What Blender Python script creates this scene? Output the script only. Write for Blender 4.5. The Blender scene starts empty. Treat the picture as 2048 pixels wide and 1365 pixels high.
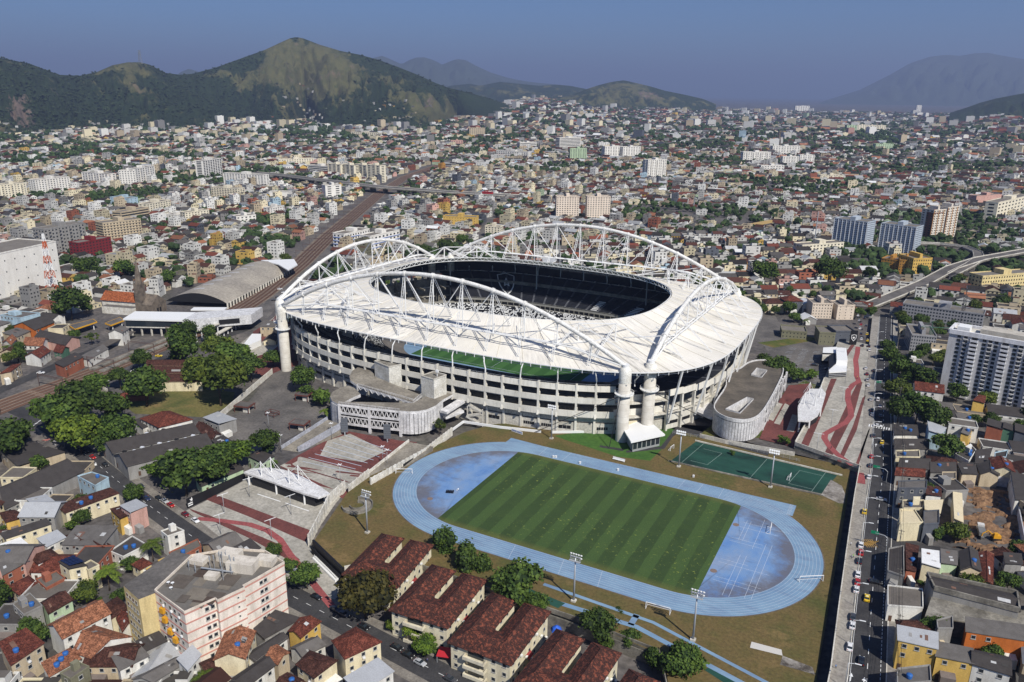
import bpy,bmesh,math,random
import numpy as np
from mathutils import Vector,Matrix,noise as mnoise
from mathutils.geometry import delaunay_2d_cdt,tessellate_polygon

random.seed(7);rng=np.random.default_rng(11)
SC=bpy.context.scene
COL=SC.collection
R=math.radians

# ------------------------------------------------------------------ camera (solved from the running track's known size)
CAM=np.array([102.3552,-265.9814,162.3672]);PITCH,ROLL,YAW,FOC=0.3071,0.0118,-0.4851,1567.46
_cy,_sy,_cp,_sp=math.cos(YAW),math.sin(YAW),math.cos(PITCH),math.sin(PITCH)
_f=np.array([_sy*_cp,_cy*_cp,-_sp]);_r0=np.array([_cy,-_sy,0.0]);_u0=np.cross(_r0,_f)
_r=math.cos(ROLL)*_r0 + math.sin(ROLL)*_u0;_u=-math.sin(ROLL)*_r0 + math.cos(ROLL)*_u0
cd=bpy.data.cameras.new('camera');cam=bpy.data.objects.new('camera',cd);COL.objects.link(cam)
cd.sensor_width=36;cd.lens=FOC/2048*36;cd.clip_end=200000;cd.clip_start=1
cam.matrix_world=Matrix(((_r[0],_u[0],-_f[0],CAM[0]),(_r[1],_u[1],-_f[1],CAM[1]),(_r[2],_u[2],-_f[2],CAM[2]),(0,0,0,1)))
SC.camera=cam

# ------------------------------------------------------------------ sky, sun, exposure
SUN_EL,SUN_AZ=R(46),R(121.5)          # azimuth clockwise from +Y
w=bpy.data.worlds.new('World');SC.world=w;w.use_nodes=True
nt=w.node_tree;nt.nodes.clear()
sky=nt.nodes.new('ShaderNodeTexSky');sky.sky_type='NISHITA';sky.sun_disc=False
sky.sun_elevation=SUN_EL;sky.sun_rotation=SUN_AZ;sky.altitude=200;sky.air_density=1.0;sky.dust_density=0.6;sky.ozone_density=4.0
bg=nt.nodes.new('ShaderNodeBackground');bg.inputs[1].default_value=0.056
out=nt.nodes.new('ShaderNodeOutputWorld')
tint=nt.nodes.new('ShaderNodeMix');tint.data_type='RGBA';tint.blend_type='MULTIPLY';tint.inputs[0].default_value=1;tint.inputs[7].default_value=(.60,.88,1.30,1)
nt.links.new(sky.outputs[0],tint.inputs[6]);nt.links.new(tint.outputs[2],bg.inputs[0]);nt.links.new(bg.outputs[0],out.inputs[0])
sl=bpy.data.lights.new('sun','SUN');sl.energy=5.0;sl.angle=R(0.53);sl.color=(1.0,0.955,0.88)
so=bpy.data.objects.new('sun',sl);COL.objects.link(so)
_sd=Vector((math.sin(SUN_AZ)*math.cos(SUN_EL),math.cos(SUN_AZ)*math.cos(SUN_EL),math.sin(SUN_EL)))
so.rotation_euler=(-_sd).to_track_quat('-Z','Y').to_euler();so.location=(300,-300,400)
vs=SC.view_settings;vs.view_transform='Standard';vs.look='None';vs.exposure=0.17;vs.gamma=1.0;vs.use_curve_mapping=False
SC.cycles.use_denoising=True
try: SC.cycles.denoiser='OPENIMAGEDENOISE';SC.cycles.denoising_prefilter='ACCURATE'
except Exception: pass
SC.cycles.max_bounces=5;SC.cycles.diffuse_bounces=2;SC.cycles.glossy_bounces=2;SC.cycles.transparent_max_bounces=6
SC.cycles.volume_bounces=0;SC.cycles.caustics_reflective=False;SC.cycles.caustics_refractive=False

# ------------------------------------------------------------------ terrain height and survey of ground points
def sst(a,b,x):
    t=np.clip((np.asarray(x,float)-a)/(b-a),0,1);return t*t*(3-2*t)
def T(x,y):
    x=np.asarray(x,float);y=np.asarray(y,float)
    b=(-2.0 - 3.0*sst(-20,-75,y))*(1-sst(150,350,y))*(1-sst(-200,-100,x)*sst(60,95,y))
    e=sst(93,108,x)*(1-sst(500,900,y))
    return b*(1-e) + 3.0*e
def G(u,v,z=None):
    d=(u-1024)/FOC*_r - (v-682.5)/FOC*_u + _f
    if z is not None:
        t=(z-CAM[2])/d[2];p=CAM+d*t;return float(p[0]),float(p[1])
    zz=0.0
    for i in range(8):
        t=(zz-CAM[2])/d[2];p=CAM+d*t;zz=0.4*zz+0.6*float(T(p[0],p[1]))
    return float(p[0]),float(p[1])
def RAY(u,v): return (u-1024)/FOC*_r - (v-682.5)/FOC*_u + _f
def PJ(x,y,z):
    D=np.stack([np.asarray(x,float)-CAM[0],np.asarray(y,float)-CAM[1],np.asarray(z,float)-CAM[2]],-1);wv=D@_f
    wv=np.where(np.abs(wv)<1e-6,1e-6,wv)
    return 1024+FOC*(D@_r)/wv,682.5-FOC*(D@_u)/wv,wv
def PG(pts,z=None): return [G(u,v,z) for u,v in pts]
def height_at(x,y,z0,vt):
    lo,hi=0,500
    for i in range(40):
        m=(lo+hi)/2
        if PJ(x,y,z0+m)[1]>vt: lo=m
        else: hi=m
    return lo

# ------------------------------------------------------------------ mesh helpers
class MB:
    def __init__(s): s.v=[];s.f=[];s.m=[]
    def add(s,vs_,fs_,mi=0):
        n=len(s.v);s.v+=[tuple(p) for p in vs_];s.f+=[tuple(i+n for i in f) for f in fs_];s.m+=[mi]*len(fs_);return s
    def box(s,c,d,rz=0,mi=0,bottom=True):
        x,y,z=d[0]/2,d[1]/2,d[2]/2;ca,sa=math.cos(rz),math.sin(rz);P=[]
        for k in (-z,z):
            for i,j in ((-x,-y),(x,-y),(x,y),(-x,y)): P.append((c[0]+i*ca-j*sa,c[1]+i*sa+j*ca,c[2]+k))
        F=[(4,5,6,7),(0,1,5,4),(1,2,6,5),(2,3,7,6),(3,0,4,7)]
        if bottom: F.append((3,2,1,0))
        return s.add(P,F,mi)
    def prism(s,poly,z0,z1,mi=0,top=True,bottom=False,mtop=None):
        n=len(poly);z0=z0 if hasattr(z0,'__len__') else [z0]*n;z1=z1 if hasattr(z1,'__len__') else [z1]*n
        P=[(p[0],p[1],z0[i]) for i,p in enumerate(poly)] + [(p[0],p[1],z1[i]) for i,p in enumerate(poly)]
        s.add(P,[(i,(i+1) % n,n+(i+1) % n,n+i) for i in range(n)],mi)
        if top or bottom:
            tri=tessellate_polygon([[Vector((p[0],p[1],0)) for p in poly]])
            if top: s.add(P[n:],[tuple(t) for t in tri],mi if mtop is None else mtop)
            if bottom: s.add(P[:n],[tuple(reversed(t)) for t in tri],mi)
        return s
    def quad(s,a,b,c,d,mi=0): return s.add([a,b,c,d],[(0,1,2,3)],mi)
    def tri(s,a,b,c,mi=0): return s.add([a,b,c],[(0,1,2)],mi)
    def tube(s,p,q,r,n=6,r2=None,mi=0,caps=True): return s.path([p,q],[r,r if r2 is None else r2],n,mi,caps)
    def path(s,pts,r,n=8,mi=0,caps=True):
        pts=[Vector(p) for p in pts];m=len(pts);rr=r if hasattr(r,'__len__') else [r]*m;P=[];F=[]
        for i,p in enumerate(pts):
            d=(pts[min(i+1,m-1)]-pts[max(i-1,0)]).normalized()
            a=d.cross(Vector((0,0,1)));
            if a.length<1e-3: a=Vector((1,0,0))
            a.normalize();b=a.cross(d)
            for k in range(n):
                t=2*math.pi*k/n;P.append(p+(a*math.cos(t)+b*math.sin(t))*rr[i])
        for i in range(m-1):
            for k in range(n): F.append((i*n+k,i*n+(k+1) % n,(i+1)*n+(k+1) % n,(i+1)*n+k))
        if caps: F.append(tuple(range(n-1,-1,-1)));F.append(tuple((m-1)*n+k for k in range(n)))
        return s.add(P,F,mi)
    def bar(s,p,q,w_,h_=None,mi=0):
        p=Vector(p);q=Vector(q);d=(q-p).normalized();a=d.cross(Vector((0,0,1)))
        if a.length<1e-3: a=Vector((1,0,0))
        a.normalize();b=a.cross(d);h_=h_ or w_;P=[]
        for e in (p,q):
            for i,j in ((-1,-1),(1,-1),(1,1),(-1,1)): P.append(e+a*i*w_/2+b*j*h_/2)
        return s.add(P,[(0,1,5,4),(1,2,6,5),(2,3,7,6),(3,0,4,7),(4,5,6,7),(3,2,1,0)],mi)
    def lathe(s,prof,c,n=16,mi=0):
        P=[];F=[];m=len(prof)
        for r_,z_ in prof:
            for k in range(n): t=2*math.pi*k/n;P.append((c[0]+r_*math.cos(t),c[1]+r_*math.sin(t),c[2]+z_))
        for i in range(m-1):
            for k in range(n): F.append((i*n+k,i*n+(k+1) % n,(i+1)*n+(k+1) % n,(i+1)*n+k))
        F.append(tuple((m-1)*n+k for k in range(n)))
        return s.add(P,F,mi)
    def mesh(s,name,mats,off=None,smooth=False):
        me=bpy.data.meshes.new(name);V=s.v
        if off is not None: V=[(a-off[0],b-off[1],c-off[2]) for a,b,c in V]
        me.from_pydata(V,[],s.f)
        for m in (mats if isinstance(mats,(list,tuple)) else [mats]): me.materials.append(m)
        if any(s.m): me.polygons.foreach_set('material_index',s.m)
        if smooth: me.polygons.foreach_set('use_smooth',[True]*len(s.f))
        me.update();return me
    def build(s,name,mats,parent=None,smooth=False,color=None,label=None):
        off=None if parent is None else world_loc(parent)
        return link(name,s.mesh(name,mats,off,smooth),parent,color=color,label=label)
    def local(s,name,mats,parent,smooth=False,color=None):
        return link(name,s.mesh(name,mats,None,smooth),parent,color=color)
def world_loc(o):
    l=Vector((0,0,0))
    while o is not None: l+=o.location;o=o.parent
    return l
def link(name,me,parent=None,loc=None,rz=0,color=None,label=None):
    o=bpy.data.objects.new(name,me);COL.objects.link(o)
    if parent is not None: o.parent=parent
    if loc is not None: o.location=loc
    if rz: o.rotation_euler=(0,0,rz)
    if color is not None: o.color=(*color,1)
    if label: o['label']=label
    return o
REG=[]          # (object, description, place, x, y) -> labels are settled at the end of the script
def thing(name,desc,cat,loc,rz=0,place='',group=None,lab=None):
    o=bpy.data.objects.new(name,None);COL.objects.link(o);o.location=loc;o.rotation_euler=(0,0,rz);o.empty_display_size=.1
    o['category']=cat
    if group: o['group']=group
    if lab: o['label']=lab
    else: REG.append((o,desc,place,loc[0],loc[1]))
    return o
def one(o,cat,lab=None,desc=None,place='',group=None):
    o['category']=cat
    if group: o['group']=group
    if lab: o['label']=lab
    else: REG.append((o,desc,place,o.location[0],o.location[1]))
    return o
def structure(o): o['kind']='structure';return o
def stuff(o): o['kind']='stuff';return o
def dup(root,loc,rz,desc=None,place='',group=None,lab=None):
    c=root.copy();COL.objects.link(c);c.location=loc;c.rotation_euler=(0,0,rz)
    if group: c['group']=group
    if lab: c['label']=lab
    elif desc: REG.append((c,desc,place,loc[0],loc[1]))
    for ch in root.children:
        k=ch.copy();COL.objects.link(k);k.parent=c
        for gch in ch.children:
            h=gch.copy();COL.objects.link(h);h.parent=k
    return c
def big_mesh(name,V,Fi,nv,mats,mi=None,colors=None,parent=None):
    """V (n,3) array, Fi flat indices, nv verts per face (int or array); colors per face"""
    me=bpy.data.meshes.new(name);V=np.asarray(V,np.float32);Fi=np.asarray(Fi,np.int32).ravel()
    if np.isscalar(nv): nf=len(Fi)//nv;tot=np.full(nf,nv,np.int32)
    else: tot=np.asarray(nv,np.int32);nf=len(tot)
    st=np.zeros(nf,np.int32);st[1:]=np.cumsum(tot)[:-1]
    me.vertices.add(len(V));me.vertices.foreach_set('co',V.ravel())
    me.loops.add(len(Fi));me.loops.foreach_set('vertex_index',Fi)
    me.polygons.add(nf);me.polygons.foreach_set('loop_start',st)
    try: me.polygons.foreach_set('loop_total',tot)
    except Exception: pass
    for m in (mats if isinstance(mats,(list,tuple)) else [mats]): me.materials.append(m)
    if mi is not None: me.polygons.foreach_set('material_index',np.asarray(mi,np.int32))
    me.polygons.foreach_set('use_smooth',np.zeros(nf,bool));me.update(calc_edges=True)
    if colors is not None:
        at=me.attributes.new('col','FLOAT_COLOR','FACE');c4=np.ones((nf,4),np.float32);c4[:,:3]=colors;at.data.foreach_set('color',c4.ravel())
    return link(name,me,parent)
def densify(poly,step):
    o=[]
    for i,a in enumerate(poly):
        b=poly[(i+1) % len(poly)];n=max(1,int(math.hypot(b[0]-a[0],b[1]-a[1])/step))
        for k in range(n): o.append((a[0]+(b[0]-a[0])*k/n,a[1]+(b[1]-a[1])*k/n))
    return o
def chaikin(p,n=2):
    for _ in range(n): p=[q for a,b in zip(p,p[1:]+p[:1]) for q in ((a[0]*.75+b[0]*.25,a[1]*.75+b[1]*.25),(a[0]*.25+b[0]*.75,a[1]*.25+b[1]*.75))]
    return p
def inside(poly,x,y):
    x=np.asarray(x,float);y=np.asarray(y,float);r=np.zeros(x.shape,bool);n=len(poly)
    for i in range(n):
        x1,y1=poly[i];x2,y2=poly[(i+1) % n]
        if y1==y2: continue
        c=((y1>y)!=(y2>y)) & (x<(x2-x1)*(y-y1)/(y2-y1)+x1);r ^= c
    return r
def sheet(name,poly,mat,off,z=None,step=6.0,kind='structure',parent=None):
    """a thin ground layer lying `off` metres over the terrain, or flat at height z"""
    if z is not None:
        m=MB();tri=tessellate_polygon([[Vector((p[0],p[1],0)) for p in poly]])
        m.add([(p[0],p[1],z+off) for p in poly],[tuple(t) for t in tri])
        o=m.build(name,mat,parent)
    else:
        b=densify(poly,step);xs=[p[0] for p in b];ys=[p[1] for p in b]
        gx,gy=np.meshgrid(np.arange(min(xs),max(xs),step),np.arange(min(ys),max(ys),step));gx=gx.ravel();gy=gy.ravel()
        ok=inside(poly,gx,gy);pts=[Vector(p) for p in b]+[Vector((a,c)) for a,c in zip(gx[ok],gy[ok])]
        n=len(b);r=delaunay_2d_cdt(pts,[],[list(range(n))],1,1e-4)
        X=np.array([(p[0],p[1]) for p in r[0]]);Z=T(X[:,0],X[:,1])+off
        m=MB();m.add([(a,c,d) for (a,c),d in zip(X,Z)],[tuple(f) for f in r[2]]);o=m.build(name,mat,parent)
    if kind: o['kind']=kind
    return o
def ribbon_poly(pts,wd):
    L=[];Rr=[]
    wd=wd if hasattr(wd,'__len__') else [wd]*len(pts)
    for i,p in enumerate(pts):
        a=pts[max(i-1,0)];b=pts[min(i+1,len(pts)-1)];d=(b[0]-a[0],b[1]-a[1]);l=math.hypot(*d) or 1;nx,ny=-d[1]/l,d[0]/l
        L.append((p[0]+nx*wd[i]/2,p[1]+ny*wd[i]/2));Rr.append((p[0]-nx*wd[i]/2,p[1]-ny*wd[i]/2))
    return L+Rr[::-1]
def along(pts,step,start=0.0):
    """points and headings at equal steps along a polyline"""
    o=[];carry=start
    for a,b in zip(pts[:-1],pts[1:]):
        l=math.hypot(b[0]-a[0],b[1]-a[1]);an=math.atan2(b[1]-a[1],b[0]-a[0])
        while carry<l: t=carry/l;o.append((a[0]+(b[0]-a[0])*t,a[1]+(b[1]-a[1])*t,an));carry+=step
        carry-=l
    return o

# ------------------------------------------------------------------ materials
def lin(r,g,b):
    f=lambda c: (c/255/12.92) if c<=10 else ((c/255+.055)/1.055)**2.4
    return (f(r),f(g),f(b))
class NT:
    def __init__(s,name):
        s.m=bpy.data.materials.new(name);s.m.use_nodes=True;s.t=s.m.node_tree;s.b=s.t.nodes['Principled BSDF'];s.b.inputs['Roughness'].default_value=.9
        s.b.inputs['Specular IOR Level'].default_value=.25
    def n(s,typ,**k):
        o=s.t.nodes.new(typ)
        for a,v in k.items(): setattr(o,a,v)
        return o
    def l(s,a,b): s.t.links.new(a,b)
    def pos(s,scale=(1,1,1),rot=(0,0,0),obj=False):
        g=s.n('ShaderNodeTexCoord').outputs['Object'] if obj else s.n('ShaderNodeNewGeometry').outputs['Position']
        mp=s.n('ShaderNodeMapping');mp.inputs['Scale'].default_value=scale;mp.inputs['Rotation'].default_value=rot;s.l(g,mp.inputs[0]);return mp.outputs[0]
    def noise(s,scale,vec=None,detail=4,rough=.55):
        o=s.n('ShaderNodeTexNoise');o.inputs['Scale'].default_value=scale;o.inputs['Detail'].default_value=detail;o.inputs['Roughness'].default_value=rough
        s.l(vec if vec is not None else s.pos(),o.inputs['Vector']);return o.outputs['Fac']
    def ramp(s,fac,stops):
        o=s.n('ShaderNodeValToRGB');s.l(fac,o.inputs[0]);e=o.color_ramp.elements
        while len(e)<len(stops): e.new(.5)
        for i,(p,c) in enumerate(stops): e[i].position=p;e[i].color=(*c,1) if hasattr(c,'__len__') else (c,c,c,1)
        return o.outputs[0]
    def mix(s,fac,a,b,typ='MIX'):
        o=s.n('ShaderNodeMix',data_type='RGBA',blend_type=typ)
        for v,i in ((fac,0),(a,6),(b,7)):
            if hasattr(v,'is_linked'): s.l(v,o.inputs[i])
            elif i==0: o.inputs[0].default_value=v
            else: o.inputs[i].default_value=(*v,1) if hasattr(v,'__len__') else (v,v,v,1)
        return o.outputs[2]
    def math(s,op,a,b=0.0):
        o=s.n('ShaderNodeMath',operation=op)
        for v,i in ((a,0),(b,1)):
            if hasattr(v,'is_linked'): s.l(v,o.inputs[i])
            else: o.inputs[i].default_value=v
        return o.outputs[0]
    def base(s,c):
        if hasattr(c,'is_linked'): s.l(c,s.b.inputs['Base Color'])
        else: s.b.inputs['Base Color'].default_value=(*c,1)
        return s
    def bump(s,h,strength=.3,dist=.1):
        o=s.n('ShaderNodeBump');o.inputs['Strength'].default_value=strength;o.inputs['Distance'].default_value=dist;s.l(h,o.inputs['Height']);s.l(o.outputs[0],s.b.inputs['Normal']);return s
    def rough(s,r): s.b.inputs['Roughness'].default_value=r;return s
def mat2(name,c1,c2,sc=.15,sc2=2.0,rough=.9,lo=.35,hi=.65,bump=0,obj=False):
    m=NT(name);p=m.pos(obj=obj);a=m.ramp(m.noise(sc,p,6,.6),[(lo,c1),(hi,c2)])
    f=m.ramp(m.noise(sc2,p,3),[(.3,.72),(.7,1.15)]);m.base(m.mix(1.0,a,f,'MULTIPLY'));m.rough(rough)
    if bump: m.bump(m.noise(sc2*2,p),bump)
    return m.m
def mobj(name,rough=.88,dirt=.35,sc=.25,tint=(.32,.28,.24),vert=True):
    """weathered paint or render in the object's own colour"""
    m=NT(name);oi=m.n('ShaderNodeObjectInfo').outputs['Color'];p=m.pos((1,1,.25 if vert else 1))
    f=m.ramp(m.noise(sc,p,6,.65),[(.42,0.0),(.78,dirt)]);d=m.mix(1.0,oi,tint,'MULTIPLY');c=m.mix(f,oi,d)
    g=m.ramp(m.noise(sc*7,m.pos(),4),[(.3,.86),(.7,1.06)]);m.base(m.mix(1.0,c,g,'MULTIPLY'));m.rough(rough);return m.m
def mplain(name,c,rough=.6,metal=0,spec=.3):
    m=NT(name);m.base(c);m.rough(rough);m.b.inputs['Metallic'].default_value=metal;m.b.inputs['Specular IOR Level'].default_value=spec;return m.m
# ------------------------------------------------------------------ material library
PAINT=mobj('render_paint',.9,.6,.35);CLEAN=mobj('clean_paint',.9,.25,.2);METAL=mobj('painted_metal',.5,.2,.4);CONC_O=mobj('cast_concrete',.95,.6,.2)
FLATROOF=mobj('flat_roof',.95,.5,.18,(.4,.38,.36),False)
def roof_tile(name,corrug=2.6,mould=.8):
    m=NT(name);oi=m.n('ShaderNodeObjectInfo').outputs['Color'];p=m.pos(obj=True)
    k=m.ramp(m.noise(.8,p,6,.75),[(.44,mould),(.66,0.0)]);c=m.mix(k,oi,m.mix(1.0,oi,(.22,.2,.2),'MULTIPLY'))
    k2=m.ramp(m.noise(3.2,p,2),[(.35,.6),(.65,1.35)]);m.base(m.mix(1.0,c,k2,'MULTIPLY'));m.rough(.92)
    m.bump(m.noise(6,p,2),.5,.15);return m.m
TILE=roof_tile('clay_roof_tile')
FIBRO=mobj('fibre_cement_sheet',.9,.6,.35,(.45,.42,.4),False)
GLASS=mplain('window_glass',(.02,.027,.034),.12,0,.6)
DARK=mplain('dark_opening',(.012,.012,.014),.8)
WHITE=mplain('white_paint',(.78,.78,.76),.5);STEELG=mplain('galvanised_steel',(.42,.44,.46),.45,.3)
BLACK=mplain('black_paint',(.012,.012,.014),.55);BLUE=mplain('blue_plastic',(.03,.12,.36),.5)
RUBBER=mplain('tyre_rubber',(.015,.015,.015),.85);LAMPW=mplain('headlamp_glass',(.75,.75,.72),.2);LAMPR=mplain('tail_lamp',(.4,.02,.015),.3)
BARK=mat2('bark',(.06,.045,.03),(.12,.095,.07),.8,5)
CONC=mat2('weathered_concrete',lin(214,210,198),lin(184,178,166),.12,1.2,.92)
CONC_D=mat2('stained_concrete',lin(150,145,134),lin(96,92,84),.18,1.5,.95)
ASPH=mat2('asphalt',(.038,.037,.039),(.064,.062,.062),.12,1.6,.92)
ASPH_L=mat2('worn_asphalt',(.088,.082,.077),(.17,.155,.14),.06,.9,.92)
PAVE=mat2('plaza_concrete',lin(150,146,136),lin(176,171,160),.08,.8,.93)
REDP=mat2('red_paving',lin(118,70,65),lin(95,58,55),.1,1.3,.93);CYCLE=mat2('red_cycle_paint',lin(158,85,84),lin(140,76,76),.1,1.3,.9)
def facecol(name,rough=.92,sc=.12):
    m=NT(name);a=m.n('ShaderNodeAttribute');a.attribute_name='col';p=m.pos()
    f=m.ramp(m.noise(sc*4,p,4,.7),[(.3,.82),(.7,1.1)]);m.base(m.mix(1.0,a.outputs['Color'],f,'MULTIPLY'));m.rough(rough);return m.m
CITYM=facecol('city_masonry')
FOLCITY=facecol('distant_leaves',.8,.5)

# ------------------------------------------------------------------ the ground sheet (to beyond the horizon)
def axis(lo,hi,fine0,fine1,fs,g=1.35):
    a=list(np.arange(fine0,fine1+.1,fs));s=fs
    while a[-1]<hi: s *= g;a.append(min(a[-1]+s,hi))
    s=fs;b=[]
    x=fine0
    while x>lo: s *= g;x=max(x-s,lo);b.append(x)
    return np.array(b[::-1]+a)
gx=axis(-45000,45000,-480,240,4);gy=axis(-600,60000,-200,420,4)
X,Y=np.meshgrid(gx,gy);Z=T(X,Y);nx=len(gx);ny=len(gy);idx=np.arange(nx*ny).reshape(ny,nx)
F=np.stack([idx[:-1,:-1],idx[:-1,1:],idx[1:,1:],idx[1:,:-1]],-1).reshape(-1,4)
m=NT('city_ground');p=m.pos()
c=m.ramp(m.noise(.035,p,6,.65),[(.3,(.07,.066,.064)),(.5,(.11,.10,.095)),(.68,(.17,.15,.13)),(.8,(.10,.09,.06))])
c=m.mix(m.ramp(m.noise(.011,p,4),[(.55,0),(.7,.75)]),c,(.05,.052,.028));m.base(m.mix(1.0,c,m.ramp(m.noise(.4,p,4),[(.3,.6),(.7,1.25)]),'MULTIPLY'))
structure(big_mesh('ground',np.stack([X,Y,Z],-1).reshape(-1,3),F,4,m.m))

# ------------------------------------------------------------------ sports ground: slab at z=0 with retaining walls
def grass(name,a,b,cc,s=.05,s2=.9):
    m=NT(name);p=m.pos();c=m.ramp(m.noise(s,p,7,.62),[(.32,a),(.5,b),(.66,cc)])
    c=m.mix(m.ramp(m.noise(s*2.3,m.pos((1,1.3,1)),7,.7),[(.56,0),(.68,.6)]),c,lin(136,112,74));k=m.ramp(m.noise(s2,p,4,.7),[(.25,.6),(.75,1.3)]);m.base(m.mix(1.0,c,k,'MULTIPLY'));m.bump(m.noise(3,p),.4,.1);return m.m
DRY=grass('dry_grass',lin(76,82,40),lin(106,90,56),lin(82,82,44),.03);LAWN=grass('lawn',lin(74,84,38),lin(112,104,62),lin(60,76,34),.03)
WILD=grass('weeds',lin(60,78,30),lin(88,92,44),lin(110,96,56),.12)
PLAT=[(-84,-71),(-97,-36),(-98,-18),(-86,42),(-79,57),(-40,90),(20,110),(40,100),(88.5,95),(90.5,60),(92.3,0),(93.8,-50),(95.5,-84),(60,-88),(52,-69),(20,-65.5),(-40,-65.5),(-42.5,-60.5),(-46,-60.5),(-62,-80)]
RETW=mat2('retaining_wall_concrete',lin(150,146,132),lin(92,88,78),.35,2,.95)
b=MB();b.prism(PLAT,-9,0,1,mtop=0);structure(b.build('sports_ground',[DRY,RETW]))
# bright artificial turf by the gatehouse, and its black paths
TURF=mat2('artificial_turf',lin(72,104,42),lin(58,92,40),.08,.6)
sheet('turf',PG([(1108,872),(1180,862),(1245,862),(1290,838),(1355,862),(1330,893),(1300,922),(1235,914),(1180,896),(1130,880)],0),TURF,.02,0)
sheet('path',PG([(1200,891),(1245,898),(1247,903),(1199,895)],0),ASPH,.03,0)
sheet('path',PG([(1252,902),(1322,893),(1340,870),(1352,855),(1366,858),(1345,875),(1329,898),(1253,906)],0),ASPH,.03,0)
sheet('path',PG([(1352,852),(1420,868),(1540,905),(1535,912),(1420,880),(1350,860)],0),ASPH,.025,0)

# ------------------------------------------------------------------ running track
H_,R0_=42.195,36.5
def stad(r,n=40,h=H_):
    return [(h+r*math.cos(t),r*math.sin(t)) for t in np.linspace(-math.pi/2,math.pi/2,n)]+[(-h+r*math.cos(t),r*math.sin(t)) for t in np.linspace(math.pi/2,3*math.pi/2,n)]
TB=NT('track_surface');p=TB.pos()
c=TB.ramp(TB.noise(.05,p,5),[(.35,lin(108,138,166)),(.65,lin(128,156,178))])
c=TB.mix(TB.ramp(TB.noise(.35,TB.pos((.25,1,1)),6,.7),[(.46,0),(.7,.6)]),c,lin(96,110,138));TB.base(c).rough(.8)
OUT=stad(R0_+9.76)
trk=thing('running_track','','running track',(0,0,0),lab='blue eight-lane running track around the striped grass pitch')
m=MB();oi=stad(R0_-.2,60);oo=stad(R0_+9.76,60);n=len(oi)
m.add([(x,y,.03) for x,y in oi]+[(x,y,.03) for x,y in oo],[(i,n+i,n+(i+1) % n,(i+1) % n) for i in range(n)])
m.add([(x,y,.036) for x,y in [(42,46.2),(72.3,46.2),(72.3,36.5+1.22*0),(60,39.6)]],[(0,1,2,3)])
m.add([(x,y,.034) for x,y in [(-42,46.2),(-62.5,47.2),(-62.5,41.5),(-57,43.4),(-50,44.5)]],[(4,3,2,1,0)])
m.build('surface',TB.m,trk)
LINE=mplain('lane_paint',(.45,.5,.56),.7)
for k in range(9):
    r=R0_+1.22*k;m=MB();a=stad(r,60);b2=stad(r+.10,60);n=len(a)
    m.add([(x,y,.045) for x,y in a]+[(x,y,.045) for x,y in b2],[(i,n+i,n+(i+1) % n,(i+1) % n) for i in range(n)]);m.build('lane_line',LINE,trk)
    if k<8:
        m=MB();m.box((57,r+.05,.05),(30,.1,.012));m.build('lane_line',LINE,trk)
m=MB()
for x in (42.2,-42.2,25,33,-30,70): m.box((x,41.4,.05),(.12,9.7,.012),R(-4 if abs(x)<40 else 0))
for x in (20,5,-15): m.box((x,-41.4,.05),(.12,9.7,.012),R(12))
for k in range(8): m.box((70.8,37.2+1.22*k,.05),(.9,.25,.012))
m.build('start_line',LINE,trk)
kb=MB();a=stad(R0_+9.76,60);b2=stad(R0_+10.25,60);n=len(a)
kb.add([(x,y,.06) for x,y in a]+[(x,y,.06) for x,y in b2],[(i,n+i,n+(i+1) % n,(i+1) % n) for i in range(n) if not (b2[i][1]>30 and (b2[i][0]>40 or -64<b2[i][0]<-40))]);kb.build('kerb',mat2('kerb_dirt',lin(120,105,88),lin(90,84,74),.3,2),trk)
# D-shaped ends of the infield: worn blue coating
DZ=NT('infield_coating');p=DZ.pos((1,1.0,1))
c=DZ.ramp(DZ.noise(.06,DZ.pos((1,.55,1)),6,.65),[(.36,lin(84,124,178)),(.5,lin(110,142,182)),(.66,lin(134,150,174))])
gpos=DZ.n('ShaderNodeNewGeometry').outputs['Position'];sep=DZ.n('ShaderNodeSeparateXYZ');DZ.l(gpos,sep.inputs[0])
dx=DZ.math('SUBTRACT',DZ.math('ABSOLUTE',sep.outputs[0]),H_);rad=DZ.math('SQRT',DZ.math('ADD',DZ.math('MULTIPLY',dx,dx),DZ.math('MULTIPLY',sep.outputs[1],sep.outputs[1])))
edge=DZ.ramp(DZ.math('ADD',DZ.math('DIVIDE',rad,36.5),DZ.math('MULTIPLY',DZ.math('SUBTRACT',DZ.noise(.07,p,6,.7),.5),1.1)),[(.72,0),(1.0,1)])
c=DZ.mix(DZ.math('MULTIPLY',edge,.85),c,lin(98,94,96));st=DZ.ramp(DZ.noise(.16,DZ.pos((.35,1.3,1),(0,0,.6)),7,.75),[(.54,0),(.68,.55)]);c=DZ.mix(st,c,lin(90,92,102));DZ.base(c).rough(.75)
for sgn in (-1,1):
    pl=[(sgn*(H_+(R0_-.1)*math.cos(t)),(R0_-.1)*math.sin(t)) for t in np.linspace(-math.pi/2,math.pi/2,50)];pl=[(x if abs(x)>50 else sgn*50,y) for x,y in pl]
    m=MB();m.add([(sgn*60,0,.024)]+[(x,y,.024) for x,y in pl],[(0,i+1,i+2) for i in range(49)]+[(0,50,1)]);structure(m.build('infield_apron',DZ.m))
MK=mplain('court_paint',(.5,.55,.62),.8)
b=MB()
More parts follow.
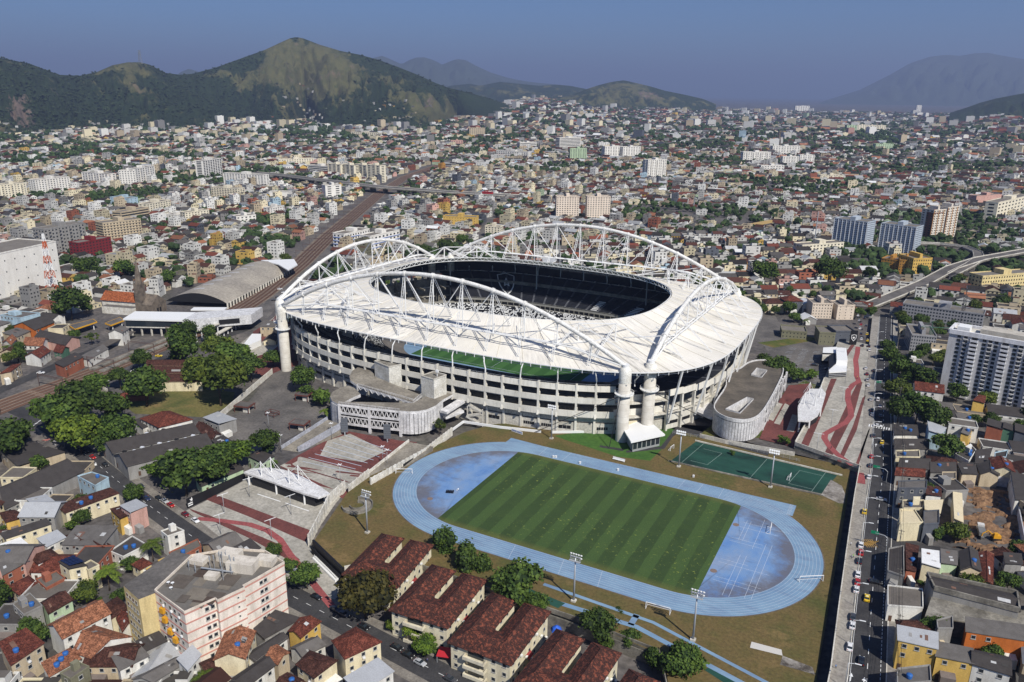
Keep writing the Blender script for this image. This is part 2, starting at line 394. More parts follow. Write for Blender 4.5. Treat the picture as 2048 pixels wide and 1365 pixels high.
for x0,x1,y0,y1 in [(54,66,6,6),(54,66,8.5,8.5),(54,70,18,18),(56,74,22,22),(54,64,-8,-8),(54,72,-10.4,-10.4),(55,71,-20,-20),(55,71,-22.4,-22.4),(60,60,-30,-2),(62.2,62.2,-30,-2),(67,67,-28,10),(69.2,69.2,-28,10),(57,57,8,24),(58.5,58.5,8,24),(63,63,4,28)]:
    b.box(((x0+x1)/2,(y0+y1)/2,.03),(max(.1,x1-x0),max(.1,y1-y0),.008))
structure(b.build('court_lines',MK))
for (u,v) in [(860,998),(1472,1050),(1427,1142)]:
    x,y=G(u,v,0);b=MB();b.lathe([(1.25,0),(1.25,.02)],(x,y,.03),20);structure(b.build('throwing_circle',mplain('circle_dirt',lin(125,108,98),.9)))
# mown grass pitch
GP=NT('mown_grass');sep=GP.n('ShaderNodeSeparateXYZ');GP.l(GP.n('ShaderNodeNewGeometry').outputs['Position'],sep.inputs[0])
ph=GP.math('ADD',GP.math('MULTIPLY',sep.outputs[0],1/9.9),GP.math('MULTIPLY',GP.math('SUBTRACT',GP.noise(.15,None,3),.5),.12))
fr=GP.math('FRACT',ph);band=GP.ramp(fr,[(.0,0),(.03,1),(.48,1),(.52,0)]);band=GP.math('ADD',GP.math('MULTIPLY',GP.math('MULTIPLY',GP.math('SUBTRACT',band,.5),.95),GP.ramp(GP.noise(.05,None,4,.6),[(.35,.45),(.6,1)])),.5);c=GP.mix(band,lin(50,68,36),lin(66,88,45))
c=GP.mix(GP.ramp(GP.noise(.12,None,6,.7),[(.5,0),(.75,.5)]),c,lin(70,88,44))
yel=GP.ramp(GP.noise(.55,None,4,.75),[(.6,0),(.68,.9)]);zone=GP.ramp(GP.noise(.028,None,2),[(.42,.05),(.62,1)]);c=GP.mix(GP.math('MULTIPLY',yel,zone),c,lin(140,150,66))
ed=GP.ramp(GP.math('ABSOLUTE',GP.math('MULTIPLY',sep.outputs[1],1/36.5)),[(.88,0),(1,.8)]);c=GP.mix(ed,c,lin(98,98,52))
c=GP.mix(1.0,c,GP.ramp(GP.noise(2.5,None,3),[(.3,.8),(.7,1.15)]),'MULTIPLY');GP.base(c)
pl=[(x,y) for x,y in stad(R0_-.35,60)];pl2=[]
for x,y in pl:
    if abs(x)<=52.1: pl2.append((x,y))
yy=math.sqrt((R0_-.35)**2-(52.1-H_)**2)
pr=[q for q in pl2 if q[0]>0 and q[1]<0]+[(52.1,-yy),(52.1,yy)]+[q for q in pl2 if q[1]>0]+[(-52.1,yy),(-52.1,-yy)]+[q for q in pl2 if q[0]<0 and q[1]<0]
sheet('pitch',pr,GP.m,.05,0)
# green hockey court and the concrete yard beside it
HC=NT('court_carpet');c=HC.ramp(HC.noise(.06,HC.pos((.6,1,1)),6,.65),[(.36,lin(22,46,42)),(.5,lin(32,68,58)),(.66,lin(40,80,68))]);k=HC.ramp(HC.noise(.22,HC.pos((.5,1,1)),4,.6),[(.6,0),(.7,.8)]);HC.base(HC.mix(k,c,lin(20,40,38)))
hc=PG([(1362,877),(1328,922),(1622,990),(1700,945),(1662,937)],0)
sheet('hockey_court',[(14,61),(18.5,88),(84,84),(80,62)],HC.m,.03,0)
b=MB();LW=mplain('court_line',(.22,.3,.26),.8)
for x0,y0,x1,y1 in [(19,62,22.5,87.5),(50,61.5,53,85),(22,66,30,65.6),(30,65.6,33,81),(33,81,24,81.6),(66,65,68.4,80.5),(66,65,76,64.6),(68.4,80.5,78,80),(76,61.8,79,84.2)]:
    b.bar((x0,y0,.045),(x1,y1,.045),.18,.012)
structure(b.build('court_lines',LW))
YARD=NT('stained_yard');c=YARD.ramp(YARD.noise(.12,None,6,.7),[(.38,lin(74,68,62)),(.52,lin(140,134,126)),(.64,lin(176,172,166))]);YARD.base(c)
sheet('yard',[(80,61),(82,78),(87,74),(89.3,66),(89.6,58),(88,57)],YARD.m,.035,0)
b=MB();b.path([(14,60.4,.4),(80,61,.4)],.25,4);b.box((47,60.4,.2),(68,.4,.4));one(b.build('kerb_wall',CONC_D),'kerb wall','low dark kerb wall between the green court and the blue track')
b=MB();b.bar((18,88.5,.3),(86,84.4,.3),.5,.6);one(b.build('kerb_wall',CONC),'kerb wall','low pale kerb along the far side of the green court')
# second blue strip and green sheets near the retaining wall
STRIP=TB.m
sheet('path',[(4,-54.5),(44,-56),(88,-68),(88,-66.6),(44,-54.6),(4,-53)],STRIP,.03,0)
sheet('path',[(6,-62),(40,-61),(90,-74),(90,-72),(40,-59),(6,-60)],STRIP,.03,0)
sheet('path',[(37,-60),(39,-60),(39,-54),(37,-54)],STRIP,.03,0)
sheet('green_matting',[(-2,-61.5),(14,-63.5),(15,-60),(1,-58.5)],HC.m,.035,0)
sheet('green_matting',[(66,-66),(90,-76),(90,-79),(64,-69)],HC.m,.022,0)
sheet('slab',PG([(1503,1284),(1563,1300),(1565,1312),(1500,1296)],0),mplain('white_slab',lin(196,192,184),.9),.05,0)
sheet('slab',PG([(1565,1312),(1625,1335),(1630,1350),(1560,1330)],0),YARD.m,.05,0)

# ------------------------------------------------------------------ stadium precinct paving
sheet('car_park',PG([(470,835),(545,748),(575,735),(620,770),(700,800),(665,835),(560,885),(555,905),(420,990),(380,985),(455,895)]),ASPH_L,.06)
sheet('car_park',[(-262,60),(-232,55),(-236,175),(-262,250),(-290,300),(-345,300),(-318,200),(-290,120)],REDP,.05)
red=PG([(595,912),(690,862),(745,872),(800,882),(835,885),(730,952),(745,968),(690,1000),(560,935)])
sheet('car_park',red,REDP,.08)
for a0,a1 in [((640,905),(790,895)),((612,926),(745,940)),((575,930),(735,955)),((640,890),(770,900))]: pass
pcorn=PG([(668,873),(775,903),(745,938),(590,925)]);sheet('parking_bays',PG([(655,882),(700,868),(772,903),(725,925),(640,912)]),PAVE,.10)
sheet('parking_bays',PG([(560,932),(600,914),(740,950),(742,962),(680,985)]),PAVE,.095)
b=MB()
for i in range(8):
    p0=G(690-22*i*.55,871+7.5*i);p1=G(783-24*i*.5,903+6*i)
    for q in (p0,p1): pass
    z=float(T(*p0))+.13;b.bar((*p0,z),(*p1,float(T(*p1))+.13),.35,.02)
structure(b.build('bay_lines',LINE))
b=MB()
for i in range(6):
    p0=G(575+24*i*.3,930+3+9*i);p1=G(725+3*i,950+4*i)
    b.bar((*p0,float(T(*p0))+.12),(*p1,float(T(*p1))+.12),1.4,.02)
structure(b.build('red_bands',REDP))
plz=PG([(372,1022),(492,960),(505,940),(690,985),(668,1012),(618,1085),(640,1130),(690,1185),(668,1200),(600,1165),(440,1075)])
sheet('plaza',plz,PAVE,.09)
sheet('plaza',PG([(412,1000),(430,990),(622,1062),(612,1085),(500,1035)]),REDP,.12)
sheet('plaza',PG([(378,1018),(420,1032),(560,1090),(600,1120),(590,1128),(500,1078),(385,1024)]),REDP,.12)
cyc=PG([(395,1038),(440,1042),(500,1050),(535,1062),(560,1080),(580,1110),(605,1140),(640,1185),(665,1215)]);sheet('cycle_path',ribbon_poly(cyc,2.6),CYCLE,.15)
b=MB()
for a0,a1 in [((515,989),(561,1004)),((571,1007),(618,1023))]:
    p0,p1=G(*a0),G(*a1);b.bar((*p0,float(T(*p0))+.14),(*p1,float(T(*p1))+.14),.5,.02)
structure(b.build('plaza_line',WHITE))
# north car park beyond the right end of the stadium
sheet('car_park',[(40,190),(50,180),(64,190),(66,250),(60,300),(15,330),(-15,420),(-40,420),(-12,300),(18,262)],ASPH_L,.06)
b=MB();rr=random.Random(5)
for i in range(26):
    for j in range(4):
        x=33+j*8+rr.uniform(-.5,.5);y=190+i*3.1
        if i % 3!=2 or j % 2: b.bar((x,y,.1),(x+4.2,y+.6,.1),.18,.02)
structure(b.build('bay_lines',LINE))
sheet('lawn',PG([(232,800),(262,775),(400,778),(470,785),(462,812),(405,835),(270,828)]),LAWN,.05)
sheet('lawn',[(18,96),(46,108),(50,124),(44,122),(20,112)],WILD,.05,0)
sheet('lawn',[(44,176),(58,168),(66,196),(52,206)],WILD,.07,0)
sheet('lawn',[(12,268),(24,262),(50,300),(40,302)],WILD,.07,0)
# ------------------------------------------------------------------ the stadium
SX,SY=-122.0,166.5
def se(a,b_,n,t):
    c,s=math.cos(t),math.sin(t);r=(abs(c/a)**n+abs(s/b_)**n)**(-1/n);return (SX+r*c,SY+r*s)
def se_ring(a,b_,n,N,even=True):
    """N points on the superellipse at equal arc steps, with outward normals"""
    tt=np.linspace(0,2*math.pi,2001);P=np.array([se(a,b_,n,t) for t in tt]);d=np.r_[0,np.cumsum(np.hypot(*np.diff(P,axis=0).T))]
    k=np.linspace(0,d[-1],N,endpoint=False);q=np.c_[np.interp(k,d,P[:,0]),np.interp(k,d,P[:,1])]
    e=0.5;k2=(k+e) % d[-1];q2=np.c_[np.interp(k2,d,P[:,0]),np.interp(k2,d,P[:,1])];tg=(q2-q)/e;return q,np.c_[tg[:,1],-tg[:,0]]
ST=thing('stadium','','stadium',(SX,SY,0),lab='huge oval football stadium with white roof and arched tube trusses')
# roof membrane
MEM=NT('roof_membrane');p=MEM.pos()
c=MEM.ramp(MEM.noise(.03,p,6,.65),[(.35,lin(226,220,206)),(.65,lin(240,235,224))])
a=MEM.n('ShaderNodeAttribute');a.attribute_name='run';cb=MEM.n('ShaderNodeCombineXYZ');sp=MEM.n('ShaderNodeSeparateColor');MEM.l(a.outputs['Color'],sp.inputs[0])
MEM.l(MEM.math('MULTIPLY',sp.outputs[0],700),cb.inputs[0]);MEM.l(MEM.math('MULTIPLY',sp.outputs[1],4.0),cb.inputs[1])
strk=MEM.ramp(MEM.noise(1.0,cb.outputs[0],6,.7),[(.44,0),(.74,.85)]);patch=MEM.ramp(MEM.noise(.022,p,4,.6),[(.40,0),(.6,1)]);wn=MEM.n('ShaderNodeTexWhiteNoise',noise_dimensions='1D');MEM.l(MEM.math('FLOOR',MEM.math('MULTIPLY',sp.outputs[0],60)),wn.inputs['W']);c=MEM.mix(1.0,c,MEM.ramp(wn.outputs['Value'],[(0,.88),(1,1.03)]),'MULTIPLY')
c=MEM.mix(MEM.math('MULTIPLY',strk,patch),c,lin(126,125,122));c=MEM.mix(MEM.ramp(MEM.noise(.07,p,5,.7),[(.68,0),(.78,.5)]),c,lin(200,186,150))
MEM.base(c).rough(.6)
NR=240
ro,ron=se_ring(146,107,3.6,NR);
def roof_pt(i,f):
    ang=math.atan2(ro[i][1]-SY,(ro[i][0]-SX)*107/146);q=se(96,71,2.6,math.atan2((ro[i][1]-SY)*71/107,(ro[i][0]-SX)*96/146))
    sag=-1.6*math.sin(math.pi*f);return (ro[i][0]+(q[0]-ro[i][0])*f,ro[i][1]+(q[1]-ro[i][1])*f,35.5+10.5*f+sag+(.35*abs(math.sin(i/NR*math.pi*60))*math.sin(math.pi*min(1,f*1.2)) if f<1 else 0))
NF=10;V=[]
for i in range(NR):
    for k in range(NF+1): V.append(roof_pt(i,k/NF))
nV=len(V);V2=V+[(x,y,z-.5) for x,y,z in V]
F=[];
for i in range(NR):
    j=(i+1) % NR
    for k in range(NF):
        F.append((i*(NF+1)+k,j*(NF+1)+k,j*(NF+1)+k+1,i*(NF+1)+k+1));F.append((nV+i*(NF+1)+k+1,nV+j*(NF+1)+k+1,nV+j*(NF+1)+k,nV+i*(NF+1)+k))
    F.append((nV+i*(NF+1),nV+j*(NF+1),j*(NF+1),i*(NF+1)));a0=i*(NF+1)+NF;a1=j*(NF+1)+NF;F.append((a0,a1,nV+a1,nV+a0))
m=MB();m.v=V2;m.f=F;m.m=[0]*len(F)
rf=m.build('roof',MEM.m,ST)
at=rf.data.attributes.new('run','FLOAT_COLOR','POINT');cc=np.ones((len(V2),4),np.float32)
for h in (0,1):
    for i in range(NR):
        for k in range(NF+1): cc[h*nV+i*(NF+1)+k,:3]=(i/NR,k/NF,0)
at.data.foreach_set('color',cc.ravel())
# seams of the membrane
b=MB()
for i in range(0,NR,4):
    b.path([Vector(roof_pt(i,k/8))+Vector((0,0,.12)) for k in range(9)],.14,4)
b.build('roof_seams',mplain('seam_cable',lin(214,208,192),.7),rf)
# edge gutters, brackets and dark eaves truss
b=MB();er,ern=se_ring(146,107,3.6,168)
for i,(q,nn) in enumerate(zip(er,ern)):
    q2=er[(i+1) % 168]
    b.bar((*q,35.4),(*q2,35.4),.3,.4)
    b.bar((q[0]+nn[0]*.3,q[1]+nn[1]*.3,35.5),(q[0]+nn[0]*.3,q[1]+nn[1]*.3,33.8),.28)
    g0=(q[0]-nn[0]*1.5,q[1]-nn[1]*1.5);g1=(q2[0]-nn[0]*1.5,q2[1]-nn[1]*1.5)
    b.bar((*g0,33.6),(*g1,33.6),.25,.25,1);b.bar((*g0,35.2),(*g1,33.6),.16,.16,1)
b.build('eaves_truss',[WHITE,STEELG],ST)
b=MB();ir=[se(95.4,70.4,2.6,t) for t in np.linspace(0,2*math.pi,121)[:-1]]
for i in range(120):
    q=ir[i];q2=ir[(i+1) % 120]
    b.bar((*q,45.9),(*q2,45.9),.35);b.bar((*q,43.6),(*q2,43.6),.35)
    mid=((q[0]+q2[0])/2,(q[1]+q2[1])/2);b.bar((*q,43.6),(*mid,45.9),.26);b.bar((*mid,45.9),(*q2,43.6),.26)
b.build('ring_truss',WHITE,ST)
# pillars with gallery rings
CAPW=mat2('pillar_cap_paint',lin(232,230,222),lin(206,202,190),.3,2,.6)
PILC=NT('pillar_concrete');sep=PILC.n('ShaderNodeSeparateXYZ');PILC.l(PILC.n('ShaderNodeNewGeometry').outputs['Position'],sep.inputs[0])
jo=PILC.ramp(PILC.math('FRACT',PILC.math('MULTIPLY',sep.outputs[2],.3)),[(0,.7),(.04,1.0),(.96,1.0),(1,.7)]);c=PILC.ramp(PILC.noise(.25,None,5,.65),[(.35,lin(186,180,168)),(.65,lin(206,202,192))]);PILC.base(PILC.mix(1.0,c,jo,'MULTIPLY'))
PIL={'A': (-14,71.5,37.5),'B': (-5.2,83.0,37.8),'C': (-2,252,38),'D': (-12,268,38),'E': (-229,256,38),'F': (-238.5,243,38),'H': (-231.5,70.5,38),'I': (-243,81,38)}
for k,(x,y,h) in PIL.items():
    b=MB();z0=-4 if k not in 'AB' else -1
    b.lathe([(3.1,z0),(2.9,h-7)],(x,y,0),24,0);b.lathe([(2.95,h-7),(2.95,h-1.2),(2.2,h+.6)],(x,y,0),24,1)
    o=b.build('pillar',[PILC.m,CAPW],ST,smooth=True)
    g=MB();zg=h*.66;g.lathe([(3.0,zg-1.2),(4.6,zg-.4),(4.7,zg),(3.0,zg)],(x,y,0),24)
    for t in np.linspace(0,2*math.pi,13)[:-1]:
        t2=t+2*math.pi/12;g.bar((x+4.6*math.cos(t),y+4.6*math.sin(t),zg),(x+4.6*math.cos(t),y+4.6*math.sin(t),zg+1.1),.12)
        g.bar((x+4.6*math.cos(t),y+4.6*math.sin(t),zg+1.1),(x+4.6*math.cos(t2),y+4.6*math.sin(t2),zg+1.1),.14)
    g.build('gallery',WHITE,o)
    g=MB()
    for zz_ in (h-7.6,h-14):
        for t in (0,1.57,3.14,4.71): g.box((x+2.95*math.cos(t+.6),y+2.95*math.sin(t+.6),zz_),(.5,.5,.5),t)
    g.build('anchor_plates',STEELG,o)
# arches
def ladder(b,p,q,w_=1.0,r=.15):
    p=Vector(p);q=Vector(q);d=(q-p);L=d.length;d.normalize();s=d.cross(Vector((0,0,1))).normalized()*w_/2;u2=s.cross(d).normalized()*w_*.5
    for sg in (-1,1): b.bar(p+s*sg,q+s*sg*1.0,r*1.6)
    n=max(3,int(L/1.7))
    for i in range(n+1): c_=p+d*L*i/n;b.bar(c_-s,c_+s,r*1.1)
TUBE=mat2('arch_paint',lin(236,235,230),lin(214,212,206),.2,1.4,.45)
def nearest_roof(x,y,f):
    i=int(np.argmin((ro[:,0]-x)**2+(ro[:,1]-y)**2));return roof_pt(i,f)
def arch(P0,P1,apex,N,outw,zch,fo,fi):
    P0=Vector(P0);P1=Vector(P1)
    def at_(t):
        z=P0.z+(P1.z-P0.z)*t;return Vector((P0.x+(P1.x-P0.x)*t,P0.y+(P1.y-P0.y)*t,z+4*(apex-38)*t*(1-t)))
    b=MB();b.path([at_(t) for t in np.linspace(0,1,49)],1.12,12);o=b.build('roof_arch',TUBE,ST,smooth=True)
    b=MB()
    for t in np.linspace(0,1,N+2)[1:-1]:
        d=(at_(t+.004)-at_(t-.004));b.path([at_(t)-d.normalized()*.6,at_(t)+d.normalized()*.6],1.5,12)
    b.build('joint_collars',TUBE,o)
    ch=lambda t: Vector((P0.x+(P1.x-P0.x)*t,P0.y+(P1.y-P0.y)*t,P0.z+(P1.z-P0.z)*t+min(zch-38,40*t,40*(1-t))))
    b=MB()
    sd=Vector((outw[0],outw[1],0))*.9
    for s_ in (-1,1): b.path([ch(t)+sd*s_ for t in np.linspace(0.01,.99,25)],.36,6)
    for t in np.linspace(.02,.98,40): b.bar(ch(t)-sd,ch(t)+sd,.2)
    b.build('tie_chord',WHITE,o)
    ts=np.linspace(0,1,N+2)[1:-1]
    for k,t in enumerate(ts):
        A=at_(t);Bq=ch(t)
        b=MB();b.tube(A,Bq-Vector((0,0,2)),.33,6);b.build('post',WHITE,o)
        ro_=nearest_roof(Bq.x,Bq.y,fo);ri_=nearest_roof(Bq.x,Bq.y,fi)
        off=Vector((outw[0],outw[1],0))
        for tgt in (ro_,ri_):
            b=MB();tg=Vector(tgt);tg+=(Vector((Bq.x,Bq.y,0))-Vector((tg.x,tg.y,0))).dot(Vector((P1.x-P0.x,P1.y-P0.y,0)).normalized())*Vector((P1.x-P0.x,P1.y-P0.y,0)).normalized();ladder(b,A,tg,1.15);b.build('lattice_strut',WHITE,o)
        if k!=N//2:
            k2=k+1 if k<N//2 else k-1;b=MB();b.tube(A,ch(ts[k2])+Vector((0,0,-.5)),.24,6);b.build('diagonal',WHITE,o)
        # stays over the membrane
        b=MB();b.tube(Bq-Vector((0,0,2)),Vector(nearest_roof(Bq.x,Bq.y,fi))+Vector((0,0,.4)),.18,5);b.build('stay',WHITE,o)
    for e,sgn in ((P0,1),(P1,-1)):
        b=MB();b.lathe([(1.7,-1.5),(1.7,1.2)],e,12);b.build('bearing',WHITE,o)
    return o
pz=lambda k: (PIL[k][0],PIL[k][1],PIL[k][2]+.8)
arch(pz('H'),pz('A'),69.5,11,(0,-1),43.8,.1,.82)
arch(pz('E'),pz('D'),69.5,11,(0,1),43.8,.1,.82)
arch(pz('B'),pz('C'),59.5,8,(1,0),42,.12,.75)
arch(pz('I'),pz('F'),61.5,8,(-1,0),42,.12,.75)
# corner frames that stand on the roof between the arches
for (u,v) in [(1258,690),(1210,690),(1425,565),(655,612),(690,585),(885,505)]:
    pass
def corner_frame(ang,f):
    i=int((ang % (2*math.pi))/(2*math.pi)*NR);i=int(np.argmin((np.arctan2(ro[:,1]-SY,ro[:,0]-SX)-ang+math.pi) % (2*math.pi)-math.pi if False else np.abs(np.angle(np.exp(1j*(np.arctan2(ro[:,1]-SY,ro[:,0]-SX)-ang))))))
    o=None;b=MB();c0=Vector(roof_pt(i,f));top=c0+Vector((0,0,9.5));b.tube(c0,top,.4,6)
    for di,ff in ((-7,f-.38),(7,f-.38),(-6,f+.2),(6,f+.2)):
        if 0<=ff<=1: ladder(b,top,roof_pt((i+di) % NR,ff),.9)
    b.bar(Vector(roof_pt((i-6) % NR,f)),c0,.3);b.bar(Vector(roof_pt((i+6) % NR,f)),c0,.3)
    b.build('corner_frame',WHITE,ST);return top
tops=[]
for ang in (-.78,-.62,.62,.8,2.35,2.55,-2.35,-2.55):
    tops.append(corner_frame(ang,.62))
for a0,a1 in ((0,1),(2,3),(4,5),(6,7)):
    b=MB();ladder(b,tops[a0],tops[a1],1.2);b.build('frame_link',WHITE,ST)
# facade: parapets, decks, fins, columns, ground wall
NFIN=88
fr,frn=se_ring(140,110,3,NFIN*2);hi=2
FAC=NT('facade_concrete');c=FAC.ramp(FAC.noise(.12,FAC.pos((1,1,.3)),6,.65),[(.35,lin(204,199,186)),(.65,lin(228,224,212))]);g=FAC.ramp(FAC.noise(.9,FAC.pos((1,1,.12)),5,.7),[(.5,1.0),(.74,.7)]);FAC.base(FAC.mix(1.0,c,g,'MULTIPLY'))
def ringseg(b,i,d0,d1,z0,z1,slope=0,mi=0):
    """one facade bay: a box between bay points i and i+1, from inset d0 to d1"""
    j=(i+2) % (2*NFIN);P=[]
    for z,dd in ((z0,0),(z1,slope)):
        for q,n_,d in ((fr[i],frn[i],d0),(fr[j],frn[j],d0),(fr[j],frn[j],d1),(fr[i],frn[i],d1)):
            P.append((q[0]-n_[0]*(d-dd),q[1]-n_[1]*(d-dd),z))
    b.add(P,[(4,5,6,7),(0,1,5,4),(1,2,6,5),(2,3,7,6),(3,0,4,7),(3,2,1,0)],mi)
finm=MB();finm.add([(-.5,-.3,9.2),(.5,-.3,9.2),(.5,1.5,9.2),(-.5,1.5,9.2),(-.5,0.5,12),(.5,.5,12),(-.5,.2,26.6),(.5,.2,26.6),(.5,2.4,26.6),(-.5,2.4,26.6)],
    [(0,1,5,4),(4,5,7,6),(0,4,6,9,3),(1,2,8,7,5),(6,7,8,9),(2,3,9,8),(0,3,2,1)])
for x_,z_ in ((.55,20.2),(.55,13.4)): finm.box((0,1.4,z_),(1.5,1.4,1.6))
fin_me=finm.mesh('fin',FAC.m)
colm=MB();colm.box((0,3.2,3),(1.1,1.1,13));colm.bar((0,3.2,8.6),(0,.9,10.2),.9,.9);col_me=colm.mesh('column',FAC.m)
top_b,dk_b=MB(),MB()
def bay_kind(i):
    j=(i+2) % (2*NFIN);x,y=(fr[i][0]+fr[j][0])/2,(fr[i][1]+fr[j][1])/2
    if min(math.hypot(x+14,y-71.5),math.hypot(x+5.2,y-83))<9: return 'gap',0
    if x>-14: return 'end',16.6+5.6*sst(.0,75,abs(y-SY))
    return 'long',26.2
for i in range(0,2*NFIN,2):
    bk_,rz_=bay_kind(i)
    if bk_=='gap':
        for z0,z1 in ((17,20.4),(9.6,12.9)): b=MB();ringseg(b,i,3.6,4.0,z0,z1,0);b.build('inner_parapet',FAC.m,ST)
        continue
    if bk_=='end':
        b=MB();ringseg(b,i,.2,.6,rz_-3.2,rz_,-.3);b.build('end_parapet',FAC.m,ST)
        b=MB();ringseg(b,i,2.0,2.5,-3,11.2,0);b.build('end_wall',FAC.m,ST)
        q=fr[i];an=math.atan2(frn[i][1],frn[i][0])+math.pi/2;b=MB();b.box((q[0]-frn[i][0]*1.2,q[1]-frn[i][1]*1.2,(rz_-3)/2-1.5),(1.0,1.6,rz_-.5),an);b.build('column',FAC.m,ST);continue
    q=fr[i];an=math.atan2(frn[i][1],frn[i][0])+math.pi/2
    L=(q[0]-SX,q[1]-SY,0)
    o=link('fin',fin_me,ST,L,an);c_=link('column',col_me,ST,L,an)
    for nm,z0,z1,s0 in (('top_parapet',23.3,26.2,-.35),('middle_parapet',16.9,19.9,0),('lower_parapet',9.6,12.9,0)):
        b=MB();ringseg(b,i,.35,.75,z0,z1,s0);b.build(nm,FAC.m,ST)
deck=MB();wall=MB();cor=MB()
for i in range(0,2*NFIN,2):
    if bay_kind(i)[0]!='end': ringseg(deck,i,.7,17,16.4,16.95)
    ringseg(deck,i,.7,17,9.1,9.65);ringseg(wall,i,15,15.6,-4,23.0 if bay_kind(i)[0]=='long' else 15.5,0)
    ringseg(cor,i,3.4,3.9,6.2,8.2);ringseg(cor,i,3.2,3.8,-5,5.3) if bay_kind(i)[0]!='end' else 0;ringseg(deck,i,3.9,15,5.6,6.1)
    if (i//2) % 3==0:
        ringseg(wall,i,1.2,15,9.6,16.5)if False else None
deck.build('concourse_deck',CONC,ST);wall.build('concourse_wall',CONC_D,ST);cor.build('ground_wall',CONC,ST)
# windows in the ground wall
wm=MB();wm.box((0,0,0),(.9,.12,1.5));win_me=wm.mesh('window',DARK);wm=MB();wm.box((0,0,0),(1.9,.12,1.7));win2_me=wm.mesh('window',DARK)
for i in range(0,2*NFIN,2):
    q=fr[i];q2=fr[(i+2) % (2*NFIN)];n_=frn[(i+1) % (2*NFIN)];an=math.atan2(q2[1]-q[1],q2[0]-q[0]);kk=(i//2) % 4
    if q[1]>SY+60: continue
    if bay_kind(i)[0]=='end':
        for zw in (3.6,9.0):
            for t in (.2,.4,.6,.8): link('window',win2_me,ST,(q[0]+(q2[0]-q[0])*t-n_[0]*1.95-SX,q[1]+(q2[1]-q[1])*t-n_[1]*1.95-SY,zw),an)
        continue
    for t in ((.2,.32,.44,.56,.68) if kk<2 else ((.2,.42,.64) if kk==2 else ())):
        p_=(q[0]+(q2[0]-q[0])*t-n_[0]*3.12-SX,q[1]+(q2[1]-q[1])*t-n_[1]*3.12-SY,2.7);link('window',win_me if kk<2 else win2_me,ST,p_,an)
# steel struts from every second fin to the eaves
for i in range(0,2*NFIN,4):
    q=fr[i];n_=frn[i];k=int(np.argmin((ro[:,0]-q[0])**2+(ro[:,1]-q[1])**2));e=ro[k]
    if bay_kind(i)[0]=='end': b=MB();b.bar((q[0]+n_[0]*.6,q[1]+n_[1]*.6,5),(e[0]-n_[0]*.8,e[1]-n_[1]*.8,35),.8);b.build('roof_strut',WHITE,ST);continue
    b=MB();b.path([(q[0]-n_[0]*1,q[1]-n_[1]*1,26),(q[0]-n_[0]*1.2,q[1]-n_[1]*1.2,29),((q[0]+e[0])/2,(q[1]+e[1])/2,32.5),(e[0]-n_[0]*.6,e[1]-n_[1]*.6,35)],[.32,.38,.32,.22],6);b.build('roof_strut',WHITE,ST)
# railing on the rim
b=MB()
for i in range(0,2*NFIN):
    if bay_kind(i-i % 2)[0]!='long': continue
    q,q2,n_=fr[i],fr[(i+1) % (2*NFIN)],frn[i];b.bar((q[0]-n_[0]*.6,q[1]-n_[1]*.6,27.1),(q2[0]-n_[0]*.6,q2[1]-n_[1]*.6,27.1),.09);b.bar((q[0]-n_[0]*.6,q[1]-n_[1]*.6,26.2),(q[0]-n_[0]*.6,q[1]-n_[1]*.6,27.1),.09)
b.build('rim_railing',STEELG,ST)
# stands
SEATB=mplain('black_seat',(.012,.013,.017),.55);SEATW=mplain('white_seat',(.72,.72,.7),.5)
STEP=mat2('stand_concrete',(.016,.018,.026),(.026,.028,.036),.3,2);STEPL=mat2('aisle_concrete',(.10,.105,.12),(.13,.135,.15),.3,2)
def bowl(name,o3,i3,z0,z1,rows,a0,a1,mats,NA=200):
    b=MB();A=np.linspace(a0,a1,NA)
    zt_=lambda x,y,z: z if name!='upper_stand' else 12.5+(z-12.5)*(1-.52*float(sst(-30,8,x)))
    def pt(t,f): return se(o3[0]+(i3[0]-o3[0])*f,o3[1]+(i3[1]-o3[1])*f,o3[2]+(i3[2]-o3[2])*f,t)
    for r in range(rows):
        f0,f1=r/rows,(r+1)/rows;z=z1+(z0-z1)*f0;zn=z1+(z0-z1)*f1
        P0=[pt(t,f0) for t in A];P1=[pt(t,f1) for t in A];n=len(A)
        b.add([(x,y,zt_(x,y,z)) for x,y in P0]+[(x,y,zt_(x,y,z)) for x,y in P1]+[(x,y,zt_(x,y,zn)) for x,y in P1],[(i,i+1,n+i+1,n+i) for i in range(n-1)]+[(n+i,n+i+1,2*n+i+1,2*n+i) for i in range(n-1)])
    return b.build(name,mats,ST),pt
UO,UI=(138,108,3),(112,76,2.8);LO,LI=(110,73,2.8),(97,50,2.6)
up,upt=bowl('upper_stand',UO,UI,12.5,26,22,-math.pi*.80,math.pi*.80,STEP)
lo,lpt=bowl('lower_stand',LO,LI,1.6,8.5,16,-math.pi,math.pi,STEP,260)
# aisles
b=MB()
for t in np.linspace(-math.pi*.78,math.pi*.78,46):
    if not -.2<-t: pass
    for f0,f1 in ((0,.62),(.68,1)):
        P0,P1=upt(t,f0),upt(t,f1);k_=lambda p: 13.5*(1-.52*float(sst(-30,8,p[0])));z0=12.5+k_(P0)*(1-f0);z1=12.5+k_(P1)*(1-f1);b.bar((*P0,z0+.25),(*P1,z1+.25),1.3,.3)
b.build('aisles',STEPL,up)
b=MB()
for t in (1.32,1.02):
    for k in range(7):
        f=.66+.05*k;P0,P1=upt(t,f),upt(t-.055,f);b.bar((*P0,26-13.5*f+.5),(*P1,26-13.5*f+.5),1.0,.5)
b.build('white_seat_blocks',SEATW,up)
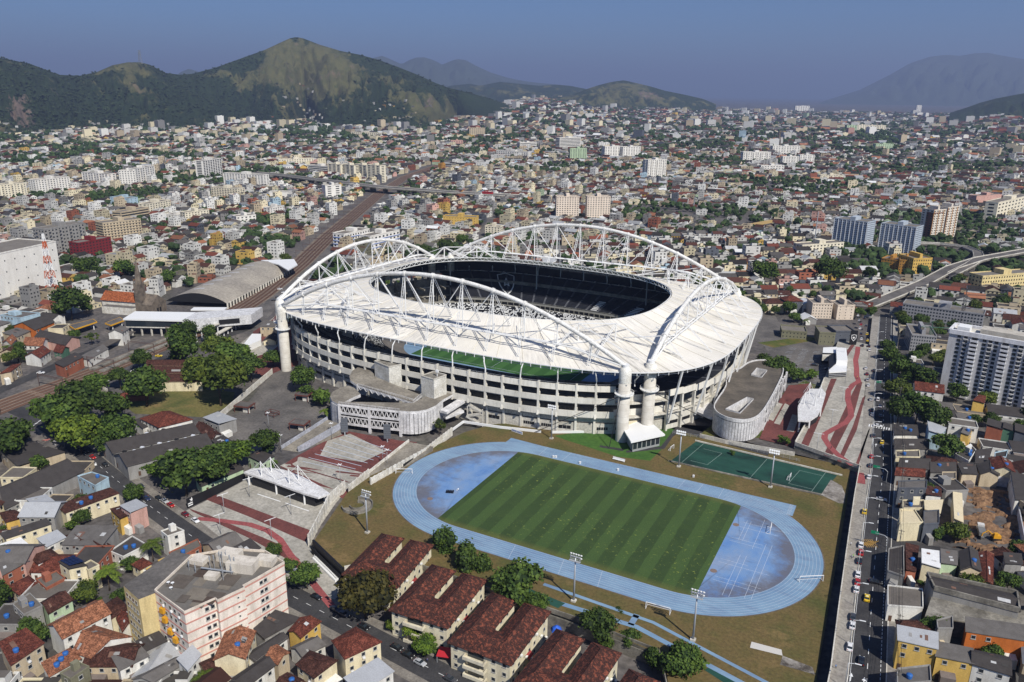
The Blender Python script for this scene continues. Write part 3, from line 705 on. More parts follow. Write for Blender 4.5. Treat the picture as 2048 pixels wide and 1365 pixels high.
# balcony front with boxes between the tiers
b=MB();A=np.linspace(-math.pi*.8,math.pi*.8,200);P0=[se(112,76,2.8,t) for t in A];n=len(A);P1=[se(114,79,2.8,t) for t in A]
b.add([(x,y,13.3) for x,y in P0]+[(x,y,11.2) for x,y in P0],[(i,i+1,n+i+1,n+i) for i in range(n-1)],0)
b.add([(x,y,11.2) for x,y in P1]+[(x,y,8.5) for x,y in P1],[(i,i+1,n+i+1,n+i) for i in range(n-1)],1)
for k in range(0,n-1,2): b.bar((*P0[k],11.4),(*P0[k],8.6),.3,.3,0)
b.add([(x,y,8.6) for x,y in se_ring(110,73,2.8,100)[0]]+[(x,y,8.6) for x,y in se_ring(116,81,2.8,100)[0]],[(i,(i+1) % 100,100+(i+1) % 100,100+i) for i in range(100)],0)
b.build('balcony_front',[mplain('balcony_concrete',lin(150,148,140),.8),GLASS],ST)
# seats as speckled rows (lower tier), scattered white on black
V=[];Fq=[];mi=[];rs=np.random.default_rng(3)
for r in range(16):
    f=(r+.5)/16;z=8.5-6.9*r/16
    q,n_=se_ring(LO[0]+(LI[0]-LO[0])*f,LO[1]+(LI[1]-LO[1])*f,2.7,620)
    for k in range(620):
        if k % 31==0: continue
        t=q[(k+1) % 620]-q[k];t=t/np.linalg.norm(t)*.42;nn=n_[k];c0=q[k];base=len(V)
        a_,b_=c0-t,c0+t
        V+=[(a_[0]-nn[0]*.3,a_[1]-nn[1]*.3,z+.45),(b_[0]-nn[0]*.3,b_[1]-nn[1]*.3,z+.45),(b_[0]+nn[0]*.2,b_[1]+nn[1]*.2,z+.42),(a_[0]+nn[0]*.2,a_[1]+nn[1]*.2,z+.42),(b_[0]+nn[0]*.35,b_[1]+nn[1]*.35,z+.95),(a_[0]+nn[0]*.35,a_[1]+nn[1]*.35,z+.95)]
        Fq+=[(base,base+1,base+2,base+3),(base+3,base+2,base+4,base+5)];wv=int(rs.random()<.5);mi+=[wv,wv]
V=[(x-SX,y-SY,z) for x,y,z in V]
o=big_mesh('seats',V,Fq,4,[SEATB,SEATW],mi,parent=lo);stuff(o)
# shield with a star laid out in white seats on the upper tier
def crest(t0,wd):
    b=MB();outl=[]
    for s in np.linspace(0,1,60):
        if s<.5: x=-1+.0*s;
    pts=[(-1,1.0),(-.55,1.12),(0,1.3),(.55,1.12),(1,1.0),(1.0,.2),(.85,-.4),(.5,-.95),(0,-1.35),(-.5,-.95),(-.85,-.4),(-1.0,.2),(-1,1.0)]
    star=[]
    for k in range(11):
        a=math.pi/2+k*math.pi/5;r_=.52 if k % 2==0 else .21;star.append((r_*math.cos(a),r_*math.sin(a)+.12))
    for path_,stp in ((pts,.085),(star,.09)):
        for x,y,_ in along(path_,stp):
            f=.42-.29*y;t=t0-wd*x;P0=upt(t,f);z=12.5+13.5*(1-.52*float(sst(-30,8,P0[0])))*(1-f);b.box((P0[0],P0[1],z+.55),(.75,.75,.5),t)
    o=b.build('seat_crest',SEATW,up)
crest(2.13,.054);crest(.27,.09)
b=MB();A=np.linspace(.12,math.pi-.12,90);P0=[se(139.2,109.2,3,t) for t in A];n=len(A);zr_=[(12.5+13.5*(1-.52*float(sst(-30,8,x)))-1,34.2) for x,y in P0]
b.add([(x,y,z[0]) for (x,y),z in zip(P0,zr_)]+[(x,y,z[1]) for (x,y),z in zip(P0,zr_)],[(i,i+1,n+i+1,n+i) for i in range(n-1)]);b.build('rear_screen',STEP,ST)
# inside: blue track and green pitch
sheet('inner_apron',[tuple(p_) for p_ in se_ring(98,51,2.6,80)[0]],ASPH_L,.08,0,kind=None,parent=ST);sheet('inner_track',[tuple(p_) for p_ in se_ring(76,47,3,80)[0]],TB.m,.13,0,kind=None,parent=ST)
INP=NT('stadium_turf');s_=INP.n('ShaderNodeSeparateXYZ');INP.l(INP.n('ShaderNodeNewGeometry').outputs['Position'],s_.inputs[0])
c=INP.mix(INP.ramp(INP.math('FRACT',INP.math('MULTIPLY',s_.outputs[0],1/11.)),[(0,0),(.04,1),(.48,1),(.52,0)]),lin(48,84,42),lin(60,98,50));INP.base(c)
sheet('inner_pitch',[(SX-58,SY-37),(SX+58,SY-37),(SX+58,SY+37),(SX-58,SY+37)],INP.m,.2,0,kind=None,parent=ST)
b=MB()
for x0,y0,x1,y1 in [(-52,-34,52,-34),(52,-34,52,34),(52,34,-52,34),(-52,34,-52,-34),(0,-34,0,34),(36,-20,36,20),(36,-20,52,-20),(36,20,52,20),(-36,-20,-36,20),(-36,-20,-52,-20),(-36,20,-52,20)]:
    b.bar((SX+x0,SY+y0,.24),(SX+x1,SY+y1,.24),.16,.02)
b.build('pitch_lines',LINE,ST)
# open end: bare concrete columns carrying the roof, with beams
b=MB()
for t in np.linspace(math.pi*.82,math.pi*1.18,9):
    for a_,b_ in ((138,108),(124,92)):
        q=se(a_,b_,3,t);b.box((q[0],q[1],12),(1.6,1.6,28))
    q0,q1=se(138,108,3,t),se(112,78,3,t)
    for z in (12,19): b.bar((*q0,z),(*q1,z),1.0,1.2)
b.build('end_frames',CONC_D,ST)
for t in (.3,1.0,1.9,2.5,-2.6):
    q=se(120,92,3,t);b=MB();b.tube((*q,8),(*q,40),.5,8);b.build('inner_mast',STEELG,ST)
# guy cables from the two front pillars
b=MB()
for p0,p1 in (((-14,71.5,24),(-55,58,.5)),((-5.2,83,24),(24,112,.5)),((-14,71.5,33),(-16,60,.5))): b.tube(p0,p1,.16,5)
b.build('guy_cables',BLACK,ST)
# white wall along the foot of the front
wl=PG([(905,862),(927,846),(1000,857),(1082,866)],0)
b=MB()
for a0,a1 in zip(wl[:-1],wl[1:]): b.bar((*a0,.6),(*a1,.6),.5,1.3)
one(b.build('perimeter_wall',WHITE),'wall','low white wall along the grass before the stadium front, with small sponsor boards')
b=MB();wl=PG([(1102,867),(1180,866),(1240,860)],0)
for a0,a1 in zip(wl[:-1],wl[1:]): b.bar((*a0,.6),(*a1,.6),.5,1.3)
one(b.build('perimeter_wall',WHITE),'wall','low white wall beside the bright green turf and the twin pillars')

# ------------------------------------------------------------------ gatehouse between the pillars
gh=thing('gatehouse','','gatehouse',(0,72,0),lab='small white gatehouse with overhanging slab roof between the two front pillars')
q=PG([(1262,886),(1245,858),(1292,838),(1330,871)],6)
b=MB();b.prism(q,5.7,6.5,0,True,True);b.build('roof',WHITE,gh)
cx,cy=sum(p_[0] for p_ in q)/4,sum(p_[1] for p_ in q)/4;q2=[(cx+(a-cx)*.8,cy+(c-cy)*.8) for a,c in q]
b=MB();b.prism(q2,0,5.7,0);b.build('wall',mplain('gatehouse_wall',lin(150,152,150),.6),gh)
b=MB();e0,e1=q2[0],q2[3]
for k in range(6):
    t0,t1=(k+.1)/6,(k+.9)/6;dx_,dy_=e1[0]-e0[0],e1[1]-e0[1];l=math.hypot(dx_,dy_);nx_,ny_=dy_/l*.08,-dx_/l*.08
    b.quad((e0[0]+dx_*t0+nx_,e0[1]+dy_*t0+ny_,1.2),(e0[0]+dx_*t1+nx_,e0[1]+dy_*t1+ny_,1.2),(e0[0]+dx_*t1+nx_,e0[1]+dy_*t1+ny_,4.6),(e0[0]+dx_*t0+nx_,e0[1]+dy_*t0+ny_,4.6))
b.build('glazing',GLASS,gh)
b=MB();tri_=PG([(1245,858),(1292,838)],6);b.prism([tri_[0],tri_[1],(-4,105),(-26,84)],6.2,6.9,0,True,True);b.build('canopy',mplain('cream_canopy',lin(224,214,186),.7),gh)

# ------------------------------------------------------------------ front ramp building (round ends, zigzag trusses)
RW=mat2('ramp_paint',lin(226,224,222),lin(188,186,184),.3,1.6,.7);RDECK=mat2('ramp_deck',lin(150,143,130),lin(116,110,100),.12,1.0,.95)
rb=thing('ramp_building','','ramp building',(-125,35,-2),lab='concrete ramp block with zigzag trusses and rounded white ends before the stadium')
zz6=lambda *P: PG([(640+a/6.4,700+c/6.4) for a,c in P],12)
outl=zz6((240,690),(1020,780),(1140,790),(1250,786),(1370,762),(1480,715),(1570,640),(1640,605),(1755,540),(1690,500),(1550,500),(1190,680),(480,480),(500,300),(640,330),(880,330),(500,290),(420,320),(380,390),(350,450),(250,480),(160,530),(130,590),(150,640))
body=zz6((240,690),(1020,780),(1140,790),(1250,786),(1370,762),(1480,715),(1570,640),(1755,540),(1690,500),(1550,500),(1190,680),(300,665))
lower=zz6((240,690),(300,665),(420,600),(520,560),(440,480),(370,450),(330,455),(250,480),(160,530),(130,590),(150,640))
upper=zz6((480,480),(390,440),(378,395),(420,330),(500,285),(600,285),(680,330),(700,400),(1300,590),(1190,680))
b=MB();b.prism(body,10.6,12,0,True,True,1);b.prism(lower,10.0,11.6,0,True,True,1);b.build('deck',[RW,RDECK],rb)
b=MB();zt=[13.2,14.2,14.6,15,15.2,15.2,15,14.6,12.4,12.1];b.prism(upper,[z-1.2 for z in zt],zt,0,True,True,1);b.build('upper_ramp',[RW,RDECK],rb)
fl=[G(681,859,-2),G(741,876,-2),G(803,879,-2)]
fl=[outl[0],((outl[0][0]+outl[1][0])/2+.3,(outl[0][1]+outl[1][1])/2-.6),outl[1]]
for p_ in fl:
    b=MB();b.box((p_[0],p_[1]+.4,4.8),(1.3,1.3,13.8),.25);b.build('column',RW,rb)
for k in range(2):
    a0,a1=fl[k],fl[k+1]
    for z0,z1 in ((7.2,11),(1.6,5.4)):
        b=MB();n=7
        b.bar((*a0,z0),(*a1,z0),.5,1.1);b.bar((*a0,z1),(*a1,z1),.4,.5)
        for i in range(n):
            t0,tm,t1=i/n,(i+.5)/n,(i+1)/n;I=lambda t: (a0[0]+(a1[0]-a0[0])*t,a0[1]+(a1[1]-a0[1])*t)
            b.bar((*I(t0),z1),(*I(tm),z0),.36);b.bar((*I(tm),z0),(*I(t1),z1),.36)
        b.build('zigzag_truss',RW,rb)
    b=MB();dxy=((a1[1]-a0[1]),-(a1[0]-a0[0]));l=math.hypot(*dxy);back=(-dxy[0]/l*9,-dxy[1]/l*9)
    for z in (6.6,1.0):
        b.prism([a0,a1,(a1[0]+back[0],a1[1]+back[1]),(a0[0]+back[0],a0[1]+back[1])],z,z+.5,0,True,True)
    b.build('lower_deck',RDECK,rb)
def drum(pts,z0,z1,parent):
    b=MB();dn=densify(pts+[pts[-1]],1.6);dn=[p_ for p_ in dn]
    cx_=sum(p_[0] for p_ in pts)/len(pts);cy_=sum(p_[1] for p_ in pts)/len(pts)
    for i in range(len(dn)-2):
        a0,a1=dn[i],dn[i+1]
        if math.hypot(a1[0]-a0[0],a1[1]-a0[1])>4: continue
        t=.12;q0=(a0[0]+(a1[0]-a0[0])*t,a0[1]+(a1[1]-a0[1])*t);b.bar((*q0,(z0+z1)/2),(*a1,(z0+z1)/2),.4,z1-z0)
    return b.build('panel_drum',RW,parent)
drum(outl[1:7],-.2,10.9,rb);drum([outl[-3],outl[-2],outl[-1],outl[0]],-1.5,10.4,rb)
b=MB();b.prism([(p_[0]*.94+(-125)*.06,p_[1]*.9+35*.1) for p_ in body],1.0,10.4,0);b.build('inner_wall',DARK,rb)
def rail(pts,z,parent,mat=RW,h=1.0,closed=False):
    b=MB();pp=pts+([pts[0]] if closed else [])
    for a0,a1 in zip(pp[:-1],pp[1:]): b.bar((*a0,z+h),(*a1,z+h),.14);b.bar((*a0,z+h*.5),(*a1,z+h*.5),.09)
    for x,y,_ in along(pp,1.8): b.bar((x,y,z),(x,y,z+h),.1)
    b.build('railing',mat,parent)
rail(outl[0:2],12,rb);rail([upper[-1],upper[-2]],12.4,rb);rail([upper[0],upper[-1]],13.2,rb)
# truss under the raised ramp
b=MB();a0,a1=upper[0],upper[-1];n=9
b.box((a0[0],a0[1],11.8),(.7,.7,3.6))
for i in range(n):
    I=lambda t: (a0[0]+(a1[0]-a0[0])*t,a0[1]+(a1[1]-a0[1])*t);t0,tm,t1=i/n,(i+.5)/n,(i+1)/n;zt_=lambda t: 12.9-1.2*t
    b.bar((*I(t0),zt_(t0)),(*I(tm),10.8),.3);b.bar((*I(tm),10.8),(*I(t1),zt_(t1)),.3)
b.build('ramp_truss',RW,rb)
for pts in ([(705,380),(890,460)],[(1300,580),(1510,500)]):
    a0,a1=zz6(*pts);
    d=(a1[0]-a0[0],a1[1]-a0[1]);l=math.hypot(*d)
    if pts[0][0]==705: quad_=[a0,a1,(a1[0]+3.5,a1[1]+6.5),(a0[0]+3.5,a0[1]+6.5)]
    else: quad_=[a0,(a0[0]+8.6,a0[1]-1.2),(a0[0]+10.6,a0[1]+7.5),(a0[0]+2,a0[1]+8.5)]
    b=MB();b.prism(quad_,4,22.5,0,True,False,1);tw=b.build('lift_tower',[mat2('tower_paint',lin(222,220,212),lin(190,186,174),.2,1.5),CONC_D],rb)
    b=MB();n_=len(quad_)
    for i in range(4): b.bar((*quad_[i],22.7),(*quad_[(i+1) % 4],22.7),.4,.5)
    b.build('tower_parapet',CONC,tw)
b=MB();p_=quad_[2];b.tube((p_[0]-3,p_[1]-4,22.5),(p_[0]-3,p_[1]-4,26),.2,6);b.box((p_[0]-3,p_[1]-4,25.5),(1.4,1.0,1.2));b.build('camera_mast',WHITE,rb)
# side ramps at its right
b=MB()
for k,z in enumerate((7.8,3.6)):
    a0,a1=G(640+1580/6.4,700+(800+60*k)/6.4,z),G(640+1815/6.4,700+(680+120*k)/6.4,z)
    b.bar((*a0,z),(*a1,z+1.2),4.5,1.3)
b.build('side_ramp',RW,rb)
st_=thing('stairs','','stairs',(-86,57,0),lab='pale zigzag escape stairs between the ramp block and the stadium columns')
b=MB();s0,s1=G(958,836,3),G(930,822,6)
for (p0,p1) in (((-92,56,8),(-84,56.5,5)),((-84,55,5),(-92,54.5,2.5)),((-92,54,2.5),(-85,54,0))):
    for k in range(9):
        t=k/9;b.box((p0[0]+(p1[0]-p0[0])*t,p0[1]+(p1[1]-p0[1])*t,p0[2]+(p1[2]-p0[2])*t),(1.0,1.6,.2))
    for dy_ in (-.8,.8): b.bar((p0[0],p0[1]+dy_,p0[2]+.6),(p1[0],p1[1]+dy_,p1[2]+.6),.12,.9)
for x in (-92.5,-83.5): b.box((x,55.2,3),(.4,.4,10))
b.build('flights',CONC,st_)

# ------------------------------------------------------------------ pill-shaped ramp building at the stadium's other corner
rp=thing('ramp_building','','ramp building',(32,145,0),lab='pill-shaped ramp block with flat grey deck and two rectangular light wells')
pill=[(20.5,112),(22.5,103),(27,97.5),(33,95),(38.5,96.3),(42.5,101),(44.3,110),(44.6,130),(44,160),(43,181),(40,190),(35,194.5),(29.5,195),(24.5,191),(21.5,184),(20.3,172),(18,170),(17,150),(20.3,140)]
pill=chaikin(pill);h1=[(23,113),(33,113),(33,129),(30,129),(30,118),(23,118)];h2=[(28,164),(34,163),(34.5,176),(28.5,177)]
b=MB()
def holed(b,outer,holes,z,mi):
    tri=tessellate_polygon([[Vector((p_[0],p_[1],0)) for p_ in outer]]+[[Vector((p_[0],p_[1],0)) for p_ in h] for h in holes]);allp=outer+sum(holes,[]);b.add([(p_[0],p_[1],z) for p_ in allp],[tuple(t) for t in tri],mi)
hq1=[(27.5,106),(35,104.5),(37,127),(33.5,127.5)];holed(b,pill,[hq1,h2],12,1)
for h in (hq1,h2):
    n_=len(h)
    for i in range(n_):
        a0,a1=h[i],h[(i+1) % n_];b.quad((*a0,12.9),(*a1,12.9),(*a1,4),(*a0,4),0)
b.build('deck',[RW,mat2('pill_deck',lin(112,104,94),lin(84,79,72),.1,.8,.95)],rp)
b=MB();dn=densify(pill,1.5)
for i in range(len(dn)):
    a0,a1=dn[i],dn[(i+1) % len(dn)];b.bar((*a0,11.9),(*a1,11.9),.45,1.8)
b.build('edge_beam',RW,rp)
b=MB();sel=[p_ for p_ in dn if p_[1]<122]
for i in range(len(dn)-1):
    a0,a1=dn[i],dn[i+1]
    if a0[1]<118 and a0[0]>20.4: t=.14;q0=(a0[0]+(a1[0]-a0[0])*t,a0[1]+(a1[1]-a0[1])*t);b.bar((*q0,5.9),(*a1,5.9),.35,9.4)
b.build('panel_drum',RW,rp)
b=MB();n=11
for z0,z1 in ((6.4,10.8),(1,5.2)):
    b.bar((44.6,118,z0),(43,182,z0),.5,.9)
    for i in range(n):
        y0,ym,y1=118+64*i/n,118+64*(i+.5)/n,118+64*(i+1)/n;b.bar((44.5,y0,z1),(44.3,ym,z0),.4);b.bar((44.3,ym,z0),(44.3,y1,z1),.4)
for i in range(6): b.box((44.5,118+12.8*i,5.5),(1,1,12))
b.build('zigzag_truss',RW,rp)
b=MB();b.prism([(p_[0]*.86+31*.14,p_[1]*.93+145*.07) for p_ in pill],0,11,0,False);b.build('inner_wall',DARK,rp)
b=MB();b.prism([(8,122),(12,112),(20,108),(26,110),(26,120),(14,128)],4.6,5.8,0,True,True);b.build('link_deck',RW,rp)
# ------------------------------------------------------------------ walls round the sports ground
def wall_run(name,pts,h,th,mat,lab,cat='wall',zb=None,panels=0):
    t=thing(name,'',cat,(pts[0][0],pts[0][1],float(T(*pts[0])) if zb is None else zb),lab=lab);b=MB();tot=[]
    for a0,a1 in zip(pts[:-1],pts[1:]):
        z0=float(T(*a0)) if zb is None else zb;z1=float(T(*a1)) if zb is None else zb
        l=math.hypot(a1[0]-a0[0],a1[1]-a0[1]);n=max(1,int(l/panels)) if panels else 1
        for k in range(n):
            f0,f1=k/n,(k+1)/n-(.012 if panels else 0);P=(a0[0]+(a1[0]-a0[0])*f0,a0[1]+(a1[1]-a0[1])*f0,z0+(z1-z0)*f0+h/2-.4);Q=(a0[0]+(a1[0]-a0[0])*f1,a0[1]+(a1[1]-a0[1])*f1,z0+(z1-z0)*f1+h/2-.4)
            if panels: p_=MB();p_.bar(P,Q,th,h+.8);p_.build('panel',mat,t)
            else: b.bar(P,Q,th,h+.8)
    if not panels: b.build('body',mat,t)
    if panels:
        c=MB()
        for a0,a1 in zip(pts[:-1],pts[1:]):
            for x,y,an in along([a0,a1],panels): z=(float(T(x,y)) if zb is None else zb);c.box((x,y,z+h/2),(th*1.7,th*1.7,h+.3),an)
        stuff(c.build('posts',mat,t))
    return t
WW=mat2('whitewashed_wall',lin(226,223,214),lin(196,190,176),.35,1.5,.85)
wall_run('boundary_wall',PG([(618,1090),(660,1015),(692,990)],-4.2),5.2,.35,WW,'tall white ribbed wall between the concrete plaza and the dry slope',panels=3.2)
wall_run('boundary_wall',[(-98.2,-33),(-99.5,-18)],4.6,.35,WW,'white ribbed wall segment beside the red paved car park',panels=3.0)
wall_run('boundary_wall',PG([(742,965),(850,905),(905,862)],1.0),3.6,.4,WW,'long white ribbed wall climbing beside the entry ramp to the stadium',panels=2.6,zb=-.6)
wall_run('boundary_wall',PG([(440,838),(545,748)]),3.4,.35,WW,'long plain white wall between the lawn with sheds and the asphalt yard')
# entry ramps
er_=thing('entry_ramp','','ramp',(-100,0,-2),lab='straight concrete ramp rising to the rounded white drum beside the track')
b=MB();q=[G(728,955,-1.5),G(752,975,-1.5),G(866,893,2.5),G(818,884,2.5)];b.prism(q,[-3]*4,[-1.6,-1.6,2.4,2.4],0,True);b.build('deck',RDECK,er_)
b=MB();b.bar((*q[0],-.8),(*q[3],3.2),.4,1.4);b.build('side_wall',WW,er_)
er2=thing('entry_ramp','','ramp',(-150,5,-2),lab='curved concrete ramp with grey side walls left of the red car park')
q=[G(563,900,-2),G(596,905,-2),G(683,848,4),G(655,838,4)]
b=MB();b.prism(q,[-3]*4,[-1.9,-1.9,3.6,3.6],0,True);b.build('deck',RDECK,er2)
b=MB();b.bar((*q[1],-1),(*q[2],3.2),.4,3.4);b.bar((*q[0],-.8),(*q[3],4.4),.4,1.8);b.bar((*q[0],-1.2),(q[0][0]-1,q[0][1]+7,-1.2),.3,2);b.build('side_wall',mat2('grey_paint',lin(168,170,178),lin(150,152,158),.3,1),er2)
# round concrete steps near the gate canopy
sr=thing('spiral_ramp','','ramp',(-88,-38,-3),lab='small curved concrete ramp sunk beside the dry slope and the plaza wall')
b=MB();cx,cy=G(715,1018,-1);
A=np.linspace(-2.4,2.2,24)
for r_,h in ((6.2,1.6),(3.0,1.2)):
    P=[(cx+r_*math.cos(t),cy+r_*math.sin(t)) for t in A]
    for a0,a1 in zip(P[:-1],P[1:]): b.bar((*a0,-.3),(*a1,-.3),.35,h+1.6)
b.build('side_wall',CONC_D,sr);b=MB();P=[(cx+6.1*math.cos(t),cy+6.1*math.sin(t)) for t in A];Q=[(cx+3.0*math.cos(t),cy+3.0*math.sin(t)) for t in A]
n=len(A);b.add([(x,y,.15) for x,y in P]+[(x,y,.15) for x,y in Q],[(i,i+1,n+i+1,n+i) for i in range(n-1)]);b.build('deck',RDECK,sr)
# black turnstile wall under the slope
tw=thing('turnstile_front','','entrance',(-72,-82,-5),lab='black-topped entrance front with a row of white turnstiles below the dry slope')
a0,a1=(-84,-71.5),(-62.3,-80.6);b=MB();b.bar((*a0,-.6),(*a1,-.6),.8,2.6);b.build('fascia',BLACK,tw)
b=MB();b.bar((a0[0]-.3,a0[1]-.9,-3.6),(a1[0]-.3,a1[1]-.9,-3.6),.3,3.2);b.build('wall',DARK,tw)
for i in range(22):
    t=(i+5)/28;x,y=a0[0]+(a1[0]-a0[0])*t-.7,a0[1]+(a1[1]-a0[1])*t-1.7;b=MB();b.box((x,y,-4.4),(.35,1.5,1.1),-.4);b.box((x,y,-3.5),(.2,.2,1.0));b.build('turnstile',WHITE,tw)
wall_run('boundary_wall',[(-62,-80),(-46.5,-61)],1.2,.3,CONC,'low concrete edge of the dry slope above the first brown-roofed block',zb=0)
wall_run('parapet_wall',[(-40,-65.6),(20,-65.8),(50,-68),(60,-88)],1.0,.3,CONC_D,'stained concrete parapet along the track above the brown-roofed blocks',zb=0)
wall_run('boundary_wall',[(-20,-66.8),(20,-67),(48,-69)],4.2,.3,CONC_D,'mossy concrete wall facing the yards of the brown-roofed blocks',zb=-5)
# entrance canopies shaped like a leaf, with masts
def canopy(pts,z,zb,masts,lab,lean):
    t=thing('gate_canopy','','canopy',(sum(p[0] for p in pts)/len(pts),sum(p[1] for p in pts)/len(pts),zb),lab=lab)
    b=MB();b.prism(pts,z-.5,z+.3,0,True,True);b.build('roof',mat2('canopy_paint',lin(224,223,220),lin(205,203,200),.3,1.5,.5),t)
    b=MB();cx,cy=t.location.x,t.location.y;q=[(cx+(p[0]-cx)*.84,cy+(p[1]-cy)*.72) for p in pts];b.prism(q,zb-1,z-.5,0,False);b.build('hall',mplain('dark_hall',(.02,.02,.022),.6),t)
    for x,y in masts:
        b=MB();b.tube((x,y,z),(x,y,z+7.2),.3,8,.16);m_=b.build('mast',WHITE,t)
        for dx_,dy_ in ((lean[0]*7,lean[1]*7),(-lean[0]*7,-lean[1]*7),(-lean[1]*3,lean[0]*3)):
            b=MB();b.tube((x,y,z+6.9),(x+dx_,y+dy_,z+.3),.1,5);b.build('stay',WHITE,m_)
    for k,p in enumerate(pts):
        if k % 2==0: b=MB();b.tube((cx+(p[0]-cx)*.9,cy+(p[1]-cy)*.8,zb-1),(cx+(p[0]-cx)*.9,cy+(p[1]-cy)*.8,z),.4,8);b.build('post',WHITE,t)
    return t
zc=lambda *P: [(360+a/6.4,920+c/6.4) for a,c in P]
cpts=PG(zc((815,165),(920,120),(1140,105),(1330,135),(1560,215),(1800,350),(1920,440),(1770,490),(1600,440),(1400,370),(1200,295),(1000,225)),2.2)
mm=PG(zc((1045,205),(1170,150),(1400,305),(1518,255)),2.4);ax_=(cpts[6][0]-cpts[0][0],cpts[6][1]-cpts[0][1]);l=math.hypot(*ax_);ax_=(ax_[0]/l,ax_[1]/l)
gc=canopy(cpts,2.2,-4,mm,'white leaf-shaped gate canopy with four masts beside the black and white striped wall',ax_)
b=MB()
for i in range(14): x,y=G(540+2.7*i*1.0,978+1.15*i,-4);b.box((x,y,-3.4),(.25,1.2,1.0),.3);b.box((x,y,-2.7),(.15,.15,.8))
b.build('turnstiles',WHITE,gc)
z6=lambda *P: [(1448+a/3.413,650+c/3.413) for a,c in P]
cpts=PG(z6((505,655),(503,560),(540,490),(590,440),(670,440),(695,470),(670,560),(640,620),(580,660)),8.5)
mm=PG(z6((545,540),(580,470),(620,550),(655,490)),9)
canopy(cpts,8.5,.5,mm,'white leaf-shaped gate canopy with four masts on the red and grey plaza by the avenue',(.2,.98))
# striped black and white flag wall with star
fw=thing('flag_wall','','wall',(-155,-60,-4),lab='black wall painted with white stripes and a white star at the plaza edge')
p0,p1,p2=G(375,1016,-4.6),G(465,973,-4.2),G(491,962,-4)
b=MB();b.bar((*p0,-2.6),(*p2,-2.2),.4,4.2);b.build('wall',BLACK,fw)
d=Vector((p1[0]-p0[0],p1[1]-p0[1],0));L=d.length;d.normalize();nn=Vector((d.y,-d.x,0))
for k in range(4):
    s0=(4.5 if k<2 else .3);z=-1.15-.92*k+.02
    b=MB();P=Vector((*p0,z))+nn*.23+d*s0;Q=Vector((*p0,z+.25))+nn*.23+d*L;b.bar(P,Q,.06,.48);b.build('stripe',WHITE,fw)
b=MB();c0=Vector((*p0,-1.55))+nn*.26+d*2.2;P=[]
for k in range(10): a=math.pi/2+k*math.pi/5;r_=1.15 if k % 2==0 else .46;P.append(c0+d*r_*math.cos(a)+Vector((0,0,r_*math.sin(a))))
b.add([c0]+P,[(0,1+k,1+(k+1) % 10) for k in range(10)]);b.build('star',WHITE,fw)
# east plaza slab with red bands and the sinuous cycle path
EP=PG([(1590,888),(1616,842),(1648,760),(1676,682),(1706,682),(1738,690),(1728,800),(1722,936)],3)
b=MB();b.prism(EP,-4,3,1,mtop=0);structure(b.build('plaza',[PAVE,RETW]))
e6=lambda *P: PG([(1448+a/3.413,650+c/3.413) for a,c in P],3)
for P in ([(523,820),(575,832),(690,560),(770,368),(730,368),(690,470)],[(680,890),(735,905),(890,600),(945,392),(915,388),(850,520)],[(773,930),(800,940),(905,720),(968,480),(945,500),(880,690)],[(893,965),(915,970),(1000,700),(985,720)],[(810,215),(835,225),(893,138),(866,138)]):
    sheet('plaza_band',e6(*P),REDP,.02,3)
sheet('cycle_path',ribbon_poly(e6((915,150),(910,195),(898,240),(905,300),(905,350),(920,385),(880,410),(848,450),(845,510),(862,570),(868,620),(835,665),(750,710),(690,745),(685,775),(720,830),(780,890),(880,960)),3.0),CYCLE,.04,3)
sheet('cycle_path',ribbon_poly(e6((925,1010),(935,1050),(935,1085)),3.4),CYCLE,.12,3)
wall_run('boundary_wall',[EP[0],EP[1],EP[2]],3.0,.3,WW,'white wall on the plaza edge under the second leaf-shaped canopy',zb=1.5)
wall_run('boundary_wall',[EP[7],EP[0]],1.1,.4,CONC,'dark-shadowed plaza parapet above the green court',zb=3)
# lower red and grey court between the pill block and the plaza
sheet('car_park',e6((245,745),(300,620),(445,385),(600,370),(600,480),(480,800)),REDP,.05,0.3)
for P in ([(345,640),(385,650),(450,520),(420,505)],[(300,610),(340,625),(405,510),(370,500)],[(430,690),(480,700),(520,590),(470,580)],[(300,565),(320,570),(360,480),(345,478)]): sheet('parking_bays',e6(*P),PAVE,.08,.3)
wall_run('colonnade',PG([(1400,868),(1450,880),(1590,905)],2),1.6,.35,CONC,'pale concrete beam wall on short posts behind the green court',zb=.5)
b=MB();pts=PG([(1345,868),(1420,880),(1600,925)],0)
for x,y,an in along(pts,3): b.bar((x,y,0),(x,y,1.6),.12)
for a0,a1 in zip(pts[:-1],pts[1:]):
    for z in (.5,1.0,1.55): b.bar((*a0,z),(*a1,z),.07)
one(b.build('fence',STEELG),'fence','dark mesh fence behind the green court')
# ticket office block striped black and white on the plaza, and white roofed kiosk
tk=thing('ticket_office','','kiosk',(70,225,3),lab='black and white striped ticket block with two white roof panels on the plaza')
q=e6((757,215),(825,218),(835,315),(830,355),(712,362),(708,330),(757,305));b=MB();b.prism(q,3,6.5,0,True);b.build('wall',WHITE,tk)
for k in range(3): b=MB();c_=[(p[0]+.12*(1 if p[0]>60 else -1),p[1]-.25) for p in q[2:6]];[b.bar((*c_[i],3.6+1.0*k),(*c_[i+1],3.6+1.0*k),.25,.45) for i in range(3)];b.build('stripe',BLACK,tk)
q2=e6((757,215),(825,218),(835,305),(760,305));b=MB();b.prism(q2,6.5,9,0,True);b.build('roof',WHITE,tk)
b=MB();b.prism(e6((710,250),(757,235),(757,305),(712,345)),3,7,0,True);b.build('side_wall',BLACK,tk)
ks=thing('kiosk','','kiosk',(55,275,0),lab='grey ticket kiosk with white fascia band at the car park edge')
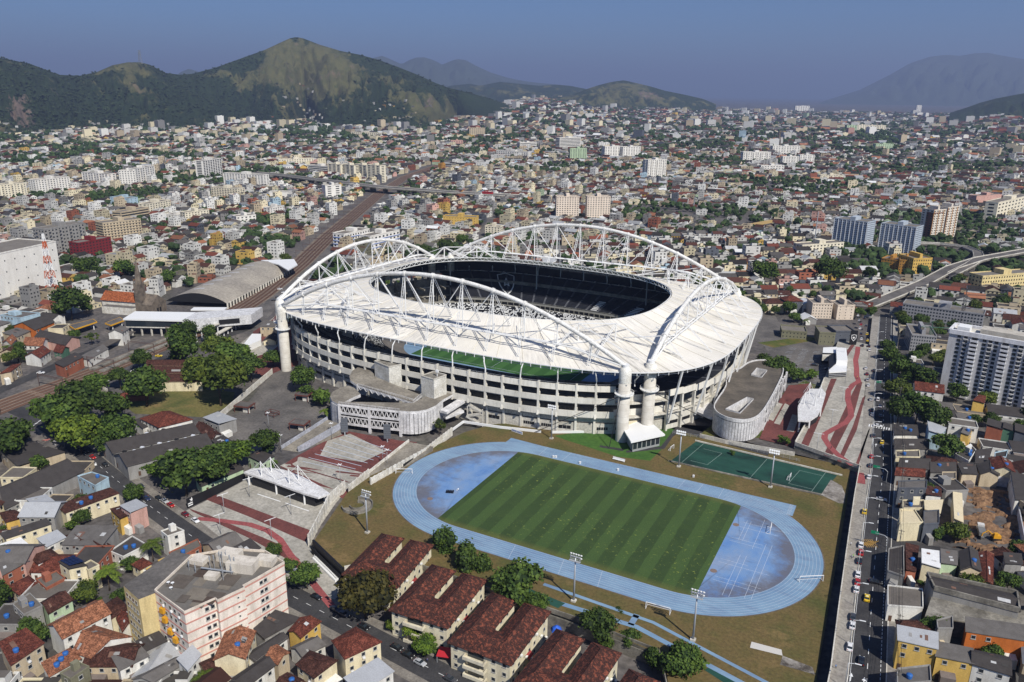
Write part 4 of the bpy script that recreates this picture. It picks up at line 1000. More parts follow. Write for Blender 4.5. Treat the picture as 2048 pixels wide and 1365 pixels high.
q=e6((672,195),(765,190),(765,235),(668,232));b=MB();b.prism(q,0,7,0,True,mtop=1);b.build('wall',[BLACK,WHITE],ks);q=e6((668,210),(755,218),(755,250),(668,245));b=MB();b.prism(q,3,6,0);b.build('porch',CONC,ks)

# ------------------------------------------------------------------ small huts in the asphalt yard
RUST=mplain('brown_steel',lin(96,58,50),.7)
for (u,v,wd,dp,lab) in [(490,822,9,7,'small open hut with dark tank roof on brown posts by the white wall'),(600,858,9,6.5,'brown hut with white side wall nearest the curved entry ramp'),(608,800,8,6,'brown-roofed hut beside the shrubs at the foot of the stadium')]:
    x,y=G(u,v);z=float(T(x,y));t=thing('hut','','hut',(x,y,z),.25,lab=lab);b=MB()
    for i in (-1,1):
        for j in (-1,1): b.box((i*wd*.46,j*dp*.46,1.7),(.3,.3,3.4))
    b.local('posts',RUST,t);b=MB();b.box((0,0,3.5),(wd,dp,.6));b.local('roof_frame',RUST,t);b=MB();b.box((0,0,3.85),(wd*.85,dp*.85,.15));b.local('roof',ASPH_L,t)
    b=MB();b.box((wd*.25,-dp*.3,1.4),(wd*.45,.2,2.8));b.local('wall',WW,t)
x,y=G(545,832);t=thing('steel_frame','','frame',(x,y,float(T(x,y))),lab='low rusty steel frame standing on the asphalt yard');b=MB()
for i in (-1,1):
    for j in (-1,1): b.bar((i*3,j*2,0),(i*3,j*2,2.6),.2)
for z in (1.2,2.5): b.bar((-3,-2,z),(3,-2,z),.2);b.bar((-3,2,z),(3,2,z),.2);b.bar((-3,-2,z),(-3,2,z),.2);b.bar((3,-2,z),(3,2,z),.2)
b.local('frame',RUST,t)
for (u,v,lab) in [(690,872,'tall grey louvred panel on a post standing left in the red car park'),(775,885,'tall grey louvred panel on a post by the drum end of the red car park')]:
    x,y=G(u,v);z=float(T(x,y));t=thing('panel_sign','','sign',(x,y,z),.5,lab=lab);b=MB();b.box((0,0,1),(.5,.5,2.4));b.local('post',STEELG,t)
    for k in range(8): b=MB();b.box((0,0,2.4+.95*k),(3.4,.5,.8));b.local('slat',mplain('grey_slat',lin(98,102,108),.6) if k==0 and u==690 else bpy.data.materials['grey_slat'],t)

# ------------------------------------------------------------------ floodlights, lamps, goals
def floodlight(x,y,h,lab,rz):
    t=thing('floodlight','','floodlight',(x,y,0),rz,lab=lab);b=MB();b.tube((0,0,0),(0,0,h-.6),.38,10,.22);b.local('mast',STEELG,t,True);b=MB();b.box((0,0,.3),(1.6,1.6,.6));b.local('base',CONC,t)
    b=MB()
    for z in (h-1.1,h): b.bar((-2,0,z),(2,0,z),.16)
    b.bar((-1.6,.3,h-1.1),(-1.6,.3,h+.4),.12);b.bar((1.6,.3,h-1.1),(1.6,.3,h+.4),.12);b.bar((-2,.5,h-1.5),(2,.5,h-1.5),.9,.06);b.local('crossarms',STEELG,t)
    k=0
    for z in (h-.9,h+.25):
        for i in range(5): b=MB();b.lathe([(.12,0),(.42,.25),(.45,.35)],(0,0,0),10);me=b.mesh('lamp',WHITE);o=link('lamp',me,t,(-1.8+.9*i,-.3,z));o.rotation_euler=(R(60),0,0)
FLL=[(17,-57.5,'floodlight mast on the grass strip between the leafy tree and the middle of the track'),(57.6,-57.6,'floodlight mast nearest the white goal and the bottom bend of the track'),(19,57.2,'floodlight mast at the left corner of the green court'),(59.7,57.5,'floodlight mast at the goal end of the green court'),(-69.9,-56.8,'lone floodlight mast on the dry slope beside the plaza wall'),(-44.8,56.1,'floodlight mast on the grass before the stadium front')]
for x,y,lab in FLL: floodlight(x,y,17.3,lab,0 if y>0 else math.pi)
def goal(u,v,rz,wd,h,dp,lab,z=0):
    x,y=G(u,v,z);t=thing('goal','','goal',(x,y,z),rz,lab=lab)
    for i in (-1,1): b=MB();b.tube((i*wd/2,0,0),(i*wd/2,0,h),.12,8);b.local('post',WHITE,t)
    b=MB();b.tube((-wd/2,0,h),(wd/2,0,h),.12,8);b.local('crossbar',WHITE,t);b=MB()
    for i in (-1,1): b.bar((i*wd/2,0,h),(i*wd/2,dp,.08),.1);b.bar((i*wd/2,0,.08),(i*wd/2,dp,.08),.1)
    b.bar((-wd/2,dp,.1),(wd/2,dp,.1),.1);b.local('back_frame',WHITE,t)
goal(808,948,R(28),7.3,2.4,1.6,'white goal frame on the left bend of the blue track')
goal(1622,1164,R(33),8.6,2.4,1.6,'white goal frame on the right bend of the blue track')
goal(1315,1224,R(-24+28),8,2.6,2.4,'white goal frame on the near straight beside the floodlight')
goal(1541,1062,R(95),5.2,2.2,1.6,'white goal frame with stands on the worn blue apron inside the right bend')
goal(1580,958,R(90),3.6,2.1,1.2,'small goal at the penalty box of the green court')
goal(1344,900,R(80),3.6,2.1,1.2,'small goal at the gatehouse end of the green court')
for (u,v,lab) in [(1237,922,'white bench with canopy on the far edge of the track'),(1042,1130,'small white frame on the near straight by the leafy trees')]:
    x,y=G(u,v,0);t=thing('bench','','bench',(x,y,0),R(-3),lab=lab);b=MB();wd=6 if u>1100 else 1.6;b.box((0,0,.45),(wd,.6,.15));b.local('seat',WHITE,t);b=MB();b.box((0,.5,.9),(wd,.12,.9));b.local('backrest',WHITE,t)
    for i in (-1,0,1): b=MB();b.box((i*wd*.46,.2,.2),(.15,.6,.42));b.local('leg',WHITE,t)
for k,(u,v) in enumerate([(1107,916),(1112,916),(1160,928),(1236,942),(1387,955)]):
    x,y=G(u,v,0);b=MB();b.box((x,y,.5),(.7,.7,.9));b.box((x,y,1.0),(.85,.85,.1));o=b.build('track_box',WHITE);one(o,'box',['white box at the track edge, first from the left of a pair','white box at the track edge, second of a pair','lone white box on the track edge below the turf','white box with red base below the bench','tiny white box on the dry strip by the green court'][k])
x,y=G(900,985,0);t=thing('high_jump_stand','','frame',(x,y,0),.4,lab='dark pallet frame standing on the left blue apron');b=MB()
for i in range(5): b.box((-1.4+.7*i,0,.35),(.4,2.2,.5))
b.local('slats',BLACK,t);b=MB();b.bar((2.6,1.8,.1),(3.4,1.4,1.1),.5);b.local('rest',WHITE,t)

def lamp_mesh():
    b=MB();b.tube((0,0,0),(0,0,8.6),.13,6,.08);return b.mesh('pole',STEELG,smooth=True)
POLE_ME=lamp_mesh();b=MB();b.bar((0,-2.3,8.9),(0,2.3,8.9),.22,.14);b.bar((0,0,8.3),(0,0,9),.2);ARM2_ME=b.mesh('arm',WHITE)
b=MB();b.bar((0,0,8.6),(0,2.0,9.1),.12);b.bar((0,1.6,9.1),(0,3.4,9.2),.34,.14);ARM1_ME=b.mesh('arm',WHITE)
b=MB()
for a in (0.78,2.36,-.78,-2.36): b.bar((0,0,8.7),(1.1*math.cos(a),1.1*math.sin(a),8.9),.35,.16)
ARM4_ME=b.mesh('arm',WHITE)
def lamp(x,y,rz,me,desc,place,group,z=None):
    t=thing('street_lamp',desc,'street lamp',(x,y,float(T(x,y)) if z is None else z),rz,place,group);link('pole',POLE_ME,t);link('arm',me,t);return t
for (u,v) in zc((892,478),(570,690),(1425,705),(525,955),(1175,1020)):
    x,y=G(u,v);lamp(x,y,R(-20),ARM2_ME,'white double-armed lamp','on the concrete plaza','plaza lamps')
for (u,v) in [(538,858),(664,880),(766,928),(681,966),(563,905),(775,935)]:
    x,y=G(u,v);lamp(x,y,.3,ARM4_ME,'four-headed white lamp','in the car parks before the stadium','car park lamps')
for (a,c) in [(825,400),(730,690),(632,860),(805,530),(810,250)]:
    x,y=e6((a,c))[0];lamp(x,y,R(95),ARM2_ME,'white double-armed lamp','on the plaza by the avenue','avenue plaza lamps',3)

# ------------------------------------------------------------------ the avenue on its embankment
AVL=[(97.4,-90),(97.3,-55),(95.8,-20),(94.3,20),(92.9,60),(92.2,92),(88,160),(84.5,220),(81.5,272),(77.5,352),(76.5,372)]
def offs(pts,d):
    return [((L_[0]),L_[1]) for L_ in ribbon_poly(pts,2*abs(d))[:len(pts)]] if d>0 else ribbon_poly(pts,2*abs(d))[:len(pts)-1:-1]
AVR=offs(AVL,-17.5)
b=MB();b.prism(AVL+AVR[::-1],-9,3.02,1,mtop=0);structure(b.build('pavement',[mat2('footway',lin(158,153,143),lin(138,132,124),.2,1),RETW]))
r0,r1=offs(AVL,-4.9),offs(AVL,-14.6);AV=offs(AVL,-9.7)
sheet('road',r0+r1[::-1],ASPH,.02,3.02)
b=MB()
for x,y,an in along(AV,7.0): b.box((x,y,3.055),(2.6,.16,.01),an)
for x,y,an in along(offs(AVL,-13.2),2.0): b.box((x,y,3.055),(1.2 if y<60 else 2,.14,.01),an)
for x,y,an in along(offs(AVL,-5.3),2.0): b.box((x,y,3.055),(2,.1,.01),an)
structure(b.build('road_markings',WHITE))
b=MB()
for (u,v) in [(1702,1353),(1728,1362),(1752,890),(1766,890)]:
    x,y=G(u,v,3.06);b.add([(x-.12,y-2.2,3.06),(x+.12,y-2.2,3.06),(x+.12,y,3.06),(x-.12,y,3.06)],[(0,1,2,3)]);b.add([(x-.6,y,3.06),(x+.6,y,3.06),(x,y+1.6,3.06)],[(0,1,2)])
x,y=G(1760,855,3.06)
for k in range(9): b.box((x-5+1.15*k,y,3.06),(.55,3.4,.01))
structure(b.build('arrow_markings',WHITE))
b=MB();YL=mplain('yellow_paint',lin(196,150,60),.8)
for k in range(6): p0=G(1722+4*k,1085,3.06);b.bar((p0[0],p0[1]-2.5,3.06),(p0[0]+2.5,p0[1]+2.5,3.06),.16,.01);b.bar((p0[0]+2.5,p0[1]-2.5,3.06),(p0[0],p0[1]+2.5,3.06),.16,.01)
structure(b.build('box_marking',YL))
b=MB()
for side in (offs(AVL,-4.75),offs(AVL,-14.75)):
    for a0,a1 in zip(side[:-1],side[1:]): b.bar((*a0,3.09),(*a1,3.09),.28,.16)
structure(b.build('kerb',CONC))
t=wall_run('parapet_wall',[p for p in AVL if p[1]<95],1.0,.35,CONC,'long concrete parapet of the avenue above the sports ground',zb=3.4)
SIDE=PG([(1775,1085),(1830,1093),(1900,1108),(1960,1120)],3.0);sheet('road',ribbon_poly([(108,21.5)]+SIDE,[9,7,6.5,6.5,6.5]),ASPH,.05,3.0)
for i,(x,y,an) in enumerate(along(offs(AVL,-4.3),21.0,8)):
    if y>-75 and y<300: lamp(x,y,an+math.pi,ARM1_ME,'slim single-armed lamp','on the avenue footway','avenue lamps',3.02)
for (u,v,d_) in [(1772,1102,'green road sign on a curved arm beside the tight side-street corner'),(1772,965,'green road sign on an arm above the white car'),(1772,788,'green road sign on an arm in the shade of the tall tower')]:
    x,y=G(u,v,3);t=thing('road_sign','','road sign',(x,y,3),lab=d_);b=MB();b.path([(0,0,0),(0,0,5),(-1.2,0,6),(-4.5,0,6.2)],.12,6);b.local('post',STEELG,t);b=MB();b.box((-4.6,0,6.3),(2.6,.12,1.2));b.local('board',mplain('sign_green',lin(20,130,90),.5),t)
# utility poles with cables on the shaded kerb
UP=[(x,y) for x,y,an in along(offs(AVL,-17.0),27,4) if -80<y<330]
for i,(x,y) in enumerate(UP):
    t=thing('utility_pole','grey utility pole with crossarm','utility pole',(x,y,3),0,'on the house side of the avenue','avenue utility poles');b=MB();b.tube((0,0,0),(0,0,10),.16,6,.1);b.local('pole',CONC_D,t);b=MB();b.bar((-1,0,9.4),(1,0,9.4),.14);b.bar((-.7,0,8.2),(.7,0,8.2),.12);b.local('crossarm',CONC_D,t)
def cables(P,z,lab,dx=.5):
    b=MB()
    for a0,a1 in zip(P[:-1],P[1:]):
        for o_,zz_ in ((-dx,9.5),(dx,9.5),(0,8.2),(.1,7.4)):
            b.path([(a0[0]+(a1[0]-a0[0])*t+o_,a0[1]+(a1[1]-a0[1])*t,z+zz_-1.2*4*t*(1-t)*.6) for t in np.linspace(0,1,7)],.05,4,0,False)
    one(b.build('power_cables',BLACK),'cables',lab)
cables(UP,3,'black power cables strung along the house side of the avenue')

# ------------------------------------------------------------------ street on the left, rail-side roads
LST=PG([(-30,795),(60,832),(118,868),(190,925),(262,985),(330,1035),(400,1085),(470,1125),(560,1180),(640,1222),(740,1275),(830,1322),(930,1375),(1010,1420)])
sheet('road',ribbon_poly(LST,[7,8,8,8.4,8.6,8.8,9,9,9,9,9,9,9,9]),ASPH,.10)
sheet('pavement',ribbon_poly(LST[2:],15.5),mat2('side_footway',lin(140,134,124),lin(112,106,98),.2,1.4),.06)
b=MB()
for x,y,an in along(LST[2:],6.5): b.box((x,y,float(T(x,y))+.13),(2.4,.15,.012),an)
structure(b.build('road_markings',WHITE));b=MB()
x,y=G(107,880)
for k in range(8): b.box((x-3+.9*k,y-1.5+.25*k,float(T(x,y))+.14),(.45,4,.012),-.5)
structure(b.build('crossing',mplain('red_white_crossing',lin(196,120,110),.8)))
RAILC=PG([(-60,838),(0,815),(100,779),(196,744),(321,692),(425,652),(520,592),(600,528),(660,470),(720,420),(758,388),(810,355),(880,330)])
bal=mat2('ballast',lin(136,122,106),lin(108,97,86),.25,2.2,.95)
sheet('rail_bed',ribbon_poly(RAILC,[20,20,20,20,21,22,23,23,23,23,23,23,23]),bal,.12)
BEDM=mat2('stained_ballast',lin(84,66,56),lin(66,52,46),.3,2)
rail_t=thing('railway_tracks','','railway',(RAILC[2][0],RAILC[2][1],float(T(*RAILC[2]))),lab='rusty railway tracks running from the lower left past the station')
for off in (-8.5,-4.6,-.7,3.2,7.1):
    P=offs(RAILC,off);sheet('track_bed',ribbon_poly([p_[:2] for p_ in along(P,20)],2.7),BEDM,.15,None,8)
    for s_ in (-.75,.75):
        Q=ribbon_poly(P,abs(2*s_));Q=Q[:len(P)] if s_>0 else Q[:len(P)-1:-1];b=MB()
        pts=[(x,y,float(T(x,y))+.24) for x,y,an in along(Q,12)];b.path(pts,.17,4);b.build('rail',mplain('rail_rust',lin(118,88,72),.6) if 'rail_rust' not in bpy.data.materials else bpy.data.materials['rail_rust'],rail_t)
    b=MB()
    for x,y,an in along(P,1.6):
        if math.hypot(x-CAM[0],y-CAM[1])<700: b.box((x,y,float(T(x,y))+.16),(.3,2.5,.08),an,0,False)
    stuff(b.build('sleepers',mplain('sleeper',lin(74,58,50),.9) if 'sleeper' not in bpy.data.materials else bpy.data.materials['sleeper'],rail_t))
for i,(x,y,an) in enumerate(along(RAILC,34,10)):
    if math.hypot(x-CAM[0],y-CAM[1])>1300 or 395<PJ(x,y,0)[0]<600: continue
    z=float(T(x,y));t=thing('catenary_gantry','dark steel catenary gantry','gantry',(x,y,z),an,'over the railway tracks','railway gantries');wd=10
    for s_ in (-1,1): b=MB();b.bar((0,s_*wd,0),(0,s_*wd,8),.3);b.local('post',mplain('gantry_steel',lin(92,76,70),.7) if 'gantry_steel' not in bpy.data.materials else bpy.data.materials['gantry_steel'],t)
    b=MB();b.bar((0,-wd,7.6),(0,wd,7.6),.3);b.bar((0,-wd,6.9),(0,wd,6.9),.2);b.local('beam',bpy.data.materials['gantry_steel'],t)
RR=PG([(505,655),(560,590),(615,548),(680,480),(735,425),(770,395)]);sheet('road',ribbon_poly(RR,[10,14,11,9,9,9]),ASPH_L,.09)
RL=PG([(-20,800),(60,766),(120,735),(180,712),(250,690),(320,670),(420,610)]);RL2=offs(RL,0.01) if False else RL
sheet('road',ribbon_poly(PG([(-40,800),(30,768),(95,740),(160,712),(215,692),(240,672)]),8.5),ASPH,.13)
sheet('road',ribbon_poly(PG([(0,857),(40,844),(90,816),(160,784),(232,753),(330,716),(420,684),(510,652)]),7.5),ASPH,.08)
b=MB()
for x,y,an in along(PG([(170,778),(250,752),(300,729)]),2.2): b.box((x,y-5.5,float(T(x,y))+.5),(1.1,.3,.7),an)
structure(b.build('kerb_blocks',WHITE));b=MB()
for k in range(7): x,y=G(60+7*k,857-5*k);b.box((x,y,float(T(x,y))+.15),(.6,3.2,.02),.3)
structure(b.build('hatching',WHITE))
# plaza by the station
sheet('plaza',PG([(478,690),(500,672),(640,560),(600,590),(565,640),(560,690),(540,705),(490,720)]),PAVE,.07)
sheet('plaza',PG([(505,665),(545,640),(575,600),(583,600),(560,640),(520,690)]),REDP,.11)

# station shed
sh=thing('station_shed','','station',(*G(400,612),-2),lab='long barrel-vaulted train shed with pale grey roof and dark end arch')
A0,A1=G(333,612),G(456,618);F0,F1=G(470,524),G(583,546)
SHW=mat2('shed_roof',lin(168,160,146),lin(146,139,128),.05,.6,.7);b=MB();NA_,NL=16,30;V=[]
dA=(A1[0]-A0[0],A1[1]-A0[1]);ax0=((F1[0]-A1[0]),(F1[1]-A1[1]))
for j in range(NL+1):
    for i in range(NA_+1):
        t=i/NA_;f=j/NL;z=3.5+7.5*math.sin(math.pi*t)**.85 if 0<t<1 else 3.5
        V.append((A0[0]+dA[0]*t+ax0[0]*f,A0[1]+dA[1]*t+ax0[1]*f,z-1.5))
b.add(V,[(j*(NA_+1)+i,j*(NA_+1)+i+1,(j+1)*(NA_+1)+i+1,(j+1)*(NA_+1)+i) for j in range(NL) for i in range(NA_)]);b.build('roof',SHW,sh,True)
b=MB();e_=[V[i] for i in range(NA_+1)];b.add(e_,[tuple(range(NA_+1))]);b.build('end_wall',DARK,sh)
b=MB();b.box((0,0,0),(1.2,.9,5),.8);CO_ME=b.mesh('column',CONC)
for j in range(26):
    f=j/25;link('column',CO_ME,sh,(A1[0]+ax0[0]*f-sh.location.x,A1[1]+ax0[1]*f-sh.location.y,2))
b=MB();b.bar((A1[0]-1.5,A1[1]+1,0),(A1[0]+ax0[0]-1.5,A1[1]+ax0[1]+1,0),.3,4.2);b.build('side_wall',DARK,sh)
SKYL=mplain('skylight_sheet',lin(214,216,220),.4)
for j in range(7):
    f=.12+.12*j;b=MB();P=[]
    for t in (.3,.36,.42,.48): z=3.5+7.5*math.sin(math.pi*t)**.85+.12-1.5;P+=[(A0[0]+dA[0]*t+ax0[0]*f,A0[1]+dA[1]*t+ax0[1]*f,z),(A0[0]+dA[0]*t+ax0[0]*(f+.014),A0[1]+dA[1]*t+ax0[1]*(f+.014),z)]
    b.add(P,[(2*k,2*k+1,2*k+3,2*k+2) for k in range(3)]);b.build('skylight',SKYL,sh)
b=MB();o_=[(F0[0],F0[1]),(F1[0]+4,F1[1]-2)];dd=(F1[0]-F0[0],F1[1]-F0[1]);E_=PG([(522,521),(588,519),(595,530),(576,541),(556,529)],9);b.prism(E_,8.2,9.2,0,True,True);b.build('end_canopy',WHITE,sh)
# concourse over the tracks
cc_=thing('station_concourse','','station',(*G(300,670),-2),lab='white-framed station concourse bridging the railway tracks with dark glass front')
q=PG([(246,639),(364,642),(392,626),(270,624)],10);b=MB();b.prism(q,9.3,10.4,0,True,True);b.build('roof',WHITE,cc_)
q2=[(p[0]+.0,p[1]+.0) for p in q];b=MB();b.prism([(q[0][0]+1,q[0][1]+1),(q[1][0]-1,q[1][1]+1),q[2],q[3]],4.6,9.3,0,True,True);b.build('glazed_hall',GLASS,cc_)
b=MB();b.prism([(q[0][0]+1,q[0][1]+.6),(q[1][0]-1,q[1][1]+.6),q[2],q[3]],4.0,4.7,0,True,True);b.build('floor',CONC,cc_)
for k in range(6): t=(k+.5)/6;b=MB();b.box((q[0][0]+(q[1][0]-q[0][0])*t,q[0][1]+(q[1][1]-q[0][1])*t+2,1),(.9,.9,6.4));b.build('column',CONC,cc_)
q3=PG([(364,642),(434,616),(434,608),(392,626)],10);b=MB();b.prism([q[1],(q[1][0]+30,q[1][1]+34),(q[2][0]+30,q[2][1]+34),q[2]],3.5,10.4,0,True);b.build('wing',mat2('wing_panel',lin(214,214,214),lin(190,190,190),.3,1),cc_)
w0=(q[1][0]+.06,q[1][1]-.06);b=MB();b.bar((w0[0]+16,w0[1]+17.4,7),(w0[0]+25,w0[1]+27.8,7),.3,3.2);b.build('opening',DARK,cc_)
zr=thing('footbridge_ramp','','ramp',(*G(470,675),-2),lab='zigzag concrete access ramp on white posts beside the station concourse')
for (a0,a1,z0,z1) in [(G(415,645,4),G(500,630,4),5.4,3.4),(G(500,632,3),G(425,672,2),3.4,1.4),(G(392,668,4),G(505,628,4),6,5)]:
    b=MB();b.bar((*a0,z0),(*a1,z1),3.4,.6);b.build('deck',CONC,zr);b=MB()
    for x,y,an in along([a0,a1],5): f=math.hypot(x-a0[0],y-a0[1])/math.hypot(a1[0]-a0[0],a1[1]-a0[1]);b=MB();b.box((x,y,(z0+(z1-z0)*f)/2-1.2),(.6,.6,z0+(z1-z0)*f+2));b.build('post',WHITE,zr)
b=MB();q=PG([(478,700),(522,680),(522,668),(504,668)],2);b.prism(q,-2,2,0,True);o=b.build('ticket_hall',WHITE);one(o,'building','low white hall on the red paving beside the station trees')
wb=MB();p0,p1=G(385,622,4),G(452,622,4);wb.bar((*p0,5.4),(*p1,5.4),7,.8);one(wb.build('platform_canopy',WHITE),'canopy','white band canopy across the near end of the vaulted train shed')
# platforms
b=MB()
for off,s0,s1 in ((5.2,3,6),(-2.6,3,6)):
    P=offs(RAILC,off)[s0:s1]
    for a0,a1 in zip(P[:-1],P[1:]): b.bar((*a0,float(T(*a0))+.6),(*a1,float(T(*a1))+.6),3.2,1.1)
structure(b.build('platform',CONC_D))
b=MB();P=PG([(205,690),(262,662),(300,655)],3);b.bar((*P[0],2.2),(*P[1],2.6),7,.4);one(b.build('platform_roof',FIBRO,color=lin(96,90,84)),'roof','long dark platform roof leading to the station concourse')
# concrete basins below the wall, and the yard there
for pts,lb in [([(1432,1322),(1478,1338),(1498,1330),(1452,1312)],'open concrete basin below the retaining wall, the left one'),([(1490,1352),(1530,1364),(1546,1352),(1506,1338)],'open concrete basin at the bottom edge, the right one'),([(1335,1270),(1392,1296),(1408,1286),(1352,1262)],'open concrete basin beside the big dark tree')]:
    q=PG(pts,-1);t=thing('basin','','basin',(sum(p[0] for p in q)/4,sum(p[1] for p in q)/4,-5),lab=lb);b=MB()
    for i in range(4): b.bar((*q[i],-2.6),(*q[(i+1) % 4],-2.6),.3,3.6)
    b.build('side_wall',RETW,t);b=MB();b.prism(q,-3,-2.2,0);b.build('bottom',CONC,t)
# ------------------------------------------------------------------ houses
WC={'white': lin(226,224,216),'cream': lin(226,214,180),'beige': lin(196,180,152),'grey': lin(150,148,144),'pink': lin(206,164,150),'yellow': lin(214,178,96),'pale green': lin(186,206,170),
      'pale blue': lin(176,200,212),'brick': lin(160,98,76),'ochre': lin(188,138,66),'dark grey': lin(92,96,104),'olive': lin(128,126,104),'orange': lin(196,110,50),'green': lin(90,128,104)}
RC={'brown tile': (TILE,lin(90,58,49)),'orange tile': (TILE,lin(172,116,86)),'red tile': (TILE,lin(122,68,54)),'dark grey sheet': (FIBRO,lin(68,64,62)),'grey sheet': (FIBRO,lin(104,100,96)),
      'light grey metal': (METAL,lin(172,174,176)),'white sheet': (METAL,lin(224,224,222)),'concrete': (FLATROOF,lin(108,102,95)),'dark concrete': (FLATROOF,lin(74,70,67)),'cream sheet': (METAL,lin(214,200,166))}
b=MB();b.box((0,0,0),(1.3,.1,1.3),0,0);b.box((0,-.045,0),(1.02,.05,1.02),0,1);b.box((0,-.06,-.72),(1.5,.22,.1),0,0);WIN_ME=b.mesh('window',[mplain('window_frame',lin(170,168,162),.6),GLASS])
b=MB();b.box((0,0,0),(1.0,.12,2.1));DOOR_ME=b.mesh('door',mplain('door_paint',lin(92,70,56),.6))
b=MB();b.lathe([(.72,0),(.85,1.1),(.8,1.2),(.3,1.4)],(0,0,0),12);TANK_ME=b.mesh('water_tank',BLUE,smooth=True)
b=MB();b.box((0,0,0),(.8,.55,.55));AC_ME=b.mesh('air_conditioner',WHITE)
EXC=[]           # ground already taken: polygons the generated town keeps off
NHOUSE=0
def cam_facing(nx_,ny_,x,y): return nx_*(CAM[0]-x)+ny_*(CAM[1]-y)>0
def scaleq(q,s,m_=0):
    cx,cy=sum(p[0] for p in q)/len(q),sum(p[1] for p in q)/len(q);o=[]
    for p in q: d=math.hypot(p[0]-cx,p[1]-cy) or 1;k=s+m_/d;o.append((cx+(p[0]-cx)*k,cy+(p[1]-cy)*k))
    return o
def ccw(q):
    a=sum(q[i][0]*q[(i+1) % len(q)][1]-q[(i+1) % len(q)][0]*q[i][1] for i in range(len(q)));return q if a>0 else q[::-1]
def house(q,h,wall='white',roof='brown tile',rtype='gable',z0=None,nwin=5,tanks=0,desc=None,place=None,rise=None,cat='house',group='houses of the neighbourhood',name='house',lab=None,ac=0,hut=False,exc=True):
    global NHOUSE
    NHOUSE+=1
    q=ccw(q);cx,cy=sum(p[0] for p in q)/4,sum(p[1] for p in q)/4
    z0=float(T(cx,cy)) if z0 is None else z0
    st_n='low' if h<5 else ('two-storey' if h<8.2 else 'tall')
    rn={'gable': 'gabled','hip': 'hipped','flat': 'flat','shed': 'sloping'}[rtype]
    d_=desc or f'{st_n} {wall} house, {roof} {rn} roof'
    t=thing(name,d_,cat,(cx,cy,z0),0,place or '',group,lab)
    if exc: EXC.append(scaleq(q,1.0,.8))
    z1=z0+h;b=MB();rm,rcol=RC[roof]
    e=[math.hypot(q[(i+1) % 4][0]-q[i][0],q[(i+1) % 4][1]-q[i][1]) for i in range(4)]
    if e[0]<e[1]: q=q[1:]+q[:1];e=e[1:]+e[:1]
    M=lambda a_,b_: ((a_[0]+b_[0])/2,(a_[1]+b_[1])/2)
    wd=min(e[1],e[3]);rise=rise if rise is not None else (wd*.24 if rtype in ('gable','hip') else .9)
    if rtype in ('gable','hip'):
        b.prism(q,z0-3,z1,0,False)
        ov=scaleq(q,1.0,.55);ra,rb_=M(ov[3],ov[0]),M(ov[1],ov[2])
        if rtype=='hip': k=wd/2/max(e[0],.1)*.95;k=min(k,.48);ra,rb_=(ra[0]+(rb_[0]-ra[0])*k,ra[1]+(rb_[1]-ra[1])*k),(rb_[0]+(ra[0]-rb_[0])*k,rb_[1]+(ra[1]-rb_[1])*k)
        else:
            ga,gb=M(q[3],q[0]),M(q[1],q[2]);b.tri((*q[3],z1),(*q[0],z1),(*ga,z1+rise));b.tri((*q[1],z1),(*q[2],z1),(*gb,z1+rise))
        r=MB();O=[(*p,z1-.12) for p in ov];A,B_=(*ra,z1+rise),(*rb_,z1+rise);dn=lambda p: (p[0],p[1],p[2]-.28)
        top=[(O[0],O[1],B_,A),(O[2],O[3],A,B_)]
        if rtype=='hip': top+=[(O[3],O[0],A),(O[1],O[2],B_)]
        for f in top: r.add(list(f),[tuple(range(len(f)))]);r.add([dn(p) for p in f],[tuple(range(len(f)))[::-1]])
        loop=[O[0],O[1],B_,O[2],O[3],A] if rtype=='gable' else O
        for i in range(len(loop)): p,p2=loop[i],loop[(i+1) % len(loop)];r.quad(dn(p),dn(p2),p2,p)
        r.path([A,B_],.16,5)
        if rtype=='hip':
            for p,s_ in ((O[0],A),(O[3],A),(O[1],B_),(O[2],B_)): r.path([p,s_],.14,5)
        r.build('roof',rm,t,color=rcol)
        b.build('wall',PAINT,t,color=WC[wall])
    elif rtype=='flat':
        b.prism(q,z0-3,z1-.45,0,False);
        for i in range(4): b.bar((*M2(q[i],q[(i+1) % 4],.0),z1-.2),(*M2(q[i],q[(i+1) % 4],1),z1-.2),.25,.55)
        b.build('wall',PAINT,t,color=WC[wall]);r=MB();r.prism(scaleq(q,1,-.1),z1-.7,z1-.4,0,True);r.build('roof',rm,t,color=rcol)
    else:
        b.prism(q,z0-3,z1-.3,0,True);b.build('wall',PAINT,t,color=WC[wall]);r=MB();ov=scaleq(q,1.0,.5);zz_=[z1,z1,z1+rise,z1+rise];r.prism(ov,[z-.22 for z in zz_],zz_,0,True,True)
        for i in (0,1):
            p=scaleq(q,.97)[3-i];r.box((*p,z1+rise/2-.2),(.2,.2,rise))
        r.build('roof',rm,t,color=rcol)
    if hut:
        c=scaleq(q,.34);sx,sy=(q[2][0]-cx)*.25,(q[2][1]-cy)*.25;b=MB();b.prism([(p[0]+sx,p[1]+sy) for p in c],z1-.5,z1+2.2,0,True);b.build('rooftop_hut',PAINT,t,color=WC[wall])
    k=0
    fl=max(1,int(h/3.0))
